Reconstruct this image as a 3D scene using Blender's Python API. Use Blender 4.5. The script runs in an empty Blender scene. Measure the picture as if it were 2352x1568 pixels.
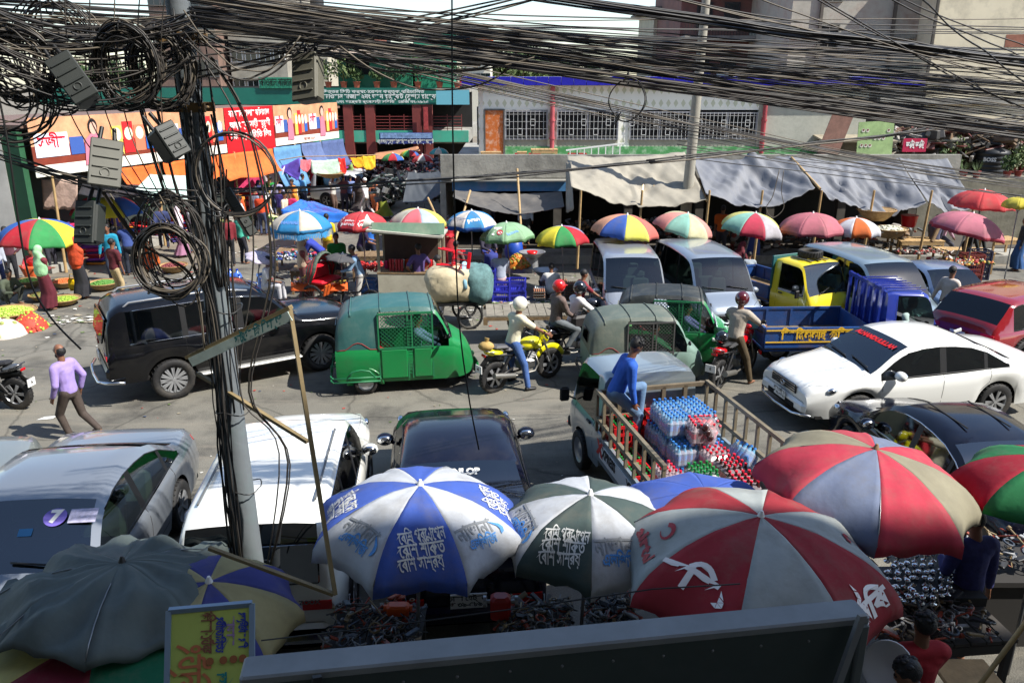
import bpy, bmesh, math, random
from math import sin, cos, pi, radians, atan, tan, atan2, hypot, sqrt, exp
from mathutils import Vector, Matrix, Euler, noise as mnoise
random.seed(7)
sc = bpy.context.scene
COL = sc.collection
# ---------------------------------------------------------------- camera, sky, sun, exposure
H = 5.9; TH = radians(18.1); F = 1837.5
cam = bpy.data.cameras.new('camera'); cam.sensor_width = 36; cam.lens = 36*800/1024.0
cam.clip_start = 0.05; cam.clip_end = 3000
camo = bpy.data.objects.new('camera', cam); COL.objects.link(camo)
camo.location = (0, 0, H); camo.rotation_euler = (pi/2-TH, 0, 0); sc.camera = camo
w = bpy.data.worlds.new("World"); sc.world = w; w.use_nodes = True
sky = w.node_tree.nodes.new('ShaderNodeTexSky'); sky.sky_type = 'NISHITA'; sky.sun_disc = False
SUN = Vector((0.82, -0.28, 1.0)).normalized()
sky.sun_elevation = math.asin(SUN.z); sky.sun_rotation = atan2(SUN.x, SUN.y)
sky.air_density = 1.0; sky.dust_density = 0.6; sky.ozone_density = 1.0
w.node_tree.links.new(sky.outputs[0], w.node_tree.nodes['Background'].inputs[0])
w.node_tree.nodes['Background'].inputs[1].default_value = 0.12
sl = bpy.data.lights.new('sun', 'SUN'); sl.energy = 4.4; sl.angle = radians(0.5); sl.color = (1, 0.955, 0.88)
so = bpy.data.objects.new('sun', sl); COL.objects.link(so); so.location = (20, -10, 40)
so.rotation_euler = SUN.to_track_quat('Z', 'Y').to_euler()
sc.view_settings.view_transform = 'Standard'; sc.view_settings.look = 'None'
sc.view_settings.exposure = 0.95; sc.view_settings.gamma = 1
try: sc.cycles.max_bounces = 6; sc.cycles.transparent_max_bounces = 12; sc.cycles.caustics_reflective = False; sc.cycles.caustics_refractive = False
except Exception: pass

def P(x, y, z=0.0):
    "world point at height z seen at photo point x, y (measured on a 2352 px wide view)"
    a = atan((y-784)/F)+TH; D = (H-z)/tan(a); zc = D*cos(TH)+(H-z)*sin(TH)
    return Vector(((x-1176)/F*zc, D, z))
def Q(x, y, D):
    "world point at ground distance D seen at x, y"
    a = atan((y-784)/F)+TH; z = H-D*tan(a); zc = D*cos(TH)+(H-z)*sin(TH)
    return Vector(((x-1176)/F*zc, D, z))
# ---------------------------------------------------------------- materials
def lin(c):
    return tuple(((v/255.0)/12.92 if v/255.0 <= 0.04045 else ((v/255.0+0.055)/1.055)**2.4) for v in c[:3])
_M = {}
def mat(col, rough=0.6, metal=0.0, var=0.0, vs=3.0, bump=0.0, bs=20.0, coat=0.0, dirt=None, dirtamt=0.35, ds=1.5, emit=0, name='paint', spec=0.5):
    key = (tuple(col), rough, metal, var, vs, bump, bs, coat, dirt, dirtamt, ds, emit, name)
    if key in _M: return _M[key]
    m = bpy.data.materials.new(name); m.use_nodes = True; nt = m.node_tree; N = nt.nodes; Lk = nt.links.new
    b = N['Principled BSDF']; c = lin(col)+(1,)
    b.inputs['Base Color'].default_value = c; b.inputs['Roughness'].default_value = rough
    b.inputs['Metallic'].default_value = metal; b.inputs['Coat Weight'].default_value = coat
    b.inputs['Coat Roughness'].default_value = 0.05; b.inputs['Specular IOR Level'].default_value = spec
    if emit: b.inputs['Emission Color'].default_value = c; b.inputs['Emission Strength'].default_value = emit
    m.diffuse_color = c
    if var or bump or dirt:
        tc = N.new('ShaderNodeTexCoord')
    src = None
    if var:
        n = N.new('ShaderNodeTexNoise'); n.inputs['Scale'].default_value = vs; n.inputs['Detail'].default_value = 6; n.inputs['Roughness'].default_value = .65
        Lk(tc.outputs['Object'], n.inputs['Vector'])
        mx = N.new('ShaderNodeMix'); mx.data_type = 'RGBA'
        mr = N.new('ShaderNodeMapRange'); mr.inputs[1].default_value = .3; mr.inputs[2].default_value = .7
        Lk(n.outputs['Fac'], mr.inputs[0]); Lk(mr.outputs[0], mx.inputs[0])
        mx.inputs[6].default_value = tuple(max(0, v*(1-var)) for v in c[:3])+(1,)
        mx.inputs[7].default_value = tuple(min(.95, v*(1+var)) for v in c[:3])+(1,)
        src = mx.outputs[2]
    if dirt:
        n = N.new('ShaderNodeTexNoise'); n.inputs['Scale'].default_value = ds; n.inputs['Detail'].default_value = 9; n.inputs['Roughness'].default_value = .7
        Lk(tc.outputs['Object'], n.inputs['Vector'])
        mr = N.new('ShaderNodeMapRange'); mr.inputs[1].default_value = .48; mr.inputs[2].default_value = .72; mr.inputs[4].default_value = dirtamt
        Lk(n.outputs['Fac'], mr.inputs[0])
        mx = N.new('ShaderNodeMix'); mx.data_type = 'RGBA'; Lk(mr.outputs[0], mx.inputs[0])
        if src: Lk(src, mx.inputs[6])
        else: mx.inputs[6].default_value = c
        mx.inputs[7].default_value = lin(dirt)+(1,)
        src = mx.outputs[2]
    if src: Lk(src, b.inputs['Base Color'])
    if bump:
        n = N.new('ShaderNodeTexNoise'); n.inputs['Scale'].default_value = bs; n.inputs['Detail'].default_value = 4
        Lk(tc.outputs['Object'], n.inputs['Vector'])
        bp = N.new('ShaderNodeBump'); bp.inputs['Strength'].default_value = bump; bp.inputs['Distance'].default_value = .02
        Lk(n.outputs['Fac'], bp.inputs['Height']); Lk(bp.outputs[0], b.inputs['Normal'])
    _M[key] = m; return m
def glassmat(tint=(120, 135, 130), refl=0.12, name='glass'):
    key = ('g', tint, refl)
    if key in _M: return _M[key]
    m = bpy.data.materials.new(name); m.use_nodes = True; nt = m.node_tree; N = nt.nodes; Lk = nt.links.new
    N.remove(N['Principled BSDF']); out = N['Material Output']
    t = N.new('ShaderNodeBsdfTransparent'); t.inputs[0].default_value = lin(tint)+(1,)
    g = N.new('ShaderNodeBsdfGlossy'); g.inputs['Roughness'].default_value = .03; g.inputs[0].default_value = (.95, .97, 1, 1)
    f = N.new('ShaderNodeLayerWeight'); f.inputs[0].default_value = .25
    mr = N.new('ShaderNodeMapRange'); mr.inputs[3].default_value = refl; mr.inputs[4].default_value = .5
    Lk(f.outputs['Fresnel'], mr.inputs[0]); mx = N.new('ShaderNodeMixShader')
    Lk(mr.outputs[0], mx.inputs[0]); Lk(t.outputs[0], mx.inputs[1]); Lk(g.outputs[0], mx.inputs[2]); Lk(mx.outputs[0], out.inputs[0])
    _M[key] = m; return m
def cloth(col, var=.16, vs=5, bump=.8, bs=6, **k): return mat(col, .85, 0, var, vs, bump, bs, name='fabric', **k)
def sheer(m, k=.3):
    "thin cloth that lets some light through"
    nt = m.node_tree; N = nt.nodes; L = nt.links.new
    if 'sheer' in N: return m
    b = N['Principled BSDF']; t = N.new('ShaderNodeBsdfTranslucent'); x = N.new('ShaderNodeMixShader'); x.name = 'sheer'; x.inputs[0].default_value = k
    if b.inputs['Base Color'].links: L(b.inputs['Base Color'].links[0].from_socket, t.inputs[0])
    else: t.inputs[0].default_value = b.inputs['Base Color'].default_value
    L(b.outputs[0], x.inputs[1]); L(t.outputs[0], x.inputs[2]); L(x.outputs[0], N['Material Output'].inputs[0]); return m
def carpaint(col, metal=.0, dust=.12): dk = sum(col) < 100; return mat(col, .32 if metal or sum(col) > 300 else .12, metal, 0, 3, 0, 20, .0 if dk else .9, (150, 143, 130), dust, 1.1, name='car_paint')
GLASS = glassmat((75, 92, 88), .13); GLASSD = glassmat((22, 26, 28), .10); GLASSL = glassmat((165, 180, 175), .10)
RUB = mat((26, 26, 27), .75, 0, .25, 8, .2, 60, name='rubber', dirt=(110, 102, 90), dirtamt=.4)
BLK = mat((18, 18, 20), .5, name='black_plastic'); DARK = mat((12, 12, 13), .9, name='dark')
CHR = mat((205, 207, 210), .15, 1, name='chrome'); STEEL = mat((140, 140, 140), .35, .9, .15, name='steel')
SILV = mat((170, 172, 175), .35, .6, name='silver'); GREYP = mat((95, 97, 98), .6, 0, .1, name='grey_plastic')
WOOD = mat((120, 98, 70), .8, 0, .35, 6, .4, 25, name='wood'); BAMB = mat((168, 140, 96), .6, 0, .25, 5, .2, 15, name='bamboo')
CONC = mat((150, 148, 140), .9, 0, .2, 2, .4, 12, 0, (70, 68, 62), .75, .8, name='concrete')
WHITE = mat((225, 225, 222), .5, name='white'); SKIN = [mat((124, 84, 62), .55, 0, .1, 8, name='skin'), mat((98, 64, 46), .55, 0, .1, 8, name='skin'), mat((150, 106, 80), .55, 0, .1, 8, name='skin')]
HAIR = mat((16, 14, 14), .6, 0, .3, 30, .5, 60, name='hair'); REDL = mat((190, 12, 16), .15, 0, coat=.8, name='red_lens'); AMBL = mat((225, 110, 20), .2, coat=.5, name='amber_lens')
# ---------------------------------------------------------------- mesh builder
class MB:
    def __init__(s): s.v = []; s.f = []; s.mi = []; s.sm = []
    def add(s, vs, fs, m=0, sm=True):
        o = len(s.v); s.v.extend([tuple(p) for p in vs])
        for f in fs: s.f.append([i+o for i in f]); s.mi.append(m); s.sm.append(sm)
        return s
    def box(s, c, d, R=None, m=0, top=1.0):
        x, y, z = d[0]/2, d[1]/2, d[2]/2; vs = []
        for sx, sy, sz in ((-1,-1,-1),(1,-1,-1),(1,1,-1),(-1,1,-1),(-1,-1,1),(1,-1,1),(1,1,1),(-1,1,1)):
            k = top if sz > 0 else 1
            p = Vector((sx*x*k, sy*y*k, sz*z))
            if R is not None: p = R @ p
            vs.append(p+Vector(c))
        return s.add(vs, [(0,3,2,1),(4,5,6,7),(0,1,5,4),(1,2,6,5),(2,3,7,6),(3,0,4,7)], m, False)
    def rbox(s, c, d, b=.02, R=None, m=0):
        "box with chamfered edges"
        x, y, z = d[0]/2, d[1]/2, d[2]/2; b = min(b, x*.9, y*.9, z*.9); vs = []; n = 4
        for zz, k in ((-z, 1), (-z+b, 0), (z-b, 0), (z, 1)):
            ix, iy = x-b*k, y-b*k
            for (px, py) in ((ix-b, -iy), (ix, -iy+b), (ix, iy-b), (ix-b, iy), (-ix+b, iy), (-ix, iy-b), (-ix, -iy+b), (-ix+b, -iy)):
                p = Vector((px, py, zz)); p = R @ p if R is not None else p; vs.append(p+Vector(c))
        fs = [tuple(range(7, -1, -1)), tuple(range(24, 32))]
        for r in range(3):
            for i in range(8): j = (i+1) % 8; fs.append((r*8+i, r*8+j, r*8+8+j, r*8+8+i))
        return s.add(vs, fs, m, False)
    def bar(s, a, b, wd, h=None, m=0, up=(0, 0, 1)):
        a = Vector(a); b = Vector(b); d = b-a; L = d.length
        if L < 1e-6: return s
        R = d.to_track_quat('X', 'Z' if abs(d.normalized().z) < .95 else 'Y').to_matrix()
        return s.box((a+b)/2, (L, wd, h or wd), R, m)
    def tube(s, a, b, r0, r1=None, n=8, m=0, cap=True):
        r1 = r0 if r1 is None else r1; a = Vector(a); b = Vector(b); d = b-a
        if d.length < 1e-7: return s
        q = d.to_track_quat('Z', 'X'); vs = []
        for k in range(n):
            t = 2*pi*k/n; e = q @ Vector((cos(t), sin(t), 0)); vs.append(a+e*r0); vs.append(b+e*r1)
        fs = [(2*k, (2*k+2) % (2*n), (2*k+3) % (2*n), 2*k+1) for k in range(n)]; s.add(vs, fs, m)
        if cap: s.add(vs, [tuple(2*k for k in range(n))[::-1], tuple(2*k+1 for k in range(n))], m, False)
        return s
    def path(s, pts, r, n=6, m=0, closed=False, flat=1.0):
        pts = [Vector(p) for p in pts]; K = len(pts); vs = []; prev = None
        rr = r if isinstance(r, (list, tuple)) else [r]*K
        for i in range(K):
            if closed: d = pts[(i+1) % K]-pts[i-1]
            else: d = pts[min(i+1, K-1)]-pts[max(i-1, 0)]
            d = d.normalized() if d.length > 1e-9 else Vector((0, 0, 1))
            if prev is None:
                u = d.orthogonal().normalized()
                if abs(d.z) < .9: u = d.cross(Vector((0, 0, 1))).normalized()
            else:
                u = prev-d*prev.dot(d); u = u.normalized() if u.length > 1e-6 else d.orthogonal().normalized()
            prev = u; w_ = d.cross(u)
            for k in range(n):
                t = 2*pi*k/n; vs.append(pts[i]+(u*cos(t)+w_*sin(t)*flat)*rr[i])
        fs = []
        for i in range(K if closed else K-1):
            j = (i+1) % K
            for k in range(n): l = (k+1) % n; fs.append((i*n+k, i*n+l, j*n+l, j*n+k))
        if not closed: fs.append(tuple(range(n))[::-1]); fs.append(tuple((K-1)*n+k for k in range(n)))
        return s.add(vs, fs, m)
    def lathe(s, prof, n=16, c=(0, 0, 0), R=None, m=0, sq=(1, 1), a0=0, a1=2*pi):
        vs = []; full = abs(a1-a0-2*pi) < 1e-4; cnt = n if full else n+1
        for (r, z) in prof:
            for k in range(cnt):
                t = a0+(a1-a0)*k/n; p = Vector((r*cos(t)*sq[0], r*sin(t)*sq[1], z)); p = R @ p if R is not None else p; vs.append(p+Vector(c))
        fs = []
        for i in range(len(prof)-1):
            for k in range(n):
                l = (k+1) % cnt; fs.append((i*cnt+k, i*cnt+l, (i+1)*cnt+l, (i+1)*cnt+k))
        return s.add(vs, fs, m)
    def ell(s, c, r, R=None, m=0, n=10, k=6):
        if not isinstance(r, (tuple, list)): r = (r, r, r)
        vs = [Vector((0, 0, -r[2]))]
        for i in range(1, k):
            t = -pi/2+pi*i/k
            for j in range(n): a = 2*pi*j/n; vs.append(Vector((r[0]*cos(t)*cos(a), r[1]*cos(t)*sin(a), r[2]*sin(t))))
        vs.append(Vector((0, 0, r[2]))); fs = []
        for j in range(n): fs.append((0, 1+(j+1) % n, 1+j))
        for i in range(k-2):
            for j in range(n): fs.append((1+i*n+j, 1+i*n+(j+1) % n, 1+(i+1)*n+(j+1) % n, 1+(i+1)*n+j))
        o = 1+(k-2)*n
        for j in range(n): fs.append((o+j, o+(j+1) % n, len(vs)-1))
        vs = [(R @ p if R is not None else p)+Vector(c) for p in vs]
        return s.add(vs, fs, m)
    def grid(s, fn, nu, nv, m=0, thick=0.0):
        vs = [fn(i/nu, j/nv) for j in range(nv+1) for i in range(nu+1)]; W = nu+1
        fs = [(j*W+i, j*W+i+1, (j+1)*W+i+1, (j+1)*W+i) for j in range(nv) for i in range(nu)]
        return s.add(vs, fs, m)
    def prism(s, poly, p0, U, V, N_, th, m=0):
        "2d polygon extruded: point = p0 + x*U + y*V, thickness th along N_"
        U, V, N_, p0 = Vector(U), Vector(V), Vector(N_), Vector(p0); n = len(poly)
        a = [p0+U*x+V*y for x, y in poly]; b = [p+N_*th for p in a]
        fs = [tuple(range(n))[::-1], tuple(range(n, 2*n))]+[(i, (i+1) % n, (i+1) % n+n, i+n) for i in range(n)]
        return s.add(a+b, fs, m, False)
    def mesh(s, name, mats, smooth=None):
        me = bpy.data.meshes.new(name); me.from_pydata(s.v, [], s.f)
        for m_ in (mats if isinstance(mats, (list, tuple)) else [mats]): me.materials.append(m_)
        me.polygons.foreach_set('material_index', s.mi)
        me.polygons.foreach_set('use_smooth', s.sm if smooth is None else [smooth]*len(s.f)); me.update(); return me
    def build(s, name, mats, parent=None, smooth=None, loc=None, solid=0):
        o = bpy.data.objects.new(name, s.mesh(name, mats, smooth)); COL.objects.link(o)
        if parent is not None: o.parent = parent
        if loc is not None: o.location = loc
        if solid:
            md = o.modifiers.new('s', 'SOLIDIFY'); md.thickness = solid; md.offset = 0
        return o
def setp(o, label=None, cat=None, group=None, kind=None):
    if label: o['label'] = label
    if cat: o['category'] = cat
    if group: o['group'] = group
    if kind: o['kind'] = kind
    return o
def thing(name, label, cat, loc=(0, 0, 0), rz=0.0, group=None, scale=1.0):
    o = bpy.data.objects.new(name, None); COL.objects.link(o); o.empty_display_size = .2
    o.location = loc; o.rotation_euler = (0, 0, rz); o.scale = (scale,)*3
    return setp(o, label, cat, group)
def part(name, mesh, parent, loc=None, rot=None, scale=None, label=None):
    o = bpy.data.objects.new(name, mesh); COL.objects.link(o); o.parent = parent
    if loc is not None: o.location = loc
    if rot is not None: o.rotation_euler = rot
    if scale is not None: o.scale = scale
    if label: o['label'] = label
    return o
def copy_tree(o, parent=None, **kw):
    c = o.copy(); COL.objects.link(c); c.parent = parent
    for ch in o.children: copy_tree(ch, c)
    return c
def dup(o, loc, rz, label, group=None, scale=None):
    kids = list(o.children); c = o.copy(); COL.objects.link(c); c.parent = None; c.location = loc; c.rotation_euler = (0, 0, rz); c['label'] = label
    if group: c['group'] = group
    if scale: c.scale = (scale,)*3
    for ch in kids: copy_tree(ch, c)
    return c
def struct(o): o['kind'] = 'structure'; return o
def interp(pts, x):
    if x <= pts[0][0]: return pts[0][1]
    for (a, b), (c, d) in zip(pts, pts[1:]):
        if x <= c: return b+(d-b)*(x-a)/(c-a) if c > a else d
    return pts[-1][1]
def sinterp(pts, x):
    "smooth (Catmull-Rom style, clamped) interpolation"
    n = len(pts)
    if x <= pts[0][0]: return pts[0][1]
    if x >= pts[-1][0]: return pts[-1][1]
    for i in range(n-1):
        if x <= pts[i+1][0]: break
    x0, y0 = pts[i]; x1, y1 = pts[i+1]; h = x1-x0; sl_ = (y1-y0)/h
    def tg(k):
        if k == 0 or k == n-1: return sl_
        a = (pts[k][1]-pts[k-1][1])/(pts[k][0]-pts[k-1][0]); b = (pts[k+1][1]-pts[k][1])/(pts[k+1][0]-pts[k][0])
        return 0 if a*b <= 0 else 2*a*b/(a+b)
    m0, m1 = tg(i), tg(i+1); t = (x-x0)/h
    return (2*t**3-3*t*t+1)*y0+(t**3-2*t*t+t)*h*m0+(-2*t**3+3*t*t)*y1+(t**3-t*t)*h*m1
# ---------------------------------------------------------------- writing
_PRE = 'িেৈ'
def bn(s):
    "put the vowel signs of Bengali words in the order in which they are drawn"
    s = s.replace('ো', 'ো').replace('ৌ', 'ৌ'); o = []
    for ch in s:
        if ch in _PRE:
            k = len(o)-1
            while k >= 2 and o[k-1] == '্': k -= 2
            o.insert(max(k, 0), ch)
        else: o.append(ch)
    return ''.join(o)
def textmesh(s, size=1.0, bold=0.0, res=2, align='CENTER'):
    c = bpy.data.curves.new('lettering', 'FONT'); c.body = bn(s); c.size = size; c.align_x = align; c.align_y = 'CENTER'; c.offset = bold; c.resolution_u = res
    o = bpy.data.objects.new('lettering', c); COL.objects.link(o); dg = bpy.context.evaluated_depsgraph_get()
    me = bpy.data.meshes.new_from_object(o.evaluated_get(dg)); bpy.data.objects.remove(o); bpy.data.curves.remove(c)
    vs = [v.co.copy() for v in me.vertices]; fs = [tuple(p.vertices) for p in me.polygons]; bpy.data.meshes.remove(me); return vs, fs
def lettering(s, parent, fn, m, size=1.0, bold=0.0, width=None, res=2, name='lettering'):
    "fn maps flat text coordinates to 3d; width squeezes the line to this width"
    vs, fs = textmesh(s, size, bold, res)
    if not vs: return None
    if width:
        x0 = min(v.x for v in vs); x1 = max(v.x for v in vs); k = width/(x1-x0); mid = (x0+x1)/2
        for v in vs: v.x = (v.x-mid)*k
    mb = MB(); mb.add([fn(v.x, v.y) for v in vs], fs, 0, False); return mb.build(name, m, parent)
def plane_fn(p0, U, V, off=0.0):
    p0, U, V = Vector(p0), Vector(U).normalized(), Vector(V).normalized(); N_ = U.cross(V)
    return lambda x, y: p0+U*x+V*y+N_*off
# ---------------------------------------------------------------- vehicles: lofted bodies
class Body:
    def __init__(s, L, W, top, belt, sill=.3, wr=.72, wheels=(), wR=.38, taper=(.1, .12), crown=.03, hmax=None, thr=.12):
        s.L, s.W, s.top, s.belt, s.sill, s.wr, s.wheels, s.wR, s.taper, s.crown, s.thr = L, W, top, belt, sill, wr, wheels, wR, taper, crown, thr
        s.hm = hmax or max(p[1] for p in top)
    def rows(s, x):
        t = abs(x)/(s.L/2); k = s.taper[1] if x > 0 else s.taper[0]
        wp = 1-k*max(0, (t-.5)/.5)**3.0
        hw = s.W/2*wp; zt = sinterp(s.top, x); zb = min(sinterp(s.belt, x), zt-.015); zs = s.sill
        lift = max(0, (t-.86)/.14)**2*.06; zs += lift
        for xw, zw in s.wheels:
            d = abs(x-xw)
            if d < s.wR: zs = max(zs, zw+sqrt(s.wR**2-d*d))
        zs = min(zs, zb-.06)
        h = zt-zb; q = min(1, max(0, (h-.03)/s.thr)); zr = s.hm
        def yz(z): return hw*.95+(hw*s.wr-hw*.95)*min(1, max(0, (z-zb)/max(.05, zr-zb)))
        hood = [(hw*.93, zt-s.crown*.95), (hw*.90, zt-s.crown*.8), (hw*.84, zt-s.crown*.6), (hw*.56, zt-s.crown*.25), (hw*.28, zt-s.crown*.06), (0, zt)]
        g0 = zb+.015; g1 = max(g0, zt-.10); e = zt-.025
        ye = max(.02, yz(zt)-.045)
        cab = [(yz(g0), g0), (yz(g1), g1), (ye, e), (ye*.66, zt-.006), (ye*.33, zt+.002), (0, zt+.004)]
        up = [(a[0]*(1-q)+b[0]*q, a[1]*(1-q)+b[1]*q) for a, b in zip(hood, cab)]
        return [(hw*.95, zs), (hw*.985, zs+.35*(zb-zs)), (hw*1.0, zs+.68*(zb-zs)), (hw*.99, zb-.05 if zb-.05 > zs+.7*(zb-zs) else zs+.85*(zb-zs)), (hw*.955, zb)]+up
    def pt(s, x, r, side=1):
        R = s.rows(x); i = int(min(r, len(R)-1.001)); f = r-i; a, b = R[i], R[i+1]
        return Vector((x, side*(a[0]+(b[0]-a[0])*f), a[1]+(b[1]-a[1])*f))
    def nrm(s, x, r, side):
        e = .01; a = s.pt(x+e, r, side)-s.pt(x-e, r, side); b = s.pt(x, min(r+e, 9.99), side)-s.pt(x, max(0, r-e), side)
        n = a.cross(b)*side
        return n.normalized() if n.length > 1e-12 else Vector((0, 0, 1))
    def stations(s, marks, n=26):
        xs = set(round(-s.L/2+s.L*i/n, 4) for i in range(n+1)); xs |= set(marks)
        xs |= {-s.L/2+.03, -s.L/2+.09, s.L/2-.03, s.L/2-.09}
        for xw, zw in s.wheels:
            for k in range(-8, 9): xs.add(round(xw+s.wR*sin(k*pi/16), 4))
            xs |= {xw-s.wR-.004, xw+s.wR+.004}
        xs = sorted(x for x in xs if -s.L/2-1e-6 <= x <= s.L/2+1e-6); out = [xs[0]]
        for x in xs[1:]:
            if x-out[-1] > .012: out.append(x)
        if out[-1] != xs[-1]: out[-1] = xs[-1]
        return out
    def make(s, cls, marks, keys, n=26, caps='body'):
        xs = s.stations(marks, n); mbs = {k: MB() for k in keys}; s.segs = {}; R = [s.rows(x) for x in xs]; nr = len(R[0])
        for i in range(len(xs)-1):
            xm = (xs[i]+xs[i+1])/2; h = sinterp(s.top, xm)-sinterp(s.belt, xm)
            for r in range(nr-1):
                k = cls(xm, r, h)
                if k is None: continue
                for sd in (1, -1):
                    q = [(xs[i], sd*R[i][r][0], R[i][r][1]), (xs[i+1], sd*R[i+1][r][0], R[i+1][r][1]), (xs[i+1], sd*R[i+1][r+1][0], R[i+1][r+1][1]), (xs[i], sd*R[i][r+1][0], R[i][r+1][1])]
                    if sd < 0: q = q[::-1]
                    kk = k
                    if isinstance(k, tuple): kk = (k[0], k[1], sd); mbs.setdefault(kk, MB())
                    mbs[kk].add(q, [(0, 1, 2, 3)])
        for i in (0, len(xs)-1):
            a = [(xs[i], y, z) for y, z in R[i]]; b = [(xs[i], -y, z) for y, z in R[i]][::-1]
            # cap as strips
            for r in range(nr-1):
                q = [(xs[i], R[i][r][0], R[i][r][1]), (xs[i], R[i][r+1][0], R[i][r+1][1]), (xs[i], -R[i][r+1][0], R[i][r+1][1]), (xs[i], -R[i][r][0], R[i][r][1])]
                if i: q = q[::-1]
                mbs[caps].add(q, [(0, 1, 2, 3)], 0, False)
        return mbs
def weld(o, ang=50, dist=.0008):
    bm = bmesh.new(); bm.from_mesh(o.data); bmesh.ops.remove_doubles(bm, verts=bm.verts, dist=dist); bmesh.ops.recalc_face_normals(bm, faces=bm.faces)
    for e in bm.edges: e.smooth = not (len(e.link_faces) == 2 and e.calc_face_angle(0) > radians(ang))
    bm.to_mesh(o.data); bm.free(); return o
def patch(mb, B, x0, x1, r0, r1, side=1, off=.008, nu=6, nv=3, m=0, th=0):
    "a sheet that follows the body surface"
    def fn(u, v):
        x = x0+(x1-x0)*u; r = r0+(r1-r0)*v; return B.pt(x, r, side)+B.nrm(x, r, side)*off
    mb.grid(fn, nu, nv, m)
def strip(mb, B, pts, side, wd=.012, off=.004, m=0):
    "thin line on the body surface through (x, row) points"
    P_ = []
    for (a, b) in zip(pts, pts[1:]):
        for k in range(6): t = k/6; P_.append((a[0]+(b[0]-a[0])*t, a[1]+(b[1]-a[1])*t))
    P_.append(pts[-1])
    mb.path([B.pt(x, r, side)+B.nrm(x, r, side)*off for x, r in P_], wd/2, 4, m)
_wheelcache = {}
def wheel_meshes(R, wd, spokes=5, kind='alloy'):
    key = (R, wd, spokes, kind)
    if key in _wheelcache: return _wheelcache[key]
    rr = R*(.66 if kind != 'wire' else .86); t = MB(); X = Matrix.Rotation(pi/2, 3, 'X')
    t.lathe([(rr, -wd*.42), (R*.93, -wd/2), (R*.985, -wd*.4), (R, -wd*.2), (R, wd*.2), (R*.985, wd*.4), (R*.93, wd/2), (rr, wd*.42), (rr*.95, wd*.3), (rr*.95, -wd*.3), (rr, -wd*.42)], 28, R=X)
    for k in range(28):
        a = 2*pi*k/28; t.bar((R*1.0*cos(a), -wd*.4, R*1.0*sin(a)), (R*1.0*cos(a), wd*.4, R*1.0*sin(a)), .012, .012)
    tm = t.mesh('tyre', RUB); r = MB()
    if kind == 'steel':
        r.lathe([(rr, wd*.42), (rr*.92, wd*.36), (rr*.7, wd*.1), (rr*.45, wd*.22), (rr*.2, wd*.3), (0, wd*.32)], 24, R=X.inverted()); r.lathe([(rr, wd*.42), (rr*.92, wd*.36), (rr*.7, wd*.1), (rr*.45, wd*.22), (rr*.2, wd*.3), (0, wd*.32)], 24, R=X)
        rm = r.mesh('rim', SILV)
    elif kind == 'wire':
        r.lathe([(rr, -.015), (rr*.95, 0), (rr, .015)], 28, R=X)
        for k in range(spokes):
            a = 2*pi*k/spokes; r.tube((.02*cos(a+1), .015*(-1)**k, .02*sin(a+1)), (rr*cos(a), 0, rr*sin(a)), .004, n=4)
        r.tube((0, -.04, 0), (0, .04, 0), .025, n=8); rm = r.mesh('rim', STEEL)
    else:
        r.lathe([(rr*.97, -wd*.44), (rr*.9, -wd*.3), (rr*.9, wd*.3), (rr*.97, wd*.44)], 28, R=X)
        r.lathe([(rr*.9, .0), (0, 0)], 20, R=X, m=1)
        for sd in (1, -1):
            for k in range(spokes):
                a = 2*pi*k/spokes
                for da in (-.09, .09):
                    r.bar((.03*cos(a), sd*wd*.36, .03*sin(a)), (rr*.93*cos(a+da), sd*wd*.40, rr*.93*sin(a+da)), .022*R/.35, .03)
            r.tube((0, sd*wd*.3, 0), (0, sd*wd*.43, 0), rr*.17, rr*.13, n=12)
        rm = r.mesh('rim', [SILV, DARK])
    _wheelcache[key] = (tm, rm); return tm, rm
def add_wheel(t, x, y, R, wd, spokes=5, kind='alloy', steer=0.0):
    tm, rm = wheel_meshes(R, wd, spokes, kind); a = part('wheel', tm, t, (x, y, R), (0, 0, steer)); part('rim', rm, a); return a
def seat(t, x, y, z, m, wd=.48):
    s = MB(); s.rbox((x, y, z), (.5, wd, .16), .05); R = Matrix.Rotation(radians(-14), 3, 'Y')
    s.rbox((x-.29, y, z+.33), (.14, wd, .6), .05, R); s.rbox((x-.38, y, z+.72), (.09, .26, .18), .04, R); return s.build('seat', m, t)
def steering(t, x, y, z, r=.18):
    s = MB(); R = Matrix.Rotation(radians(-62), 3, 'Y')
    s.path([Vector((x, y, z))+R @ Vector((r*cos(k*pi/10), r*sin(k*pi/10), 0)) for k in range(20)], .014, 5, closed=True)
    for k in (0, 2.1, 4.2): s.tube((x, y, z), Vector((x, y, z))+R @ Vector((r*cos(k), r*sin(k), 0)), .012, n=4)
    return s.build('steering_wheel', BLK, t)
def plate(t, p, yawdeg, s='', bg=WHITE, col=(20, 20, 20), w_=.36, h_=.16):
    U = Vector((cos(radians(yawdeg)), sin(radians(yawdeg)), 0)); N_ = U.cross(Vector((0, 0, 1)))
    m = MB(); m.bar(Vector(p)-U*w_/2, Vector(p)+U*w_/2, .012, h_); o = m.build('number_plate', bg, t)
    if s:
        for i, ln in enumerate(s.split('\n')): lettering(ln, o, plane_fn(Vector(p)+N_*.009+Vector((0, 0, .035-.07*i)), U, (0, 0, 1)), mat(col, .6, name='print'), .075, .002)
    return o
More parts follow.
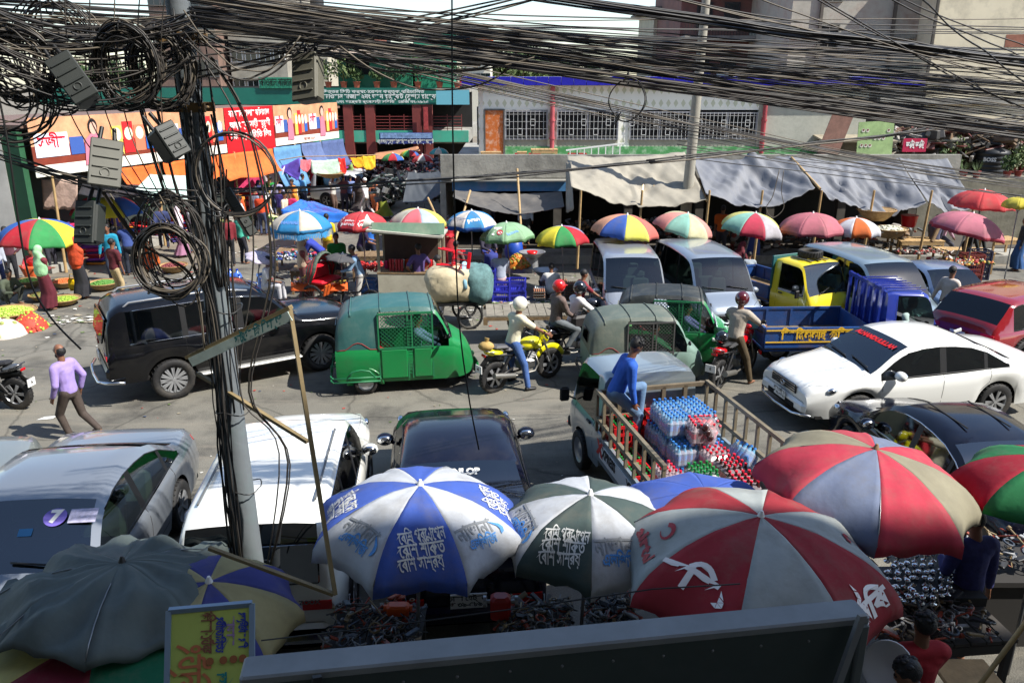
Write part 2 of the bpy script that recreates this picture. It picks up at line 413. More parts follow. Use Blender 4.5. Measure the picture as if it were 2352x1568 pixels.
def car(label, cat, spec, paint, loc, rz, sc_=1.0, glass=None, seats=(150, 140, 120), trim=None, name='parked_car', group=None, nspk=5, rails=False, interior=True):
    L, W = spec['L'], spec['W']; R = spec['R']; xf, xr = spec['xf'], spec['xr']
    B = Body(L, W, spec['top'], spec['belt'], spec.get('sill', .26), spec.get('wr', .76), ((xf, R), (xr, R)), R+.06, spec.get('taper', (.1, .14)), spec.get('crown', .05))
    t = thing(name, label, cat, loc, rz, group, sc_); G = glass or GLASS
    sx0, sx1 = spec['side']; wx0, wx1 = spec['ws']; rx0, rx1 = spec['rw']; pil = spec['pillars']
    def cls(x, r, h):
        if r == 5 and h > .17 and sx0 < x < sx1:
            for i, (a, b) in enumerate(pil):
                if a < x < b: return ('window_pillar', i)
            return ('side_window', sum(x > a for a, b in pil))
        if r >= 7 and wx0 < x < wx1: return 'front'
        if r >= 7 and rx0 < x < rx1: return 'rear'
        return 'body'
    marks = [sx0, sx1, wx0, wx1, rx0, rx1]+[v for p in pil for v in p]
    mb = B.make(cls, marks, ('body', 'front', 'rear'), spec.get('n', 30))
    body = weld(mb['body'].build('body', paint, t))
    for k in [k for k in mb if isinstance(k, tuple)]: weld(mb[k].build(k[0], G if k[0] == 'side_window' else BLK, t))
    weld(mb['front'].build('windshield', glass or GLASS, t)); 
    if mb['rear'].f: weld(mb['rear'].build('rear_window', G, t))
    # dark inner tub, floor, wheel wells
    u = MB(); zb = spec.get('sill', .26)
    u.box((0, 0, zb+.03), (L*.93, W*.9, .05)); u.box((0, 0, zb+.18), (L*.9, W*.56, .34)); 
    u.box(((wx1+.1+L/2-.12)/2 if wx1 < L/2-.4 else L/2-.3, 0, zb+.25), (max(.2, (L/2-.12)-(wx1-.05)), W*.56, .3)); u.build('chassis', DARK, t)
    if interior:
        SM = mat(seats, .7, 0, .1, name='upholstery'); beltz = sinterp(spec['belt'], 0)
        fx = spec.get('seatx', (wx0+wx1)/2-.75)
        for y in (-.36, .36): seat(t, fx, y*W/1.8, beltz-.42, SM)
        if spec.get('rows', 2) > 1: seat(t, fx-.74, 0, beltz-.54, SM, W*.7)
        if spec.get('rows', 2) > 2: seat(t, fx-1.75, 0, beltz-.40, SM, W*.66)
        d = MB(); d.rbox((wx0+(wx1-wx0)*.62, 0, beltz-.13), (.45, W*.8, .22), .06); d.build('dashboard', mat((50, 50, 50), .7, name='dash'), t)
        steering(t, fx+.5, -.36*W/1.8, beltz-.08)
        d = MB(); wz = sinterp(spec['top'], wx0+.12); d.rbox((wx0+.2, 0, wz-.12), (.03, .24, .07), .012); d.build('rear_view_mirror', BLK, t)
    # trim round the windows, seams, handles
    s = MB()
    for sd in (1, -1):
        strip(s, B, [(sx0, 5.05), (sx1, 5.05)], sd, .02, .004)
        strip(s, B, [(sx0+.12, 6.02), (min(sx1-.35, wx0+.05), 6.02)], sd, .018, .003)
    s.build('window_trim', CHR if spec.get('chrome') else BLK, t)
    s = MB()
    for sd in (1, -1):
        for x in spec['seams']:
            strip(s, B, [(x, .6), (x, 5.0)], sd, .009, .001)
        strip(s, B, [(spec['seams'][0], .6), (spec['seams'][-1], .6)], sd, .009, .001)
    hx = wx1+.03
    if spec.get('hood', True):
        strip(s, B, [(hx, 7.2), (L/2-.32, 7.0), (L/2-.12, 7.6)], 1, .009, .001); strip(s, B, [(hx, 7.2), (L/2-.32, 7.0), (L/2-.12, 7.6)], -1, .009, .001)
    s.build('panel_seam', DARK, t)
    for sd in (1, -1):
        for x in spec['handles']:
            s = MB(); p = B.pt(x, 3.2, sd)+B.nrm(x, 3.2, sd)*.025; s.rbox(p, (.2, .03, .035), .012); s.build('door_handle', CHR if spec.get('chrome') else paint, t)
        mx_ = spec.get('mirror', wx1-.42); p = B.pt(mx_, 5.1, sd)+Vector((0, sd*.13, .07))
        s = MB(); s.ell(p, (.09, .12, .085)); s.tube(p, p-Vector((0, sd*.12, .06)), .025, n=5); mo = s.build('wing_mirror', paint if spec.get('mpaint', True) else BLK, t)
        s = MB(); s.ell(p-Vector((.045, 0, 0)), (.05, .1, .07)); s.build('mirror_glass', CHR, mo)
        s = MB(); hl = spec.get('headlight', (L/2-.55, L/2-.06, 3.0, 5.5)); patch(s, B, hl[0], hl[1], hl[2], hl[3], sd, .006, 8, 4)
        ho = s.build('headlight', mat((205, 212, 215), .08, .6, coat=1, name='headlight_glass'), t)
        s = MB(); q = B.pt((hl[0]+hl[1])/2, (hl[2]+hl[3])/2, sd); s.ell(q+B.nrm((hl[0]+hl[1])/2, (hl[2]+hl[3])/2, sd)*.0, (.09, .05, .05)); s.build('bulb', CHR, ho)
        s = MB(); tl = spec.get('taillight', (-L/2+.05, -L/2+.38, 3.0, 4.8)); patch(s, B, tl[0], tl[1], tl[2], tl[3], sd, .008, 6, 4)
        c0 = B.pt(-L/2, tl[2], sd); c1 = B.pt(-L/2, tl[3], sd); yy = min(c0.y*sd, c1.y*sd)
        s.box((-L/2-.006, sd*(yy-.14), (c0.z+c1.z)/2), (.02, .3, abs(c1.z-c0.z)+.03)); s.build('taillight', REDL, t)
    # bumpers, grille, plates, wipers
    fz = spec.get('fz', .5); s = MB(); s.rbox((L/2-.02, 0, fz), (.14, W*.82, .2), .05); s.build('front_bumper', paint, t)
    s = MB(); s.rbox((-L/2+.02, 0, fz), (.14, W*.82, .22), .05); s.build('rear_bumper', paint, t)
    gz = spec.get('gz', .72); gh = spec.get('gh', .13); gx = L/2+.012
    g = MB(); g.rbox((gx, 0, gz), (.03, W*.46, gh), .01); go = g.build('grille', BLK, t)
    for k in range(4): g = MB(); g.bar((gx+.02, -W*.22, gz-gh*.4+gh*.27*k), (gx+.02, W*.22, gz-gh*.4+gh*.27*k), .012, .016); g.build('slat', CHR, go)
    g = MB(); g.path([(gx+.03, .06*cos(k*pi/8), gz+.04*sin(k*pi/8)) for k in range(16)], .008, 4, closed=True); g.path([(gx+.03, .03*cos(k*pi/6), gz+.038*sin(k*pi/6)) for k in range(12)], .006, 4, closed=True); g.build('badge', CHR, t)
    g = MB(); g.rbox((L/2+.05, 0, fz-.03), (.02, W*.5, .09), .01); g.build('lower_grille', DARK, t)
    if spec.get('plate', True): plate(t, (L/2+.075, 0, fz+.06), 90, spec.get('fp', '')); plate(t, (-L/2-.065, 0, fz+.2), -90, spec.get('rp', ''))
    g = MB()
    if spec.get('wipers', True):
        for y0, y1 in ((-.05, -.62), (.6, .05)):
            pts = []
            for k in range(5):
                f_ = k/4; y = (y0+(y1-y0)*f_)*W/1.75; x = wx1-.03-.10*f_*0-.06*(k/4); rr = B.rows(x); z = rr[9][1]; pts.append((x, y, z+.03))
            g.path(pts, .012, 4)
        g.build('wiper', BLK, t)
    for (x, sgn) in ((xf, 1), (xr, -1)):
        for sd in (1, -1): add_wheel(t, x, sd*(W/2-.13), R, spec.get('tw', .22), nspk, spec.get('wk', 'alloy'))
    if rails:
        for sd in (1, -1):
            g = MB(); pts = [B.pt(x, 7.25, sd)+Vector((0, 0, .05 if 0 < k < 6 else .0)) for k, x in enumerate([rx1+.1+(wx0-.15-rx1-.1)*i/6 for i in range(7)])]
            g.path(pts, .02, 6); g.build('roof_rail', SILV, t)
    return t, B
SEDAN = dict(L=4.5, W=1.72, R=.32, xf=1.36, xr=-1.26, top=[(-2.25, .66), (-2.2, .92), (-2.1, 1.03), (-1.7, 1.08), (-1.45, 1.1), (-.95, 1.33), (-.6, 1.42), (-.1, 1.455), (.35, 1.42), (.6, 1.34), (1.12, 1.02), (1.25, .97), (1.8, .86), (2.1, .8), (2.21, .74), (2.25, .68)],
    belt=[(-2.25, .6), (-2.1, .9), (-1.4, .94), (-.5, .9), (.5, .87), (1.2, .86), (1.9, .74), (2.25, .6)], side=(-1.42, 1.0), ws=(.45, 1.16), rw=(-1.5, -.8), pillars=[(-1.0, -.93), (-.22, -.1)], seams=[-1.05, -.16, .98], handles=[-.75, .15], wr=.74, gz=.62, gh=.11, fz=.42)
SUV = dict(L=4.84, W=1.88, R=.385, xf=1.46, xr=-1.38, top=[(-2.42, 1.02), (-2.4, 1.35), (-2.3, 1.66), (-2.2, 1.8), (-1.9, 1.85), (-.6, 1.87), (.2, 1.84), (.45, 1.77), (1.02, 1.25), (1.15, 1.2), (1.8, 1.15), (2.2, 1.1), (2.37, 1.03), (2.42, .96)],
    belt=[(-2.42, .95), (-2.3, 1.12), (-.5, 1.12), (.6, 1.08), (1.2, 1.06), (2.0, 1.0), (2.42, .88)], side=(-2.02, .85), ws=(.32, 1.06), rw=(-2.45, -2.44), pillars=[(-1.12, -1.02), (-.12, 0)], seams=[-1.08, -.06, .9], handles=[-.75, .25], wr=.80, sill=.42, fz=.62, gz=.9, gh=.2, rows=3, tw=.26, chrome=True, crown=.04)
VAN = dict(L=4.4, W=1.7, R=.32, xf=1.45, xr=-1.35, top=[(-2.2, .95), (-2.17, 1.5), (-2.05, 1.82), (-1.85, 1.9), (-.5, 1.96), (.6, 1.93), (.85, 1.86), (1.45, 1.28), (1.6, 1.14), (1.95, 1.02), (2.14, .9), (2.2, .8)],
    belt=[(-2.2, .92), (-1.9, 1.0), (.5, .98), (1.4, .93), (1.9, .88), (2.2, .7)], side=(-2.0, 1.28), ws=(.78, 1.55), rw=(-2.21, -2.2), pillars=[(-1.05, -.97), (.02, .12)], seams=[-1.0, .07, 1.2], handles=[-.2, .3], wr=.84, rows=3, gz=.7, gh=.12, sill=.27, taper=(.06, .16))
# ---------------------------------------------------------------- auto rickshaw
def lattice(mb, p, U, V, a, b, pitch, r=.005, m=0, diamond=True):
    "wire mesh filling the rectangle p + [0,a]*U + [0,b]*V"
    U, V, p = Vector(U), Vector(V), Vector(p)
    if diamond:
        k = -b
        while k < a:
            for s_ in (1, -1):
                x0, y0, x1, y1 = k, 0, k+b, b
                if x0 < 0: y0 -= x0; x0 = 0
                if x1 > a: y1 -= x1-a; x1 = a
                if x1 > x0+.01:
                    if s_ < 0: y0, y1 = b-y0, b-y1
                    mb.bar(p+U*x0+V*y0, p+U*x1+V*y1, r*2, r*2, m)
            k += pitch
    else:
        n = max(1, int(a/pitch))
        for i in range(1, n): mb.bar(p+U*a*i/n, p+U*a*i/n+V*b, r*2, r*2, m)
        n = max(1, int(b/pitch))
        for i in range(1, n): mb.bar(p+V*b*i/n, p+V*b*i/n+U*a, r*2, r*2, m)
def rickshaw(label, paint, canvas, loc, rz, sc_=1.0, grille=None, door=None):
    t = thing('auto_rickshaw', label, 'auto rickshaw', loc, rz, 'three-wheeled auto rickshaws in the road', sc_)
    W = 1.3; L = 2.62; grille = grille or mat((30, 110, 70), .5, name='mesh_paint')
    top = [(-1.31, .9), (-1.29, 1.2), (-1.2, 1.48), (-1.0, 1.62), (-.6, 1.69), (0, 1.7), (.45, 1.66), (.55, 1.62), (.66, 1.48), (.86, 1.06), (.92, 1.0), (1.1, .9), (1.26, .68), (1.31, .5)]
    belt = [(-1.31, .86), (-1.2, .88), (.6, .88), (.9, .86), (1.1, .72), (1.31, .42)]
    B = Body(L, W, top, belt, .24, .9, (), .3, (.06, .62), .03, thr=.1)
    def cls(x, r, h):
        if x > .57 and r >= 7 and x < .88: return 'glass'
        if x > .55 and r >= 6: return 'paint' if x > .86 or r < 7 else 'glass'
        if r < 4: return 'paint'
        if r == 4: return 'paint'
        if r == 5:
            if x < -.5: return 'canvas'
            if x < .5: return None
            return ('side_glass', 0) if x < .8 else 'paint'
        return 'canvas' if x < .58 else 'paint'
    mb = B.make(cls, [-.5, .5, .55, .57, .58, .86, .88], ('paint', 'canvas', 'glass'), 26, 'paint')
    weld(mb['paint'].build('body', paint, t)); cv = weld(mb['canvas'].build('canvas_hood', canvas, t)); weld(mb['glass'].build('windshield', GLASSL, t))
    for k in [k for k in mb if isinstance(k, tuple)]: weld(mb[k].build(k[0], GLASSL, t))
    s = MB()   # hood ribs and roof seams
    for x in (-1.0, -.45, .1, .5):
        s.path([B.pt(x, 6+4*k/8, sd)+Vector((0, 0, .012)) for sd, ks in ((1, range(9)), (-1, range(7, -1, -1))) for k in ks], .014, 4)
    s.build('hood_rib', canvas, t)
    for sd in (1, -1):
        y = sd*(W/2-.005)
        # frame around the openings
        f = MB()
        for x in (-.5, .04, .12, .5): f.bar((x, y*.99, .3), (x, y*.95, 1.56), .03, .03)
        f.bar((-.5, y*.96, 1.56), (.52, y*.96, 1.56), .03, .04); f.bar((-.5, y, .9), (.52, y, .9), .025, .03)
        f.build('door_frame', grille, t)
        for (x0, x1) in ((-.48, .03), (.13, .49)):
            d = MB(); d.rbox(((x0+x1)/2, y*1.012, .6), (x1-x0-.03, .03, .56), .012); do = d.build('door', door or paint, t)
            d = MB(); lattice(d, (x0+.02, y*1.0, .92), (1, 0, 0), (0, -sd*.05, 1), x1-x0-.04, .6, .075, .004); d.build('wire_mesh', grille, do)
        d = MB(); lattice(d, (.05, y, .34), (1, 0, 0), (0, 0, 1), .07, 1.15, .06, .005, 0, False); d.build('bar_panel', grille, t)
        d = MB(); d.path([B.pt(-1.27+.76*k/10, 4.6+.6*sin(pi*k/10), sd) for k in range(11)], .01, 4); d.build('hood_piping', mat((120, 40, 40), .7, name='piping'), t)
        h = MB(); patch(h, B, .92, 1.16, 2.2, 3.6, sd, .008, 5, 3); ho = h.build('headlight', mat((200, 205, 205), .1, .5, coat=1, name='lamp_glass'), t)
        for q in range(3): h = MB(); strip(h, B, [(.94, 2.4+.4*q), (1.14, 2.4+.4*q)], sd, .01, .014); h.build('guard_bar', STEEL, ho)
        h = MB(); patch(h, B, -1.30, -1.22, 2.6, 3.6, sd, .01, 2, 2); h.build('taillight', REDL, t)
        m = MB(); m.tube((.72, y*.9, 1.02), (.8, sd*(W/2+.12), 1.12), .01, n=4); m.ell((.8, sd*(W/2+.14), 1.14), (.03, .07, .05)); m.build('wing_mirror', BLK, t)
        add_wheel(t, -.78, sd*.56, .215, .11, 5, 'steel')
        g = MB(); g.path([(-.78+.29*cos(a), sd*.6, .2+.29*sin(a)) for a in [pi*k/8 for k in range(9)]], .02, 5, flat=4); g.build('mudguard', paint, t)
        # pipe bumper along the side and the rear
        b = MB(); yy = sd*(W/2+.07)
        b.path([(-1.36, yy, .38), (-.5, yy, .38)], .016, 6); b.path([(-1.36, yy, .3), (-.5, yy, .3)], .016, 6)
        b.path([(-1.12, yy, .38), (-1.02, yy, .5), (-.85, yy, .53), (-.7, yy, .5), (-.6, yy, .38)], .016, 6)
        b.path([(-.52, sd*.6, .34), (-.5, yy, .34)], .016, 5); b.build('bumper_pipe', grille, t)
    b = MB()
    for z in (.3, .38): b.path([(-1.36, -W/2-.07, z), (-1.42, -W/2+.05, z), (-1.42, W/2-.05, z), (-1.36, W/2+.07, z)], .016, 6)
    for y in (-.35, .35): b.path([(-1.42, y, .3), (-1.42, y, .52), (-1.3, y, .5)], .014, 6)
    b.build('rear_bumper', grille, t)
    s = MB(); s.rbox((-1.302, 0, 1.17), (.012, .55, .26), .02, Matrix.Rotation(radians(6), 3, 'Y')); s.build('rear_window', GLASSD, t)
    # front wheel, fork, mudguard
    add_wheel(t, 1.12, 0, .215, .11, 5, 'steel')
    g = MB(); g.path([(1.12+.27*cos(a), 0, .22+.27*sin(a)) for a in [pi*(k-1)/9 for k in range(10)]], .03, 6, flat=2.6); g.ell((1.2, 0, .5), (.16, .14, .1)); g.build('front_mudguard', paint, t)
    g = MB(); g.tube((1.12, .08, .22), (.98, .06, .6), .02); g.tube((1.12, -.08, .22), (.98, -.06, .6), .02); g.build('fork', BLK, t)
    # interior
    s = MB(); s.box((-.2, 0, .27), (2.0, W*.92, .05)); s.build('floor_pan', DARK, t)
    s = MB(); s.rbox((-.75, 0, .55), (.45, 1.1, .16), .05); s.rbox((-1.02, 0, .9), (.12, 1.1, .6), .05); s.build('passenger_seat', mat((96, 32, 34), .6, 0, .2, name='vinyl'), t)
    s = MB(); s.rbox((.22, 0, .6), (.34, .5, .12), .04); s.rbox((.05, 0, .85), (.06, .5, .3), .03); s.build('driver_seat', mat((30, 30, 32), .6, name='vinyl'), t)
    s = MB(); s.path([(.72, -.3, .98), (.74, -.1, .92), (.74, .1, .92), (.72, .3, .98)], .016, 6); s.tube((.74, 0, .92), (.98, 0, .55), .025); s.build('handlebar', BLK, t)
    s = MB(); s.box((-.5, 0, .88), (.02, 1.0, .02)); s.build('inner_frame', BLK, t)
    return t, B
# ---------------------------------------------------------------- small trucks
def truck_cab(t, W, L, Hh, paint, x0, windows=True, glass=None, Rw=.28, sill=.35):
    "cab lofted over [x0, x0+L]; its own empty shifts it"
    top = [(-L/2, Hh*.985), (-L/2+.12, Hh), (L/2-.62, Hh-.02), (L/2-.5, Hh-.06), (L/2-.2, Hh*.62), (L/2-.12, Hh*.56), (L/2-.03, Hh*.42), (L/2, Hh*.3)]
    belt = [(-L/2, Hh*.56), (L/2-.2, Hh*.54), (L/2-.1, Hh*.45), (L/2, Hh*.26)]
    B = Body(L, W, top, belt, sill, .86, ((L/2-.62, Rw),), Rw+.06, (0, .1), .03)
    def cls(x, r, h):
        if r == 5 and -L/2+.22 < x < L/2-.3 and h > .17: return ('side_window', 0)
        if r >= 7 and L/2-.52 < x < L/2-.16: return 'front'
        return 'body'
    mb = B.make(cls, [-L/2+.22, L/2-.3, L/2-.52, L/2-.16], ('body', 'front'), 18)
    h = weld(mb['body'].build('cab', paint, t)); h.location = (x0+L/2, 0, 0)
    for k in [k for k in mb if isinstance(k, tuple)]: weld(mb[k].build(k[0], glass or GLASS, h))
    weld(mb['front'].build('windshield', GLASSL, h))
    s = MB()
    for sd in (1, -1):
        strip(s, B, [(-L/2+.2, .4), (-L/2+.2, 5.9)], sd, .01, .002); strip(s, B, [(L/2-.42, 1.4), (L/2-.42, 4.9)], sd, .01, .002)
    s.build('panel_seam', DARK, h)
    for sd in (1, -1):
        p = B.pt(L/2-.4, 5.0, sd)+Vector((.05, sd*.17, .1)); s = MB(); s.rbox(p, (.05, .14, .2), .02); s.tube(p, p-Vector((.03, sd*.16, .08)), .012, n=5); s.build('wing_mirror', BLK, h)
        s = MB(); s.rbox(B.pt(-L/2+.35, 3.4, sd)+Vector((0, sd*.02, 0)), (.14, .03, .035), .01); s.build('door_handle', BLK, h)
        s = MB(); patch(s, B, L/2-.14, L/2-.02, 1.8, 3.2, sd, .008, 3, 3); s.build('headlight', mat((200, 205, 205), .1, .5, coat=1, name='lamp_glass'), h)
    s = MB(); s.rbox((0, 0, sill+.08), (L*.9, W*.86, .1), .02); s.build('floor_pan', DARK, h)
    for y in (-.33, .33): seat(h, -L/2+.55, y, Hh*.56-.38, mat((40, 40, 44), .7, name='upholstery'), .44)
    s = MB(); s.rbox((L/2-.38, 0, Hh*.5), (.2, W*.82, .16), .05); s.build('dashboard', mat((50, 52, 54), .7, name='dash'), h); steering(h, L/2-.52, -.33, Hh*.56, .17)
    s = MB(); s.rbox((L/2+.03, 0, sill+.1), (.1, W*.94, .2), .04); s.build('front_bumper', mat((60, 62, 64), .6, name='bumper'), h)
    s = MB(); s.path([(L/2-.13, -.35, Hh*.585), (L/2-.22, 0.05, Hh*.66)], .01, 4); s.path([(L/2-.13, .2, Hh*.585), (L/2-.22, .55, Hh*.66)], .01, 4); s.build('wiper', BLK, h)
    return h, B
def truck_bed(t, x0, x1, W, z, h, paint, plank, ribs=6, posts=True, rim=None):
    f = MB(); f.box(((x0+x1)/2, 0, z-.06), (x1-x0, W, .05)); f.build('bed_floor_frame', rim or paint, t)
    n = int(W/.14)
    for k in range(n): b = MB(); b.box(((x0+x1)/2, -W/2+W*(k+.5)/n, z-.02), (x1-x0-.06, W/n-.012, .03)); b.build('plank', plank, t)
    for sd in (1, -1):
        s = MB(); s.box(((x0+x1)/2, sd*W/2, z+h/2), (x1-x0, .03, h)); s.box(((x0+x1)/2, sd*(W/2), z+h), (x1-x0+.02, .06, .05)); s.box(((x0+x1)/2, sd*(W/2+.012), z+.03), (x1-x0, .05, .05))
        for k in range(ribs+1):
            x = x0+.02+(x1-x0-.04)*k/ribs; s.box((x, sd*(W/2-.025), z+h/2), (.05, .03, h-.03))
        s.build('side_board', paint, t)
    s = MB(); s.box((x0, 0, z+h/2), (.03, W-.05, h)); s.box((x0, 0, z+h), (.06, W-.02, .05))
    for k in range(4): s.box((x0+.03, -W/2+.05+(W-.1)*k/3, z+h/2), (.03, .05, h-.04))
    s.build('tailgate', paint, t)
    s = MB(); s.box((x1, 0, z+h/2), (.03, W-.05, h)); s.build('head_board', paint, t)
    s = MB()
    for y in (-.35, .35): s.box(((x0+x1)/2, y, z-.14), (x1-x0, .07, .12))
    s.box((x0+.1, 0, z-.2), (.08, W*.9, .1)); s.build('chassis', DARK, t)
    for sd in (1, -1): s = MB(); s.rbox((x0-.03, sd*(W/2-.12), z-.13), (.04, .14, .08), .01); s.build('taillight', REDL, t)
# ---------------------------------------------------------------- motorcycles
def motorbike(label, body, loc, rz, sc_=1.0, seatc=(30, 30, 32), fender=None, lean=0.0, group=None):
    t = thing('motorcycle', label, 'motorcycle', loc, rz, group or 'motorcycles among the traffic', sc_); t.rotation_euler = (lean, 0, rz)
    fender = fender or body; WB = .66; R = .3
    for x, wd in ((-WB, .11), (WB, .09)):
        tm, rm = wheel_meshes(R, wd, 6, 'alloy'); a = part('wheel', tm, t, (x, 0, R)); part('rim', rm, a)
    f = MB(); f.path([(WB-.02, 0, R), (WB-.1, 0, .55)], .001)
    for y in (-.09, .09): f.tube((WB, y, R), (WB-.22, y, .84), .022, n=8)
    f.build('fork', STEEL, t)
    f = MB(); f.path([(.42, 0, .82), (.3, 0, .6), (.1, 0, .32), (-.25, 0, .3), (-.35, 0, .55), (-.05, 0, .72), (.42, 0, .82)], .022, 6); f.path([(-.3, .1, .42), (-WB, .1, R)], .025, 6); f.path([(-.3, -.1, .42), (-WB, -.1, R)], .025, 6)
    f.path([(-.2, .1, .66), (-.72, .1, .76)], .018, 5); f.path([(-.2, -.1, .66), (-.72, -.1, .76)], .018, 5)
    for y in (.13, -.13): f.tube((-.38, y, .68), (-.6, y, .36), .03, n=8)
    f.build('frame', BLK, t)
    e = MB(); e.rbox((.08, 0, .42), (.34, .26, .22), .05); e.tube((.12, 0, .5), (.2, 0, .7), .09, .085, n=10)
    for k in range(5): e.rbox((.14+.015*k, 0, .54+.03*k), (.22, .2, .012), .004)
    e.tube((.02, -.15, .42), (.02, .15, .42), .09, n=12); e.build('engine', STEEL, t)
    e = MB(); e.path([(.24, -.1, .56), (.3, -.12, .4), (.2, -.14, .28), (-.2, -.16, .28), (-.4, -.17, .32)], .02, 6); e.tube((-.3, -.17, .3), (-.78, -.19, .4), .05, .055, n=10); e.build('exhaust', mat((130, 128, 122), .4, .7, .2, name='exhaust'), t)
    k_ = MB(); k_.ell((.17, 0, .8), (.28, .15, .13)); k_.rbox((.3, 0, .74), (.2, .3, .16), .06); k_.build('fuel_tank', body, t)
    s = MB(); s.rbox((-.22, 0, .79), (.44, .24, .09), .04); s.rbox((-.52, 0, .86), (.34, .2, .08), .035, Matrix.Rotation(radians(8), 3, 'Y')); s.build('saddle', mat(seatc, .6, 0, .1, name='saddle'), t)
    s = MB(); s.ell((-.66, 0, .78), (.22, .12, .07), Matrix.Rotation(radians(12), 3, 'Y')); s.build('tail_fairing', body, t)
    s = MB(); s.rbox((-.88, 0, .76), (.03, .12, .05), .01); s.build('taillight', REDL, t)
    s = MB(); s.path([(-.42+.0, 0, .62), (-.8, 0, .68), (-.98, 0, .48)], .01, 5, flat=7); s.build('rear_mudguard', BLK, t)
    plate(t, (-.99, 0, .52), -90, '', WHITE, w_=.2, h_=.14)
    s = MB(); s.path([(-.72, .12, .8), (-.86, .1, .86), (-.86, -.1, .86), (-.72, -.12, .8)], .012, 5); s.build('grab_rail', STEEL, t)
    s = MB(); s.path([(WB+(R+.05)*cos(a), 0, R+(R+.05)*sin(a)) for a in [radians(20+13*k) for k in range(11)]], .012, 5, flat=5); s.build('front_mudguard', fender, t)
    s = MB(); s.path([(.3, .36, .98), (.38, .22, .99), (.44, .06, .95), (.44, -.06, .95), (.38, -.22, .99), (.3, -.36, .98)], .013, 6); s.tube((.34, .26, .985), (.28, .4, .978), .02); s.tube((.34, -.26, .985), (.28, -.4, .978), .02); s.build('handlebar', BLK, t)
    for sd in (1, -1):
        s = MB(); s.tube((.36, sd*.24, 1), (.32, sd*.34, 1.14), .007, n=4); s.ell((.32, sd*.36, 1.17), (.02, .06, .04)); s.build('wing_mirror', BLK, t)
    s = MB(); s.ell((.52, 0, .86), (.09, .11, .13)); s.rbox((.46, 0, .98), (.08, .16, .1), .03, Matrix.Rotation(radians(-30), 3, 'Y')); s.build('headlight_cowl', fender, t)
    s = MB(); s.ell((.585, 0, .85), (.035, .075, .075)); s.build('headlight', mat((210, 215, 218), .1, .5, coat=1, name='lamp_glass'), t)
    return t
def fit(p1, p2, base, axle_mid=0.0, lateral=0.0):
    "from ground contacts of rear (p1) and front (p2) wheel on one side: centre, heading, scale"
    d = p2-p1; rz = atan2(d.y, d.x); s = hypot(d.x, d.y)/base; mid = (p1+p2)/2
    f = Vector((cos(rz), sin(rz), 0)); l = Vector((-sin(rz), cos(rz), 0))
    return Vector((mid.x, mid.y, 0))-f*axle_mid*s+l*lateral*s, rz, s
# ---------------------------------------------------------------- people
def ellcap(mb, p0, p1, a, b, side=(0, 1, 0), n=12, cap=True):
    "capsule with elliptical rings: a=(w0,d0) at p0, b=(w1,d1) at p1"
    p0, p1 = Vector(p0), Vector(p1); ax = (p1-p0); L = ax.length
    ax = ax.normalized() if L > 1e-6 else Vector((0, 0, 1))
    s = Vector(side); s = s-ax*s.dot(ax); s = s.normalized() if s.length > 1e-4 else ax.orthogonal().normalized(); d = ax.cross(s)
    rings = []
    ea = min(a); eb = min(b)
    for t in (-1, -.8, -.45): rings.append((p0+ax*ea*t, sqrt(max(0, 1-t*t))+.02, a))
    for k in range(0, 5): f = k/4; rings.append((p0+(p1-p0)*f, 1, (a[0]+(b[0]-a[0])*f, a[1]+(b[1]-a[1])*f)))
    for t in (.45, .8, 1): rings.append((p1+ax*eb*t, sqrt(max(0, 1-t*t))+.02, b))
    vs = []
    for c, k, (w_, dd) in rings:
        for j in range(n): t = 2*pi*j/n; vs.append(c+s*(w_*k*cos(t))+d*(dd*k*sin(t)))
    fs = [tuple(range(n))[::-1], tuple((len(rings)-1)*n+j for j in range(n))]
    for i in range(len(rings)-1):
        for j in range(n): l = (j+1) % n; fs.append((i*n+j, i*n+l, (i+1)*n+l, (i+1)*n+j))
    mb.add(vs, fs)
def limb(mb, p0, p1, r0, r1): ellcap(mb, p0, p1, (r0, r0), (r1, r1), (.3, 1, .2), 10)
def ik(a, b, l1, l2, pole):
    a, b, pole = Vector(a), Vector(b), Vector(pole); d = b-a; L = min(d.length, (l1+l2)*.999); u = d.normalized(); b = a+u*L
    x = (l1*l1-l2*l2+L*L)/(2*L); h = sqrt(max(0, l1*l1-x*x)); q = pole-u*pole.dot(u); q = q.normalized() if q.length > 1e-5 else u.orthogonal().normalized()
    return a+u*x+q*h, b
def fused(mb, name, m, parent, vox=.018, smooth=5):
    o = mb.build(name, m, parent, True)
    r = o.modifiers.new('r', 'REMESH'); r.mode = 'VOXEL'; r.voxel_size = vox; r.use_smooth_shade = True
    s = o.modifiers.new('s', 'SMOOTH'); s.iterations = smooth; s.factor = .5
    return o
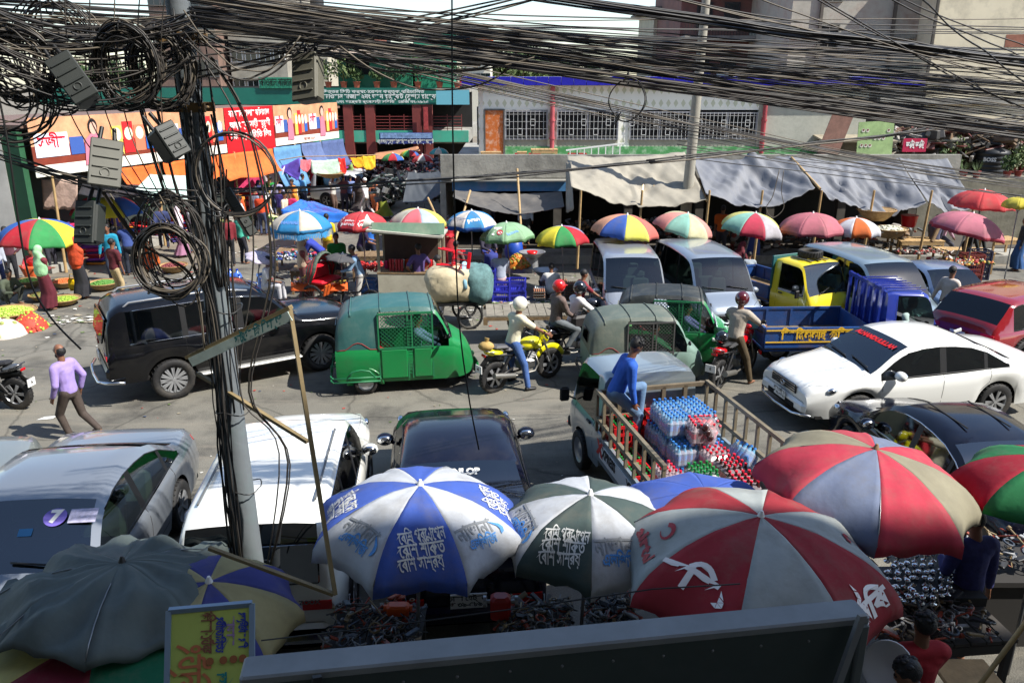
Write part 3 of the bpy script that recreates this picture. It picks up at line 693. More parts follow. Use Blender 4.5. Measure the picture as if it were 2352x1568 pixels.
POSES = dict(
    stand=dict(),
    relax=dict(lh=(.08, .3, .8), rh=(.05, -.3, .82), lf=(.06, .12, 0), rf=(-.08, -.11, 0)),
    walk=dict(pel=(0, .89), lh=(-.2, .27, .84), rh=(.26, -.26, .9), lf=(.3, .08, .02), rf=(-.32, -.08, .1), lean=.06),
    akimbo=dict(lh=(.08, .2, .98), rh=(.08, -.2, .98), lpole=(-.2, 1, 0), rpole=(-.2, -1, 0)),
    folded=dict(lh=(.24, -.05, 1.12), rh=(.26, .05, 1.08)),
    reach=dict(lh=(.5, .15, 1.05), rh=(.45, -.2, 1.0), lean=.3),
    bend=dict(lh=(.5, .15, .62), rh=(.5, -.15, .6), lean=.85, pel=(-.12, .86)),
    carry=dict(lh=(.15, .25, 1.68), rh=(.15, -.25, 1.68), lpole=(.4, 1, 0), rpole=(.4, -1, 0)),
    look=dict(lh=(.28, .12, 1.1), rh=(.05, -.3, .82), head=(.1, .5)),
    sit=dict(pel=(-.05, .48), lh=(.36, .16, .62), rh=(.38, -.14, .6), lf=(.42, .14, 0), rf=(.4, -.14, 0), lean=.2),
    squat=dict(pel=(-.12, .26), lh=(.4, .2, .5), rh=(.42, -.18, .42), lf=(.14, .16, 0), rf=(.14, -.16, 0), lean=.45, lpolel=(.6, .5, 1), rpolel=(.6, -.5, 1)),
    ride=dict(pel=(-.02, .92), lh=(.5, .3, 1.02), rh=(.5, -.3, 1.02), lf=(.12, .2, .32), rf=(.12, -.2, .32), lean=.22, lpolel=(1, .4, .4), rpolel=(1, -.4, .4)),
    rideft=dict(pel=(-.02, .90), lh=(.55, .32, 1.02), rh=(.55, -.32, 1.02), lf=(.12, .3, 0), rf=(.1, -.32, 0), lean=.26, lpolel=(1, .3, .2), rpolel=(1, -.3, .2)),
    pillion=dict(pel=(-.02, 1.0), lh=(.34, .12, 1.1), rh=(.34, -.12, 1.05), lf=(.1, .26, .4), rf=(.1, -.26, .4), lean=.08, lpolel=(1, .4, .4), rpolel=(1, -.4, .4)),
    edge=dict(pel=(-.02, .52), lh=(.1, .34, .44), rh=(.2, -.2, .4), lf=(.38, .12, .03), rf=(.2, -.16, -.28), lean=.38, head=(.2, .5)),
    drive=dict(pel=(-.05, .5), lh=(.48, .2, .78), rh=(.48, -.2, .78), lf=(.55, .12, .12), rf=(.55, -.12, .12), lean=.1),
)
def person(label, loc, rz, pose='stand', shirt=None, pants=None, skin=0, sleeve='long', lower='trousers', hair='short', sc_=1.0, near=False, over=None, group=None, helmet=None, shoe=None, scarf=None, name='person', vox=None, **kw):
    t = thing(name, label, 'person', loc, rz, group, sc_); p = dict(POSES[pose]); p.update(kw); sk = SKIN[skin]
    px, pz = p.get('pel', (0, .935)); lean = p.get('lean', 0.03); tw = p.get('twist', 0)
    pel = Vector((px, 0, pz)); up = Vector((sin(lean), 0, cos(lean))); sd = Vector((sin(-tw), cos(tw), 0)); fw = sd.cross(up)
    neck = pel+up*.52; chest = pel+up*.34; waist = pel+up*.14
    hy, hp = p.get('head', (0, .12)); hup = Vector((sin(lean*.5+hp*.5)*cos(hy), sin(lean*.5+hp*.5)*sin(hy), cos(lean*.5+hp*.5)))
    hd = neck+hup*.178; RH = Matrix.Rotation(hy, 3, 'Z') @ Matrix.Rotation(hp+lean*.5, 3, 'Y')
    vox = vox or (.014 if near else .024); N_ = {}
    b = MB(); limb(b, neck-up*.03, hd-hup*.05, .062, .056)
    b.ell(hd+RH @ Vector((-.005, 0, .02)), (.092, .075, .105), RH, n=14, k=9); b.ell(hd+RH @ Vector((.03, 0, -.05)), (.06, .052, .065), RH)
    b.ell(hd+RH @ Vector((.095, 0, -.01)), (.02, .014, .026), RH); b.ell(hd+RH @ Vector((.09, 0, -.052)), (.014, .026, .012), RH)
    for s in (1, -1): b.ell(hd+RH @ Vector((-.005, s*.078, 0)), (.02, .012, .032), RH)
    ellcap(b, pel-up*.02, chest+up*.1, (.13, .09), (.15, .085), sd); ellcap(b, neck-up*.075-sd*.19, neck-up*.075+sd*.19, (.045, .045), (.045, .045), up)
    S = MB(); bare = lower in ('lungi', 'skirt')
    rr = 1.0 if near else 1.06
    ellcap(S, pel-up*.0, waist+up*.02, (.165*rr, .125*rr), (.15*rr, .115*rr), sd); ellcap(S, waist, chest, (.15*rr, .112*rr), (.18*rr, .122*rr), sd); ellcap(S, chest, chest+up*.13, (.18*rr, .12*rr), (.145*rr, .075*rr), sd)
    ellcap(S, neck-up*.06-sd*.15, neck-up*.06+sd*.15, (.082, .09), (.082, .09), up); ellcap(S, chest+up*.06-sd*.1, chest+up*.06+sd*.1, (.1, .1), (.1, .1), up)
    T = MB()
    for s, hk, fk, pk, lk in ((1, 'lh', 'lf', 'lpole', 'lpolel'), (-1, 'rh', 'rf', 'rpole', 'rpolel')):
        sh = neck-up*.075+sd*s*.195; hand = Vector(p.get(hk, (.1, s*.25, .78)))
        el, hand = ik(sh, hand, .28, .26, p.get(pk, (-.7, s*.5, -.5)))
        limb(b, sh, el, .05, .042); limb(b, el, hand, .04, .027); fd = (hand-el).normalized()
        if pz > .8 and lean < .6 or True:
            pn = fd.cross(sd).normalized() if fd.cross(sd).length > .1 else up
            ellcap(b, hand+fd*.02, hand+fd*.075, (.04, .018), (.036, .016), pn)
            if near:
                for q in range(4): f0 = hand+fd*.085+pn*(-.03+.02*q); f1 = f0+fd*.035; f2 = f1+(fd*.7-sd*s*.3).normalized()*.032; b.path([f0, f1, f2], .0105, 6)
                f0 = hand+fd*.03+pn*.035; b.path([f0, f0+(fd+pn*.8).normalized()*.04, f0+(fd*1.0+pn*.4).normalized()*.065], .011, 6)
            else: limb(b, hand+fd*.07, hand+fd*.12, .022, .016)
        limb(S, sh, el if sleeve != 'short' else sh+(el-sh)*.75, .075, .06)
        if sleeve == 'long': limb(S, el, el+(hand-el)*.9, .056, .046)
        hip = pel+sd*s*.085-up*.02; foot = Vector(p.get(fk, (.02, s*.1, 0)))+Vector((0, 0, .07))
        kn, foot = ik(hip, foot, .44, .42, p.get(lk, (1, s*.15, .2)))
        ff = Vector((1, s*.12, 0)).normalized() if lk not in p or True else Vector((1, 0, 0))
        limb(b, hip, kn, .07, .052); limb(b, kn, foot, .05, .032)
        if not bare:
            limb(T, hip, kn, .098, .072)
            if lower == 'trousers': limb(T, kn, foot+(kn-foot)*.04, .07, .054)
        N_['kn%d' % s] = kn; N_['ft%d' % s] = foot
        if shoe is None: ellcap(b, foot-Vector((0, 0, .03))-ff*.02, foot-Vector((0, 0, .04))+ff*.14, (.035, .03), (.04, .02), (0, 1, 0))
        else: q = MB(); ellcap(q, foot-Vector((0, 0, .03))-ff*.03, foot-Vector((0, 0, .042))+ff*.15, (.042, .04), (.045, .025), (0, 1, 0)); q.build('shoe', shoe, t)
    ellcap(T, pel-up*.04, pel+up*.05, (.16*rr, .12*rr), (.15*rr, .118*rr), sd)
    fused(b, 'body', sk, t, vox*.9, 3)
    if shirt is not None:
        so_ = fused(S, 'shirt', shirt, t, vox)
        if near:
            c = MB(); c.path([neck-up*.01+Vector((.055*cos(a), .06*sin(a), .006*cos(a))) for a in [2*pi*k/14 for k in range(14)]], .012, 5, closed=True, flat=1.8); c.build('collar', shirt, t)
    if not bare: fused(T, 'trousers' if lower == 'trousers' else 'shorts', pants, t, vox)
    else:
        k1, k2, f1, f2 = N_['kn1'], N_['kn-1'], N_['ft1'], N_['ft-1']; c = MB(); n = 28; vs = []; rings = 9
        kc = (k1+k2)/2; fc = (f1+f2)/2+Vector((0, 0, .03)); kw_ = (k1-k2).length/2+.11; fw_ = max((f1-f2).length/2+.12, .22 if lower == 'skirt' else .18)
        for i in range(rings):
            u = i/(rings-1)
            if u < .5: v = u/.5; ce = (pel+up*.08)*(1-v)+kc*v; wd = .165*(1-v)+kw_*v; dp = .125*(1-v)+.17*v
            else: v = (u-.5)/.5; ce = kc*(1-v)+fc*v; wd = kw_*(1-v)+fw_*v; dp = .17*(1-v)+(.2+abs(f1.x-f2.x)*.45)*v
            for j in range(n):
                a = 2*pi*j/n; wv = 1+(.05+.09*u)*sin(a*7+1.3*sin(3*a))*u; vs.append(ce+Vector((dp*wv*cos(a), wd*wv*sin(a), 0)))
        c.add(vs, [(i*n+j, i*n+(j+1) % n, (i+1)*n+(j+1) % n, (i+1)*n+j) for i in range(rings-1) for j in range(n)])
        c.build('lungi' if lower == 'lungi' else 'skirt', pants, t)
    if helmet is not None:
        h = MB(); h.ell(hd+RH @ Vector((-.005, 0, .025)), (.145, .128, .14), RH, n=20, k=12); h.rbox(hd+RH @ Vector((.13, 0, .06)), (.06, .16, .02), .01, RH); h.build('helmet', helmet, t)
        h = MB(); h.ell(hd+RH @ Vector((.04, 0, 0)), (.11, .112, .07), RH, n=16, k=8); h.build('visor', GLASSD, t)
    elif hair == 'veil':
        vmat = over or shirt; c = MB(); c.ell(hd+RH @ Vector((-.03, 0, .02)), (.115, .105, .13), RH, n=14, k=9)
        ellcap(c, hd+RH @ Vector((-.07, 0, -.06)), neck-up*.04, (.115, .09), (.17, .12), sd); ellcap(c, neck-up*.06, chest-up*.02, (.215, .13), (.235, .165), sd); ellcap(c, chest, waist-up*.02-Vector((.02, 0, 0)), (.23, .16), (.21, .15), sd)
        fused(c, 'veil', vmat, t, vox)
    elif hair == 'cap':
        c = MB(); c.ell(hd+RH @ Vector((-.012, 0, .045)), (.1, .086, .09), RH, n=16, k=8); c.build('cap', over or WHITE, t)
    elif hair == 'bald':
        c = MB(); c.ell(hd+RH @ Vector((-.03, 0, .0)), (.078, .083, .085), RH, n=16, k=8); c.build('hair', HAIR, t)
    elif hair != 'none':
        c = MB(); c.ell(hd+RH @ Vector((-.022, 0, .038)), (.096, .086, .1), RH, n=14, k=9)
        if near:
            for k in range(26): a = random.uniform(0, 6.28); e = random.uniform(.3, 1.4); c.ell(hd+RH @ Vector((-.02+.085*cos(a)*cos(e), .078*sin(a)*cos(e), .045+.09*sin(e))), (.03, .026, .02), RH, n=6, k=4)
        c.build('hair', HAIR, t)
    if near:
        for s in (1, -1):
            e = MB(); e.ell(hd+RH @ Vector((.083, s*.03, .015)), (.008, .013, .007), RH); e.build('eye', mat((40, 30, 26), .3, name='eye'), t)
            e = MB(); e.ell(hd+RH @ Vector((.085, s*.03, .036)), (.008, .02, .005), RH); e.build('eyebrow', HAIR, t)
        e = MB(); e.ell(hd+RH @ Vector((.092, 0, -.056)), (.01, .024, .006), RH); e.build('mouth', mat((120, 62, 52), .5, name='lips'), t)
        if hair == 'bald': e = MB(); e.ell(hd+RH @ Vector((.05, 0, -.07)), (.05, .055, .05), RH); e.build('beard', HAIR, t)
    if scarf is not None:
        c = MB(); c.path([chest+sd*.12+fw*.14-up*.15, chest+sd*.1+fw*.13+up*.08, neck+sd*.08, neck-fw*.08, neck-sd*.08, chest-sd*.1+fw*.13+up*.08, chest-sd*.12+fw*.14-up*.2], .02, 6, flat=2.5); c.build('neck_scarf', scarf, t)
    return t
# ---------------------------------------------------------------- umbrellas
def panel_pt(k, n, u, v, R, drop, sag=.05, pw=1.9):
    a0 = 2*pi*k/n; a1 = 2*pi*(k+1)/n
    r = R*sin(u*1.25)/sin(1.25); z = -drop*(1-cos(u*1.25))/(1-cos(1.25))
    p0 = Vector((r*cos(a0), r*sin(a0), z)); p1 = Vector((r*cos(a1), r*sin(a1), z)); p = p0*(1-v)+p1*v
    s = sin(pi*v)*u*u; p.x *= 1-sag*s*1.0; p.y *= 1-sag*s; p.z += sag*s*R*.22
    return p
def umbrella(label, top, R, drop, colors, n=8, spin=0.0, tilt=0.0, tdir=0.0, val=.1, valc=None, name='market_umbrella', group=None, pole=True, base=None, sag=.06, fringe=None, ferr=None, texts=(), wrinkle=0.0, tears=False, polem=None, under=None):
    top = Vector(top); g = Vector((top.x, top.y, 0)) if base is None else Vector(base)
    t = thing(name, label, 'umbrella', g, 0, group or 'parasols over the street stalls'); o_ = top-g
    RT = Matrix.Rotation(tdir, 3, 'Z') @ Matrix.Rotation(tilt, 3, 'Y') @ Matrix.Rotation(spin-tdir, 3, 'Z')
    def W_(p): return RT @ p+o_
    def pf(k):
        def f(u, v):
            q = panel_pt(k, n, u, v, R, drop, sag)
            if wrinkle: q = q+Vector((0, 0, wrinkle*u*mnoise.noise(Vector((q.x*3.5, q.y*3.5, top.x)))+.4*wrinkle*u*sin(v*9+u*7)*sin(pi*v)))
            return q
        return f
    for k in range(n):
        f = pf(k); m = MB(); NU, NV = (10, 9) if R > .9 else (7, 6)
        vs = [W_(f((i+.001)/NU, j/NV)) for i in range(NU+1) for j in range(NV+1)]
        if val:
            for j in range(NV+1):
                q = f(1, j/NV); q = q+Vector((q.x*.015, q.y*.015, -val*(.92+.12*sin(j*2.3+k)))); vs.append(W_(q))
        rows = NU+1+(1 if val else 0); W1 = NV+1
        fs = [(i*W1+j, (i+1)*W1+j, (i+1)*W1+j+1, i*W1+j+1) for i in range(rows-1) for j in range(NV)]
        m.add(vs, fs)
        if valc is not None:
            for i in range(len(m.mi)-NV, len(m.mi)): m.mi[i] = 1
        o = m.build('canopy_panel', [colors[k % len(colors)], valc] if valc is not None else colors[k % len(colors)], t)
        md = o.modifiers.new('s', 'SOLIDIFY'); md.thickness = .004
        rb = MB(); rb.path([W_(panel_pt(k, n, i/6, 0, R, drop, sag)-Vector((0, 0, .012))) for i in range(7)], .005, 4)
        q = panel_pt(k, n, .5, 0, R, drop, sag); rb.tube(W_(q-Vector((0, 0, .01))), W_(Vector((0, 0, -drop-.22))), .004, n=4); rb.build('rib', STEEL, t)
        for (kk, s, uc, size, rot, cm, bold, wd, vc) in texts:
            if kk != k: continue
            sl = R*1.12
            def tf(x, y, f=f, uc=uc, rot=rot, vc=vc):
                X = x*cos(rot)-y*sin(rot); Y = x*sin(rot)+y*cos(rot); u = min(.99, max(.02, uc-Y/sl)); ch = 2*R*sin(u*1.25)/sin(1.25)*sin(pi/n)
                v = vc+X/max(ch, .05); q = f(u, v); e = .02; nn = (f(min(1, u+e), v)-f(u-e, v)).cross(f(u, v+e)-f(u, v-e)).normalized()
                if nn.z < 0: nn = -nn
                return W_(q+nn*.007)
            if s[0] == '@':
                mb = SHAPES[s[1:]](size); lo = MB(); lo.add([tf(x, y) for x, y in mb[0]], mb[1], 0, False); lo.build('logo', cm, o)
            else: lettering(s, o, tf, cm, size, bold, wd, 1)
    if fringe is not None:
        fr = MB()
        for k in range(n):
            for j in range(14):
                q = panel_pt(k, n, 1, (j+.5)/14, R, drop, sag)-Vector((0, 0, val)); d = Vector((-q.y, q.x, 0)).normalized(); L_ = .12+.04*random.random(); h_ = Vector((q.x*.05, q.y*.05, 0))
                fr.add([W_(q-d*.022), W_(q+d*.022), W_(q+d*.014+h_-Vector((0, 0, L_))), W_(q-d*.014+h_-Vector((0, 0, L_)))], [(0, 1, 2, 3)], 0, False)
        setp(fr.build('fringe', fringe, t), kind='stuff')
    c = MB(); c.tube(W_(Vector((0, 0, -.01))), W_(Vector((0, 0, .05))), .035, .012, 10); c.build('finial', ferr or WHITE, t)
    if pole:
        c = MB(); c.tube((0, 0, 0) if base is not None or tilt == 0 else W_(Vector((0, 0, -top.z*1.0))), W_(Vector((0, 0, -.01))), .018, n=8)
        c.tube(W_(Vector((0, 0, -drop-.25))), W_(Vector((0, 0, -drop-.19))), .03, n=8); c.build('pole', polem or STEEL, t)
    return t
def sh_flame(s): # swoosh of a flame
    L_ = [(0, -.5), (.16, -.4), (.27, -.15), (.25, .1), (.1, .3), (-.08, .52), (.02, .25), (.1, .05), (.1, -.18), (.02, -.38)]
    return [(x*s, y*s) for x, y in L_], [tuple(range(10))]
def sh_hook(s):
    vs = []; n = 12
    for i in range(n+1):
        a = pi*.85-1.55*pi*i/n; w_ = .16*(1-i/n*.85); vs += [((.3+w_)*cos(a)*s, (.3+w_)*sin(a)*s), ((.3-w_*.6)*cos(a)*s, (.3-w_*.6)*sin(a)*s)]
    return vs, [(2*i, 2*i+1, 2*i+3, 2*i+2) for i in range(n)]
def sh_tri(s):
    A = [(0, 0), (0, .42), (.36, .2), (.36, -.2), (0, -.42), (-.36, -.2)]; fs = []; vs = []
    for a, b in ((1, 2), (2, 3), (3, 4), (4, 5)):
        cx, cy = (A[a][0]+A[b][0])/3, (A[a][1]+A[b][1])/3; i = len(vs)
        for q in (A[0], A[a], A[b]): vs.append(((q[0]*.9+cx*.1)*s, (q[1]*.9+cy*.1)*s))
        fs.append((i, i+1, i+2))
    i = len(vs); vs += [(.02*s, .46*s), (-.02*s, .86*s), (.3*s, .3*s)]; fs.append((i, i+1, i+2)); return vs, fs
def sh_dot(s): return [(s*cos(k*pi/8), s*sin(k*pi/8)) for k in range(16)], [tuple(range(16))]
SHAPES = dict(flame=sh_flame, hook=sh_hook, tri=sh_tri, dot=sh_dot)
# ---------------------------------------------------------------- ground
def ground_mat():
    m = mat((110, 107, 98), .92, 0, .2, .35, .6, 55, name='asphalt', dirt=(52, 50, 48), dirtamt=.9, ds=.6); nt = m.node_tree; N = nt.nodes; L = nt.links.new
    b = N['Principled BSDF']; src = b.inputs['Base Color'].links[0].from_socket; tc = [n for n in N if n.type == 'TEX_COORD'][0]
    n = N.new('ShaderNodeTexNoise'); n.inputs['Scale'].default_value = 55; n.inputs['Detail'].default_value = 3; L(tc.outputs['Object'], n.inputs[0])
    mx = N.new('ShaderNodeMix'); mx.data_type = 'RGBA'; mx.blend_type = 'MULTIPLY'; mx.inputs[0].default_value = .5
    cr = N.new('ShaderNodeMapRange'); cr.inputs[1].default_value = .3; cr.inputs[2].default_value = .7; cr.inputs[3].default_value = .6; cr.inputs[4].default_value = 1.35
    L(n.outputs['Fac'], cr.inputs[0]); L(src, mx.inputs[6]); L(cr.outputs[0], mx.inputs[7])
    # streaks and tyre-dust along the road
    mp = N.new('ShaderNodeMapping'); mp.inputs['Scale'].default_value = (.25, 2.2, 1); mp.inputs['Rotation'].default_value = (0, 0, .12); L(tc.outputs['Object'], mp.inputs[0])
    n2 = N.new('ShaderNodeTexNoise'); n2.inputs['Scale'].default_value = 1.3; n2.inputs['Detail'].default_value = 8; n2.inputs['Roughness'].default_value = .7; L(mp.outputs[0], n2.inputs[0])
    c2 = N.new('ShaderNodeMapRange'); c2.inputs[1].default_value = .5; c2.inputs[2].default_value = .75; c2.inputs[4].default_value = .55; L(n2.outputs['Fac'], c2.inputs[0])
    m2 = N.new('ShaderNodeMix'); m2.data_type = 'RGBA'; L(c2.outputs[0], m2.inputs[0]); L(mx.outputs[2], m2.inputs[6]); m2.inputs[7].default_value = lin((138, 130, 116))+(1,)
    v = N.new('ShaderNodeTexVoronoi'); v.feature = 'DISTANCE_TO_EDGE'; v.inputs['Scale'].default_value = .45; wp = N.new('ShaderNodeMix'); wp.data_type = 'VECTOR'; wp.inputs[0].default_value = .25; n4 = N.new('ShaderNodeTexNoise'); n4.inputs['Scale'].default_value = 1.6; n4.inputs['Detail'].default_value = 6
    L(tc.outputs['Object'], n4.inputs[0]); L(tc.outputs['Object'], wp.inputs[4]); L(n4.outputs['Color'], wp.inputs[5]); L(wp.outputs[1], v.inputs['Vector'])
    c4 = N.new('ShaderNodeMapRange'); c4.inputs[1].default_value = .0; c4.inputs[2].default_value = .012; c4.inputs[3].default_value = .45; c4.inputs[4].default_value = 1; L(v.outputs['Distance'], c4.inputs[0])
    v2 = N.new('ShaderNodeTexVoronoi'); v2.inputs['Scale'].default_value = .9; L(wp.outputs[1], v2.inputs['Vector']); c5 = N.new('ShaderNodeMapRange'); c5.inputs[1].default_value = .06; c5.inputs[2].default_value = .2; c5.inputs[3].default_value = .55; c5.inputs[4].default_value = 1; L(v2.outputs['Distance'], c5.inputs[0])
    mm = N.new('ShaderNodeMath'); mm.operation = 'MULTIPLY'; L(c4.outputs[0], mm.inputs[0]); L(c5.outputs[0], mm.inputs[1]); m6 = N.new('ShaderNodeMix'); m6.data_type = 'RGBA'; m6.blend_type = 'MULTIPLY'; m6.inputs[0].default_value = .8; L(m2.outputs[2], m6.inputs[6]); L(mm.outputs[0], m6.inputs[7])
    L(m6.outputs[2], b.inputs['Base Color']); return m
ROADM = ground_mat(); EARTH = mat((120, 112, 99), .95, 0, .2, .8, .6, 30, name='dusty_ground', dirt=(74, 66, 56), dirtamt=.6, ds=.7)
g = MB(); g.grid(lambda u, v: Vector((-400+800*u, -200+1200*v, -.004)), 8, 8); struct(g.build('ground', EARTH))
g = MB(); edge = [(-60, 23), (-22, 23.5), (-12, 25), (-7, 30), (-5.5, 46), (-3, 46), (-2.6, 31), (-.5, 27.0), (6, 26.6), (18, 26.0), (60, 24)]
g.add([(-60, -3, 0)]+[(x, y, 0) for x, y in edge]+[(60, -3, 0)], [tuple(range(len(edge)+2))[::-1]], 0, False); struct(g.build('road', ROADM))
g = MB(); g.box((8.4, 27.5, .12), (22.0, 1.9, .24)); g.box((8.4, 26.52, .14), (22.0, .14, .28)); struct(g.build('pavement', CONC))
# ---------------------------------------------------------------- the block behind the camera (it shades the near stalls)
t = thing('apartment_building', 'tall plain block on the near side of the street, its wall above the viewer', 'building', (0, -.6, 0))
g = MB(); g.box((8, -5, 13.1), (60, 10, 26.2)); g.build('wall', mat((150, 140, 125), .9, 0, .15, 1, name='plaster'), t)
# ---------------------------------------------------------------- helpers for buildings
def win_mesh(w_, h_, frame, d=.08, mull=1, tr=1):
    f = MB(); e = .05
    f.box((0, 0, h_/2-e/2), (w_, d, e)); f.box((0, 0, -h_/2+e/2), (w_, d, e)); f.box((-w_/2+e/2, 0, 0), (e, d*.98, h_-2*e)); f.box((w_/2-e/2, 0, 0), (e, d*.98, h_-2*e))
    for k in range(1, mull+1): f.box((-w_/2+w_*k/(mull+1), 0, 0), (e*.7, d*.7, h_-2*e))
    p = MB(); p.box((0, .01, 0), (w_-2*e, .02, h_-2*e)); return f.mesh('window', frame), p.mesh('pane', PANE)
PANE = mat((24, 30, 36), .12, 0, coat=.5, name='window_glass')
def windows(t, spots, w_, h_, frame, rz=0, mull=1, hood=None):
    f, p = win_mesh(w_, h_, frame, mull=mull)
    for s in spots:
        a = part('window', f, t, s, (0, 0, rz)); part('pane', p, a)
        if hood: h = MB(); h.box((0, -.25, h_/2+.08), (w_+.3, .5, .07)); h.build('sunshade', hood, a)
# ---------------------------------------------------------------- shop block with concrete parapet
SH = thing('shop_building', 'single storey concrete shop block with mildewed parapet and blue sign strip', 'building', (0, 28, 0))
def lb(name, c, d, m, par=SH, rb=0):
    b = MB(); (b.rbox if rb else b.box)(c, d, **({'b': rb} if rb else {})); return b.build(name, m, par)
lb('parapet', (6.45, .0, 3.08), (17.8, .18, .78), CONC); lb('roof', (6.45, 8, 2.6), (17.8, 15.8, .2), CONC)
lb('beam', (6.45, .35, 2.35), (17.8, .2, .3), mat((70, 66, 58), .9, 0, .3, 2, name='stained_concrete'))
SGN = mat((72, 128, 178), .6, 0, .2, 2, name='blue_sign', dirt=(150, 110, 90), dirtamt=.5, ds=2)
lb('sign_strip', (-.1, -.12, 2.42), (3.9, .08, .34), SGN)
lb('ceiling_fascia', (-.1, -.2, 2.63), (3.95, .3, .05), mat((160, 158, 150), .8, name='fascia'))
lb('back_wall', (6.45, 4.2, 1.3), (17.8, .2, 2.5), mat((46, 44, 40), .9, 0, .3, 1.5, name='shaded_shop_wall'))  # shade of the deep shop interior put into the wall's dark colour
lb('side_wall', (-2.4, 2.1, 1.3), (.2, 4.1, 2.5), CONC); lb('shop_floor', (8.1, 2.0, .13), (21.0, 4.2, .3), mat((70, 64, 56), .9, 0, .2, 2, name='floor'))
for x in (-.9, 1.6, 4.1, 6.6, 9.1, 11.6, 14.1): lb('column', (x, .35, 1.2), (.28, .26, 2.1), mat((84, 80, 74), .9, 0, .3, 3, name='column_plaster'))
# ---------------------------------------------------------------- market hall above, white patterned tile wall and blue tiled eave
def tile_mat():
    m = mat((190, 189, 172), .35, 0, name='patterned_tile'); nt = m.node_tree; N = nt.nodes; L = nt.links.new; b = N['Principled BSDF']
    tc = N.new('ShaderNodeTexCoord'); mp = N.new('ShaderNodeMapping'); L(tc.outputs['Object'], mp.inputs[0]); sp = N.new('ShaderNodeSeparateXYZ'); L(mp.outputs[0], sp.inputs[0])
    def tri(sock, per):
        a = N.new('ShaderNodeMath'); a.operation = 'PINGPONG'; a.inputs[1].default_value = per/2; L(sock, a.inputs[0]); c = N.new('ShaderNodeMath'); c.operation = 'DIVIDE'; c.inputs[1].default_value = per/2; L(a.outputs[0], c.inputs[0]); return c
    ad = N.new('ShaderNodeMath'); ad.operation = 'ADD'; s2 = N.new('ShaderNodeMath'); s2.operation = 'ADD'; L(sp.outputs[0], s2.inputs[0]); L(sp.outputs[1], s2.inputs[1])
    L(tri(s2.outputs[0], .3).outputs[0], ad.inputs[0]); L(tri(sp.outputs[2], .5).outputs[0], ad.inputs[1])
    gt = N.new('ShaderNodeMapRange'); gt.inputs[1].default_value = .62; gt.inputs[2].default_value = .66; L(ad.outputs[0], gt.inputs[0])
    mx = N.new('ShaderNodeMix'); mx.data_type = 'RGBA'; L(gt.outputs[0], mx.inputs[0]); mx.inputs[6].default_value = lin((204, 206, 182))+(1,); mx.inputs[7].default_value = lin((240, 239, 230))+(1,)
    n = N.new('ShaderNodeTexNoise'); n.inputs['Scale'].default_value = .7; n.inputs['Detail'].default_value = 8; L(tc.outputs['Object'], n.inputs[0]); cr = N.new('ShaderNodeMapRange'); cr.inputs[1].default_value = .3; cr.inputs[2].default_value = .7; cr.inputs[3].default_value = .86; cr.inputs[4].default_value = 1.05; L(n.outputs['Fac'], cr.inputs[0])
    m3 = N.new('ShaderNodeMix'); m3.data_type = 'RGBA'; m3.blend_type = 'MULTIPLY'; m3.inputs[0].default_value = 1; L(mx.outputs[2], m3.inputs[6]); L(cr.outputs[0], m3.inputs[7]); L(m3.outputs[2], b.inputs['Base Color']); return m
MH = thing('market_hall', 'upper hall with pale patterned tile wall, blue tiled eave and grille windows', 'building', (0, 33.6, 0))
TILE = tile_mat(); q0 = Q(1110, 300, 33.6); q1 = Q(1738, 300, 33.6); q2 = Q(1985, 300, 33.6)
def zq(y, D=33.6): return Q(1176, y, D).z
def xq(x, y=290, D=33.6): return Q(x, y, D).x
z0, z1 = 2.7, zq(196)
op = [(1113, 1158, 252, 356), (1160, 1258, 254, 321), (1279, 1420, 254, 321), (1446, 1584, 256, 321), (1601, 1738, 258, 320)]
ops = [(xq(a), xq(b), zq(d), zq(c)) for a, b, c, d in op]
cur = q0.x; wl = MB()
def wb(a, b, c, d, m=0): wl.box(((a+b)/2, .1, (c+d)/2), (b-a, .2, d-c), None, m)
tz = ops[1][3]+.02
wb(q0.x, q1.x+.02, tz, z1)
for (a, b, c, d) in ops:
    if a > cur: wb(cur, a, z0, tz)
    if c > z0: wb(a, b, z0, c, 1)
    cur = b
wl.build('front_wall', [TILE, mat((150, 146, 135), .9, 0, .2, 2, name='plaster_base')], MH)
lb('end_wall', ((q1.x+q2.x)/2+.01, .1, (z0+z1)/2), (q2.x-q1.x, .2, z1-z0), mat((176, 176, 164), .9, 0, .15, 1.5, .3, 6, name='render', dirt=(90, 95, 85), dirtamt=.5), MH)
lb('pilaster', (q1.x+.25, -.02, (z0+tz)/2+.1), (.18, .06, 1.3), mat((200, 110, 110), .8, 0, .2, 4, name='pink_paint'), MH)
lb('green_skirting', ((ops[1][0]+q2.x)/2, -.03, zq(349)), (q2.x-ops[1][0], .06, .42), mat((70, 140, 80), .7, 0, .2, 3, name='green_paint', dirt=(190, 195, 185), dirtamt=.7, ds=3), MH)
lb('side_wall', (q0.x-.1+.0, 3.2, (z0+z1)/2), (.2, 6, z1-z0), TILE, MH)
for k in range(4):
    a = lb('side_window', (q0.x-.22, .5+.75*k, 4.1), (.06, .55, 1.5), PANE, MH); b_ = MB(); b_.box((q0.x-.26, .5+.75*k, 4.1), (.03, .04, 1.5)); b_.build('frame', WHITE, a)
lb('back_fill', (8, 1.4, 4.0), (q2.x-q0.x-1.0, .1, 2.4), DARK, MH)
lb('roof', ((q0.x+q2.x)/2, 3.2, zq(196)+.05), (q2.x-q0.x+.6, 7.0, .12), mat((120, 70, 60), .8, 0, .2, name='eave_underside'), MH)
ea = Q(1058, 197, 33.3); eb = Q(2125, 197, 33.3); et = Q(1176, 176, 33.3).z; eh = et-ea.z; ew = eb.x-ea.x
NT = 37; tb = MB(); TW = ew/NT
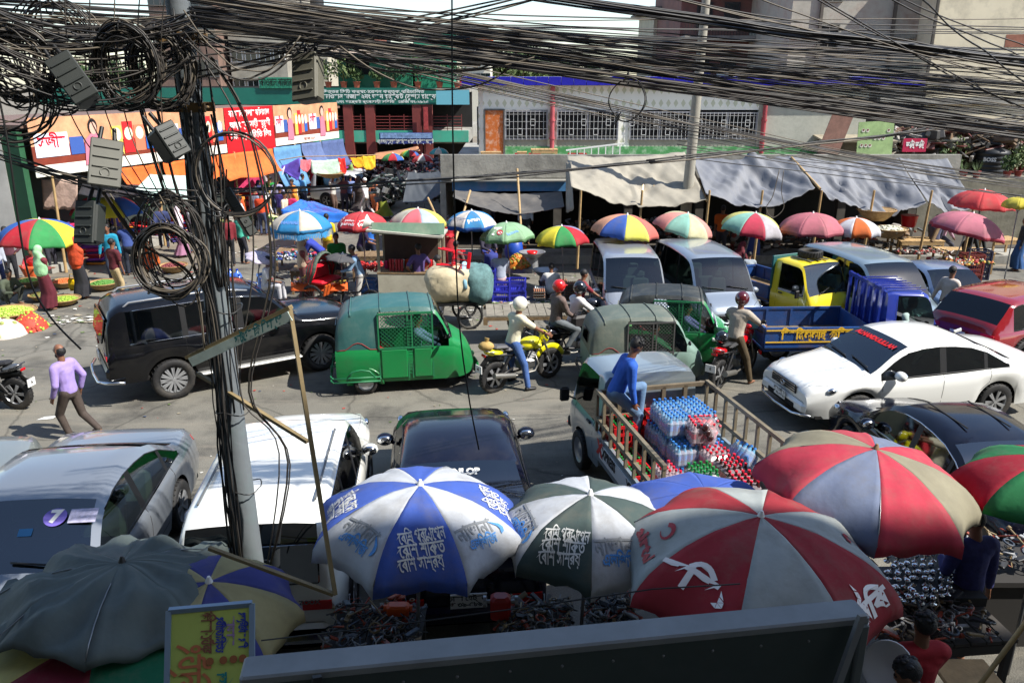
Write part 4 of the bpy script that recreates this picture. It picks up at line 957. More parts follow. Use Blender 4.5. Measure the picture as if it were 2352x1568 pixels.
lb('eave_beam', ((ea.x+eb.x)/2, -.25, (et+ea.z)/2), (ew, .1, eh*.97), WHITE, MH)
tb.rbox((0, 0, 0), (TW-.02, .03, eh-.02), .006); tm = tb.mesh('tile', [mat((44, 42, 160), .2, 0, .12, 2, coat=.4, name='blue_glazed_tile')])
for k in range(NT): part('tile', tm, MH, (ea.x+TW*(k+.5), -.315, (et+ea.z)/2))
lb('side_fascia', (ea.x-.0, 2.5, (et+ea.z)/2), (.06, 6, eh), mat((150, 40, 40), .6, name='red_fascia'), MH)
d_ = ops[0]; do = lb('door', ((d_[0]+d_[1])/2, .02, (d_[2]+d_[3])/2), (d_[1]-d_[0]-.06, .06, d_[3]-d_[2]), mat((186, 98, 38), .55, 0, .08, 2, name='orange_door', dirt=(215, 190, 170), dirtamt=.8, ds=5), MH)
b_ = MB(); b_.bar((d_[0], -.02, d_[2]), (d_[0], -.02, d_[3]), .07); b_.bar((d_[1], -.02, d_[2]), (d_[1], -.02, d_[3]), .07); b_.bar((d_[0], -.02, d_[3]), (d_[1], -.02, d_[3]), .06); b_.build('door_frame', STEEL, do)
GR = mat((200, 200, 198), .5, 0, name='grille_paint')
for (a, b, c, d) in ops[1:]:
    w_ = b-a; h_ = d-c; f = MB(); e = .06
    for x in (a+e/2, b-e/2, (a+b)/2): f.box((x, 0, (c+d)/2), (e, .12, h_))
    for z in (c+e/2, d-e/2): f.box(((a+b)/2, -.002, z), (w_, .12, e))
    fo = f.build('window', mat((150, 152, 160), .4, .5, name='aluminium'), MH)
    p = MB(); p.box(((a+b)/2, .05, (c+d)/2), (w_-.04, .02, h_-.04)); p.build('pane', mat((22, 24, 28), .25, name='dark_pane'), fo)
    gl = MB(); n = max(6, int(w_/.16))
    for k in range(n+1):
        x = a+w_*k/n; gl.bar((x, -.08, c), (x, -.08, d), .014)
    for k in range(4): z = c+h_*(k+.5)/4; gl.bar((a, -.085, z), (b, -.085, z), .01)
    for k in range(0, n, 3):
        x = a+w_*(k+.5)/n; z = c+h_*(.28 if (k//3) % 2 else .6); s_ = .09
        for q in ((-s_, -s_*1.3, s_, -s_*1.3), (-s_, s_*1.3, s_, s_*1.3), (-s_, -s_*1.3, -s_, s_*1.3), (s_, -s_*1.3, s_, s_*1.3)): gl.bar((x+q[0], -.09, z+q[1]), (x+q[2], -.09, z+q[3]), .022)
    gl.build('grille', GR, fo)
for xx, c_ in ((1268, (170, 78, 84)), (1752, (150, 60, 66)), ):
    b_ = MB(); x = xq(xx); b_.tube((x, -.12, zq(352)), (x, -.12, z1-.05), .09, n=10)
    for z in (3.6, 4.3, 5.0): b_.tube((x, -.12, z), (x, -.12, z+.08), .12, n=10)
    b_.build('drain_pipe', mat(c_, .6, 0, .2, 3, name='red_pipe'), MH)
# ---------------------------------------------------------------- beige building at the right, and the grey flats behind
BE = mat((214, 204, 178), .9, 0, .08, .5, .2, 4, name='beige_render', dirt=(110, 104, 92), dirtamt=.6, ds=.6)
R1 = thing('apartment_building', 'big cream rendered building with peeling plaster, rising behind the rubbish heap', 'building', (0, 36, 0)); a = Q(1985, 300, 36.5); 
def bx_(name, p, q, y0, y1, z0, z1, m, par): b = MB(); b.box(((p+q)/2, (y0+y1)/2, (z0+z1)/2), (q-p, y1-y0, z1-z0)); return b.build(name, m, par)
xa = Q(2145, 100, 36).x; xb = Q(1990, 300, 36.6).x
bx_('wall', xb, xa, 1.2, 9, 0, 6.4, mat((168, 160, 142), .9, 0, .15, .8, .3, 5, name='stained_render', dirt=(80, 76, 68), dirtamt=.7, ds=1), R1)
bx_('wall', xa, 34, .0, 9, 0, 12, BE, R1); bx_('cornice', xa-2.0, 34, -.12, .0, zq(240, 36), zq(225, 36), CONC, R1)
bx_('side_wall', xa-5.6, xa, 1.6, 9, 6.4, 12, mat((176, 172, 160), .9, 0, .2, .9, .4, 5, name='flaking_render', dirt=(120, 80, 66), dirtamt=.7, ds=.9), R1)
for k in range(3): bx_('band', xa-5.55, xa-.1, 1.5, 1.6, 7.6+1.9*k, 7.75+1.9*k, CONC, R1); windows(R1, [(xa-3.9, 1.58, 8.6+1.9*k-.9)], .9, 1.0, mat((110, 108, 100), .6, name='grey_frame'))
for k in range(2): bx_('old_drain', xa-1.2-3.2*k, xa-1.08-3.2*k, 1.46, 1.58, 6.4, 12, mat((90, 84, 76), .8, name='old_pipe'), R1)
for x, z in ((3, 7.2), (5.2, 9.3)): bx_('exposed_brick_patch', xa+x, xa+x+1.3, -.012, .0, z, z+.5, mat((140, 92, 74), .9, 0, .3, 3, name='bare_brick'), R1)
bx_('ledge', xa-5.6, xa-.05, .9, 1.6, 5.9, 6.35, CONC, R1)
for k in range(5): bx_('wall_stain_pipe', xa-.16-.0*k, xa-.08, -.1, -.02, 2.2, 11, mat((70, 66, 60), .8, name='old_pipe'), R1) if k == 0 else None
for (x, z) in ((2230, 100), (2300, 60)): pass
R2 = thing('apartment_building', 'dark red and grey flats with washing on the balconies above the blue eave', 'building', (0, 44, 0))
x0, x1 = Q(1560, 100, 44).x, Q(1960, 100, 44).x
bx_('wall', x0, x1+1, 0, 8, 3, 12.5, mat((128, 92, 84), .9, 0, .25, .8, name='red_brown_render', dirt=(90, 86, 82), dirtamt=.7), R2)
bx_('roof_edge', x0-.3, x1+1, -1.0, 0, 12.3, 12.8, CONC, R2)
for fl in range(3):
    z = zq(172, 43.2)+fl*2.6
    bx_('balcony_slab', x0, x1+1, -1.3, 0, z-.9, z-.75, CONC, R2)
    b = MB()
    for k in range(60): x = x0+(x1-x0)*k/59; b.bar((x, -1.28, z-.75), (x, -1.28, z+.1), .02)
    b.bar((x0, -1.28, z+.1), (x1, -1.28, z+.1), .04); setp(b.build('balcony_railing', mat((60, 62, 60), .6, .5, name='iron'), R2), kind='stuff')
    for k in range(5): x = x0+1.2+(x1-x0-2)*k/5; o = bx_('window', x-.4, x+.4, -.06, .02, z-.3, z+.9, mat((60, 60, 62), .5, name='frame'), R2); bx_('pane', x-.34, x+.34, -.08, -.05, z-.24, z+.84, PANE, o)
for k in range(9):
    xx = x0+.8+k*.9; c_ = random.choice([(200, 200, 205), (190, 40, 60), (50, 60, 120), (220, 220, 215), (120, 30, 60)]); z = zq(172, 43.2)+random.choice([0, 2.6])
    b = MB(); b.grid(lambda u, v: Vector((xx+.6*u, 42.55+.05*sin(u*9), z+.1-.75*v)), 6, 4); setp(b.build('washing', cloth(c_), None, solid=.01), 'piece of washing hung over the flats railing above the eave', 'washing', 'washing on the balconies')
R3 = thing('apartment_building', 'pale blue building with a water tank shed, partly behind the concrete lamp pole', 'building', (0, 50, 0)); x0, x1 = Q(1508, 60, 50).x, Q(1830, 60, 50).x
bx_('wall', Q(1588, 60, 50).x, x1, 0, 8, 3, 14, mat((98, 140, 178), .8, 0, .12, .6, name='blue_render', dirt=(60, 80, 90), dirtamt=.6), R3)
bx_('annex', x0, Q(1590, 60, 50).x, 1, 7, 3, Q(1500, 22, 50).z, mat((190, 182, 160), .8, 0, .1, 1, name='cream_render'), R3); bx_('annex_roof', x0-.5, Q(1590, 60, 50).x, -.3, 7.5, Q(1500, 22, 50).z, Q(1500, 16, 50).z, mat((110, 108, 100), .8, name='tin'), R3)
for xx in (1610, 1660, 1720): windows(R3, [(Q(xx, 40, 50).x, -.02, Q(xx, 40, 50).z)], 1.0, 1.4, WHITE)
# ---------------------------------------------------------------- green market at the end of the side street
GM = thing('market_building', 'two storey green market with white lettered sign band and red columns', 'building', (0, 50, 0)); GRN = mat((26, 104, 88), .5, 0, .12, 1.2, name='green_sign'); MINT = mat((70, 170, 140), .6, 0, .1, 1, name='mint_paint', dirt=(120, 150, 140), dirtamt=.5)
gx0, gx1 = Q(440, 230, 50).x-9, Q(1002, 230, 50).x
bx_('sign_band', gx0, gx1, -.2, .1, Q(700, 240, 50).z, Q(700, 202, 50).z, GRN, GM)
bx_('roof', gx0, gx1+2, .1, 12, Q(700, 204, 50).z-.2, Q(700, 204, 50).z, CONC, GM)
bx_('mint_band', gx0, gx1+1.9, -.1, .1, Q(700, 326, 50).z, Q(700, 300, 50).z, MINT, GM)
bx_('floor', gx0, gx1+1.9, .1, 12, Q(700, 326, 50).z-.1, Q(700, 303, 50).z, CONC, GM); bx_('back_wall', gx0, gx1+1.9, 5, 5.2, 0, 5.5, mat((40, 40, 40), .9, 0, .3, 1, name='dark_wall'), GM)
RC = mat((118, 52, 46), .7, 0, .2, 2, name='red_column')
for xx in (560, 700, 800, 850, 958, 982): x = Q(xx, 260, 50).x; bx_('column', x-.28, x+.28, -.15, .35, 0, Q(700, 240, 50).z, RC, GM)
za = Q(700, 300, 50).z
rl = MB()
for k in range(5): rl.bar((gx0, -.05, za+.18*k+.1), (gx1+1.5, -.05, za+.18*k+.1), .035)
for k in range(30): x = gx0+(gx1+1.5-gx0)*k/29; rl.bar((x, -.05, za), (x, -.05, za+.95), .035)
rl.build('railing', mat((130, 56, 52), .6, name='red_rail'), GM)
wx = mat((225, 230, 225), .6, name='sign_white'); 
def onband(s, xd, yd, size, D, par, m, wd=None, bold=.004, off=0.24):
    p = Q(xd, yd, D); return lettering(s, par, plane_fn((p.x, -off, p.z), (1, 0, 0), (0, 0, 1)), m, size, bold, wd, 1)
onband('উত্তর সিটি কর্পোরেশন কর্তৃক পরিচালিত', 860, 211, .24, 50, GM, wx, 6.0); onband('কাওরান বাজার ২নং ভবন মার্কেট (সুপার মার্কেট)', 880, 222, .36, 50, GM, wx, 7.0, .008); onband('২নং মার্কেট ব্যবসায়ী সমিতি   রেজি নং-২৯২৫', 880, 234, .2, 50, GM, wx, 5.5)
bl = bx_('blue_banner', Q(872, 320, 49.7).x, Q(994, 320, 49.7).x, -.4, -.3, Q(700, 330, 49.7).z, Q(700, 305, 49.7).z, mat((52, 66, 130), .6, name='banner_blue'), GM)
bx_('banner_picture', Q(874, 320, 49.6).x, Q(992, 320, 49.6).x, -.44, -.4, Q(700, 318, 49.6).z, Q(700, 306, 49.6).z, mat((120, 150, 190), .6, 0, .5, 6, name='banner_photo'), GM); onband('২য় তলায় বৃহত্তর ইলেকট্রিক ও ইলেকট্রনিক্স মার্কেট', 932, 325, .3, 49.7, GM, wx, 3.4, .01, .42)
hb = Q(634, 190, 49.7); bx_('name_board', Q(595, 190, 49.7).x, Q(672, 190, 49.7).x, -.3, -.22, Q(600, 203, 49.7).z, Q(600, 178, 49.7).z, mat((40, 130, 100), .5, name='board_green'), GM); onband('কাওরান বাজার', 634, 190, .62, 49.7, GM, mat((12, 30, 24), .6, name='sign_dark'), 1.9, .008, .34)
cy = bx_('cyan_board', gx1+.05, gx1+2.0, -.5, -.4, Q(700, 240, 50).z, Q(700, 207, 50).z, mat((110, 180, 195), .5, name='cyan_board'), GM)
bx_('notice_board', Q(974, 270, 49.8).x, Q(984, 270, 49.8).x, -.45, -.4, Q(700, 298, 49.8).z, Q(700, 246, 49.8).z, mat((160, 60, 60), .6, 0, .4, 8, name='notice'), GM)
roofz = Q(700, 202, 50).z
# roof garden
def foliage(mb, c, r, n, s=.12, m=0, seed=0):
    rd = random.Random(seed)
    for k in range(n):
        d = Vector((rd.gauss(0, 1), rd.gauss(0, 1), rd.gauss(0, 1))).normalized()*rd.random()**.45; p = Vector(c)+Vector((d.x*r[0], d.y*r[1], d.z*r[2])); lump = mnoise.noise(p*(1.4/max(r)))
        if lump < -.25: continue
        q = Euler((rd.random()*6, rd.random()*6, rd.random()*6)).to_matrix(); z_ = s*(.6+.8*rd.random())
        mb.add([p+q @ Vector(v) for v in ((-z_, 0, 0), (0, -z_*.45, 0), (z_, 0, 0), (0, z_*.45, 0))], [(0, 1, 2, 3)], m, False)
LEAF = [mat((62, 84, 40), .7, 0, .35, 3, name='leaf'), mat((92, 108, 62), .7, 0, .3, 3, name='leaf'), mat((50, 72, 44), .7, 0, .35, 3, name='leaf')]
for k, (xx, rr, lf, lb_) in enumerate(((755, .8, 1, 'dry looking shrub'), (790, .9, 1, 'loose grey green shrub'), (820, .5, 0, 'small dark potted bush'), (866, .5, 0, 'compact green bush'), (905, .8, 2, 'dark leafy shrub'), (960, 1.1, 0, 'big bushy plant'), (1010, 1.2, 0, 'wide spreading shrub'), (1050, .7, 2, 'low shrub over the corner'))):
    p = Q(xx, 200, 51); t = thing('potted_shrub', lb_+' number %s along the green market roof edge' % ['one', 'two', 'three', 'four', 'five', 'six', 'seven', 'eight'][k] if False else lb_+' on the roof edge of the green market', 'shrub', (p.x, 51, roofz), 0, 'roof garden of the green market')
    m = MB(); foliage(m, (0, 0, rr*.9+.3), (rr, rr, rr*.75), int(420*rr), .1, 0, k); m.build('foliage', LEAF[lf], t); m = MB(); m.lathe([(.15, 0), (.22, .35), (.25, .35), (.2, .3)], 10); m.build('pot', mat((150, 80, 60), .8, name='pot'), t); m = MB(); m.tube((0, 0, .3), (0, 0, rr), .03); m.build('stem', WOOD, t)
t = thing('roof_shed', 'green painted shed with striped awning on the market roof', 'shed', (Q(870, 180, 53).x, 53, roofz)); b = MB(); b.box((0, 0, 1.1), (4.5, 3, 2.2)); b.build('wall', mat((36, 120, 90), .6, 0, .1, 1, name='shed_green'), t); b = MB(); b.box((0, -1.7, 2.1), (5, 1.6, .06), Matrix.Rotation(.25, 3, 'X')); b.build('awning', mat((190, 170, 150), .7, 0, .2, 3, name='awning'), t)
b = MB(); b.box((-1, -1.53, 1.2), (1.4, .05, .9)); b.build('window', DARK, t); b = MB(); b.box((3.6, .5, 1.6), (2.4, 3, 3.2)); b.build('stair_tower', mat((30, 130, 100), .6, name='shed_green2'), t)
# ---------------------------------------------------------------- far blocks and trees
def block(label, xd0, xd1, yd_top, D, m, rows, cols, fr, dep=12, w_=1.1, h_=1.5, hood=None, zb=0):
    a = Q(xd0, yd_top, D); b = Q(xd1, yd_top, D); t = thing('apartment_building', label, 'building', ((a.x+b.x)/2, D, 0)); W = b.x-a.x; Z = max(a.z, 7)
    q = MB(); q.box((0, dep/2, Z/2), (W, dep, Z)); q.build('wall', m, t); q = MB(); q.box((0, dep/2-.1, Z+.1), (W+.5, dep+.5, .25)); q.build('roof', CONC, t)
    sp = [(-W/2+W*(c+.5)/cols, -.03, Z-2.0-3.0*r) for r in range(rows) for c in range(cols) if Z-2-3*r > 3]
    windows(t, sp, w_, h_, fr, hood=hood)
    for (x, z) in ((W*.2, 0), (-W*.3, 0)): q = MB(); q.tube((x, 3, Z), (x, 3, Z+1.6), .7, n=12); q.build('water_tank', mat((40, 42, 44), .5, name='tank'), t)
    return t
GC = mat((150, 145, 132), .9, 0, .18, .3, name='weathered_render', dirt=(84, 80, 74), dirtamt=.7, ds=.35); BRK = mat((130, 78, 62), .9, 0, .2, .6, name='far_brick', dirt=(90, 70, 60), dirtamt=.5)
block('weathered grey flats with a blank stair wall behind the tall utility pole', 505, 640, -90, 80, GC, 6, 4, WHITE, hood=CONC)
block('lower cream flats with barred windows next to the grey flats', 640, 745, 30, 84, mat((170, 163, 145), .9, 0, .15, .4, name='cream_far', dirt=(110, 105, 95), dirtamt=.5), 4, 4, WHITE, hood=CONC)
block('reddish brick flats beside the cream flats in the distance', 730, 850, 62, 95, BRK, 4, 6, WHITE)
block('old dark flats behind the coiled cables', 330, 480, -60, 78, mat((120, 96, 84), .9, 0, .2, .5, name='old_brick', dirt=(60, 56, 52), dirtamt=.6), 6, 5, mat((90, 90, 90), .6, name='grey_frame'))
block('low white block with many small windows left of the orange tower', 850, 1000, 112, 120, mat((190, 186, 172), .9, 0, .1, .3, name='white_far'), 3, 9, STEEL)
block('slim orange and white tower far beyond the market', 1067, 1130, 84, 150, mat((186, 96, 56), .8, 0, .05, .3, name='orange_render'), 7, 4, WHITE, w_=2.4, h_=1.8)
block('small white house below the orange tower', 1060, 1125, 140, 90, mat((200, 196, 180), .9, 0, .1, .3, name='white_far2'), 2, 3, STEEL)
def tree(label, xd, D, h, r, n, s, lf=0, seed=1):
    p = Q(xd, 200, D); t = thing('leafy_tree', label, 'tree', (p.x, D, 0), 0, 'trees beyond the market'); rd = random.Random(seed)
    m = MB(); m.tube((0, 0, 0), (.1, 0, h*.55), .3, .18)
    for k in range(7): a = k*.9; m.tube((.1, 0, h*.45), (r*.7*cos(a), r*.7*sin(a), h*(.7+.04*k)), .1, .03, 5)
    m.build('trunk', mat((80, 66, 52), .9, name='bark'), t)
    m = MB()
    for k in range(11): a = rd.random()*6.3; q = rd.random()**.5*r*.8; foliage(m, (q*cos(a), q*sin(a), h*(.62+.34*rd.random())), (r*.5, r*.5, h*.13), n//11, s, 0, seed*31+k)
    m.build('crown', LEAF[lf], t)
tree('broad tree at the left of the gap between the tower and the blue building', 1180, 105, 8.8, 4.2, 4200, .3, 1, 2); tree('taller tree in the middle of the far gap', 1235, 110, 9.6, 4.6, 4800, .3, 0, 3); tree('low dark tree by the far scaffold', 1300, 100, 8.3, 3.5, 3500, .28, 2, 4)
tree('tree showing between the cable coils at the left', 205, 60, 7.0, 2.2, 3000, .16, 0, 6); tree('small tree behind the left coils', 300, 62, 6.9, 1.8, 2400, .16, 2, 7)
# ---------------------------------------------------------------- row of shops with the long advertising boards (left)
BA = Vector((-14.7, 25, 0)); BBp = Vector((-9.0, 43, 0)); bd = (BBp-BA).normalized(); ang = atan2(bd.y, bd.x); Lb = (BBp-BA).length
SB = thing('shop_row', 'row of tin roofed shops under long advertising boards', 'building', BA, ang)   # local x runs along the boards, -y faces the street
bz0, bz1 = 3.1, 4.8
def sbx(name, x0, x1, y0, y1, z0, z1, m, par=SB): b = MB(); b.box(((x0+x1)/2, (y0+y1)/2, (z0+z1)/2), (x1-x0, y1-y0, z1-z0)); return b.build(name, m, par)
sbx('wall', 0, Lb, 1.6, 1.8, 0, 4.4, mat((52, 60, 56), .9, 0, .3, 1, name='shop_back')); sbx('roof', -.1, Lb+.4, .1, 6.8, 4.5, 4.6, mat((120, 96, 84), .7, .3, .2, 2, name='rusty_tin'))
sbx('side_wall', -.2, 0, .2, 6, 0, 4.4, mat((34, 84, 54), .7, 0, .2, 1.5, name='green_side')); sbx('floor', 0, Lb, 0, 6, 0, .25, CONC)
# boards: four printed panels, each a flat board of its own, hung on the fascia
PR = {}
def pm(c): return mat(c, .45, 0, name='print')
def board(x0, x1, kind, label):
    t = thing('billboard', label, 'billboard', BA+bd*x0+Vector((bd.y, -bd.x, 0))*.06, ang, 'advertising boards over the shop row'); W = x1-x0; Hh = bz1-bz0
    def pan(name, a, b, c, d, m, off): q = MB(); q.box(((a+b)/2*W, -off, bz0+(c+d)/2*Hh), ((b-a)*W, .03, (d-c)*Hh)); return q.build(name, m, t)
    if kind == 'red':
        pan('panel', 0, 1, -.08, 1, pm((200, 24, 34)), .0)
        for i, s in enumerate(('কাওরান বাজার কাঁচামাল', 'আড়ৎ ব্যবসায়ী বহুমুখী', 'সমবায় সমিতি লিঃ')): lettering(s, t, plane_fn((W/2, -.022, bz0+Hh*(.85-.27*i)), (1, 0, 0), (0, 0, 1)), pm((240, 235, 230)), .36, .008, W*.84)
        return
    pan('panel', 0, 1, .5, 1, mat((206, 150, 112), .5, 0, .3, 1.5, name='print'), 0); pan('panel', 0, 1, .16, .5, mat((126, 52, 34), .5, 0, .25, 2, name='print'), 0); pan('panel', 0, 1, -.04, .16, pm((232, 228, 215)), .0)
    n = 2 if kind == 2 else 1
    for j in range(n):
        o = j/n; k = 1/n
        pan('print', o+.02*k, o+.25*k, .30, .72, pm((220, 222, 236)), .02); lettering('সজীব', t, plane_fn(((o+.135*k)*W, -.04, bz0+.55*Hh), (1, 0, 0), (0, 0, 1)), pm((200, 16, 40)), .5, .012, .19*k*W)
        pan('print', o+.26*k, o+.36*k, .3, .62, pm((60, 90, 160)), .018)
        # a woman in pink holding a packet, printed flat
        q = MB(); cx = (o+.44*k)*W; rr = .12*Hh; yv = -.045
        def disc(cx, cz, rx, rz, m): q.add([(cx+rx*cos(a), yv, bz0+cz+rz*sin(a)) for a in [2*pi*i/16 for i in range(16)]], [tuple(range(16))], m, False)
        q.add([(cx-.09*k*W, yv-.002, bz0+.08*Hh), (cx+.09*k*W, yv-.002, bz0+.08*Hh), (cx+.07*k*W, yv-.002, bz0+.55*Hh), (cx+.02*k*W, yv-.002, bz0+.66*Hh), (cx-.02*k*W, yv-.002, bz0+.66*Hh), (cx-.07*k*W, yv-.002, bz0+.55*Hh)], [tuple(range(6))], 0, False)
        yv -= .004; disc(cx, .79*Hh, rr*.95, rr*1.25, 1); yv -= .004; disc(cx, .755*Hh, rr*.72, rr, 2); q.build('print', [pm((206, 120, 140)), pm((30, 22, 24)), pm((216, 170, 150))], t)
        for i, c_ in enumerate(((232, 196, 90), (214, 40, 44), (226, 120, 90), (40, 96, 180))):
            x = o+(.58+.095*i)*k; pan('print', x, x+.085*k, .2+.02*i, .84-.08*abs(i-1), pm(c_), .02); 
            q = MB(); q.add([((x+.043*k)*W+.035*k*W*cos(a), -.042, bz0+.6*Hh+.13*Hh*sin(a)) for a in [2*pi*i2/14 for i2 in range(14)]], [tuple(range(14))], 0, False); q.build('print', pm((240, 225, 190)), t)
    lettering('ফোনঃ ০১৭', t, plane_fn((W*.5, -.022, bz0+.05*Hh), (1, 0, 0), (0, 0, 1)), pm((150, 60, 50)), .2, .005)
board(.0, 5.6, 1, 'long printed board with red brand word, woman in pink and food packets, nearest end'); board(5.65, 9.4, 1, 'second printed food board, just left of the utility pole'); board(9.45, 12.9, 'red', 'red board with white Bengali writing between the food boards'); board(12.95, 18.7, 2, 'farther food board showing the same woman twice')
for k in range(8):
    x = .3+k*2.3; q = MB(); q.tube((x, -.25, 0), (x+.1, -.25, 3.05), .05, .04, 6); q.build('post', BAMB, SB)
for (x0, x1, c_, z0_) in ((3.2, 5.0, (206, 92, 30), 2.2), (5.3, 8.2, (214, 96, 30), 2.1), (8.4, 12.2, (210, 100, 40), 2.0), (12.4, 14.5, (86, 132, 172), 1.2), (14.7, 16.4, (84, 100, 140), 2.0), (16.6, 18.6, (70, 86, 128), 1.7)):
    q = MB(); q.grid(lambda u, v: Vector((x0+(x1-x0)*u, -.3-.5*v*v+.05*sin(u*17+v*3)+.06*sin(u*6), 3.0-(3.0-z0_)*v+.05*sin(u*9)*v)), 24, 8); o = q.build('hanging_sheet', cloth(c_, .2), None, solid=.01); o.location = BA; o.rotation_euler = (0, 0, ang)
    setp(o, {206: 'short orange sheet hung under the first food board', 214: 'long orange sheet below the second food board', 210: 'orange sheet just behind the utility pole', 86: 'light blue tarpaulin under the red board end', 84: 'faded blue sheet below the farther food board', 70: 'dark blue crumpled sheet at the far end of the shop row'}[c_[0]], 'sheet', 'sheets hung under the advertising boards')
# shuttered wall at the far left
t = thing('shutter_wall', 'grey white roller shutter front at the far left edge behind the crates', 'building', (-17.6, 24.5, 0), .25); q = MB(); q.box((0, 1.5, 2.3), (4.2, 3, 4.6)); q.build('wall', mat((150, 150, 148), .7, 0, .2, 1, name='grey_front'), t)
for k in range(12): q = MB(); q.rbox((0, -.04, 2.9+.14*k), (3.6, .04, .13), .02); q.build('slat', mat((185, 186, 184), .5, .3, name='shutter'), t)
# ---------------------------------------------------------------- placing the vehicles
def fit2(A, a, B, b, smin=.9, smax=1.12, tag=''):
    d = Vector(B[:2])-Vector(A[:2]) if False else Vector((B.x-A.x, B.y-A.y)); l = Vector((b[0]-a[0], b[1]-a[1])); rz = atan2(d.y, d.x)-atan2(l.y, l.x)
    s = d.length/l.length; s2 = min(smax, max(smin, s)); c, sn = cos(rz), sin(rz); m = Vector(((a[0]+b[0])/2, (a[1]+b[1])/2)); w_ = Vector(((A.x+B.x)/2, (A.y+B.y)/2))
    if DBG: print('FIT', tag, 'scale %.2f used %.2f heading %.0f at %.1f %.1f' % (s, s2, math.degrees(rz), w_.x, w_.y))
    return Vector((w_.x-s2*(c*m.x-sn*m.y), w_.y-s2*(sn*m.x+c*m.y), 0)), rz, s2
DBG = False
SUVp = dict(SUV); SUVw = dict(SUV, chrome=False)
# black four-wheel drive
l, r, s = fit2(P(404, 912), (-1.38, -.82), P(738, 848), (1.46, -.82), 1.0, 1.12, tag='suv')
t, B = car('glossy black four-wheel drive with roof rails and split spoke alloys, behind the tall utility pole', 'car', dict(SUV, sill=.44), carpaint((9, 10, 14), dust=.03), l, r, s, GLASSD, rails=True, nspk=12, name='black_offroad_car')
for sd in (1, -1): q = MB(); q.rbox((.04, sd*.93, .42), (2.0, .2, .05), .02); q.build('running_board', mat((200, 200, 196), .4, .5, name='step'), t)
q = MB(); q.path([(-2.5, .8, .5), (-2.6, .55, .46), (-2.62, 0, .45), (-2.6, -.55, .46), (-2.5, -.8, .5), (-2.2, -.96, .5)], .03, 8); q.build('rear_guard', CHR, t)
for sd in (1, -1): q = MB(); patch(q, B, -2.38, -2.2, 2.6, 4.4, sd, .012, 4, 5); q.build('taillight', REDL, t)
q = MB(); q.rbox((-2.4, 0, 1.42), (.03, 1.3, .45), .02, Matrix.Rotation(radians(12), 3, 'Y')); q.build('rear_window', GLASSD, t)
# rickshaws
GREEN = mat((16, 122, 62), .38, 0, .06, 3, .1, 8, .25, (60, 80, 60), .5, 1.5, name='green_paint'); HOODG = mat((46, 92, 90), .5, 0, .1, 1.5, .25, 5, .1, name='hood_vinyl', dirt=(110, 118, 108), dirtamt=.4)
l, r, s = fit2(P(837, 905), (-.78, -.56), P(1070, 866), (1.12, 0), tag='cng')
s *= .95; t, B = rickshaw('bright green auto rickshaw with teal hood, a red clad passenger inside', GREEN, HOODG, l, r, s)
RICK1 = (l, r, s)
q = MB(); patch(q, B, -1.2, -1.0, 5.6, 6.6, -1, .012, 3, 3); q.build('sticker', mat((205, 196, 205), .5, name='sticker'), t)
GREYG = mat((112, 138, 128), .5, 0, .1, 2, .15, 8, .1, (90, 92, 84), .6, 1.2, name='grey_green_paint'); HOOD2 = mat((88, 98, 90), .6, 0, .12, 1.5, .3, 5, name='old_hood', dirt=(126, 122, 108), dirtamt=.6); HOOD3 = mat((40, 45, 46), .5, 0, .1, 1.5, .35, 6, name='dark_hood', dirt=(120, 118, 108), dirtamt=.4)
l, r, s = fit2(P(1345, 885), (-1.31, -.45), P(1575, 872), (1.0, -.3), .95, 1.12, tag='cng2')
l.y -= .3; s *= .96; t, B = rickshaw('old grey green auto rickshaw with patched hood, beside the small pickup cab', GREYG, HOOD2, l, r, s, STEEL, GREYG); RICK2 = (l, r, s)
WTX = mat((225, 225, 220), .6, name='white_print')
def bodytext(s_, t, B, x, row, side, size, m, wd=None, flip=1, slope=0):
    def fn(a, b):
        rr = B.rows(x)
        xx = x+a*(-side)*1.0; z0_ = B.pt(x, row, side).z; lo, hi = 0, 9.9
        for _ in range(18):
            mid = (lo+hi)/2
            if B.pt(xx, mid, side).z < z0_+b: lo = mid
            else: hi = mid
        return B.pt(xx, lo, side)+B.nrm(xx, lo, side)*.016
    return lettering(s_, t, fn, m, size, .01, wd, 1)
bodytext('প্রাইভেট', t, B, -.95, 6.15, -1, .13, WTX, .42); bodytext('প্রাইভেট', t, B, -.8, 4.95, -1, .14, WTX, .42)
q = MB(); patch(q, B, -.72, -.42, 5.7, 6.6, -1, .02, 3, 3); o = q.build('sticker', mat((110, 180, 110), .5, 0, .4, 12, name='sticker_green'), t)
q = MB(); c_ = B.pt(-1.15, 5.5, -1)+B.nrm(-1.15, 5.5, -1)*.02; n_ = B.nrm(-1.15, 5.5, -1); q.tube(c_-n_*.004, c_+n_*.004, .09, n=16); q.build('sticker', mat((190, 50, 50), .5, name='sticker_red'), t)
l, r, s = fit2(P(1500, 705, 1.45), (-.9, -.5), P(1640, 800, .25), (1.0, -.3), .95, 1.1, tag='cng3')
l = P(1545, 829, 0); r = radians(-10)
t, B = rickshaw('green auto rickshaw with dusty black hood in front of the silver vans', GREEN, HOOD3, l, r, .97); RICK3 = (l, r, .97)
q = MB(); patch(q, B, -1.15, -.8, 5.6, 6.7, -1, .015, 3, 3); q.build('sticker', mat((214, 210, 150), .5, 0, .3, 12, name='sticker_yellow'), t)
q = MB(); strip(q, B, [(.78, 2.6), (1.2, 2.6)], -1, .09, .0); q.build('white_band', WTX, t)
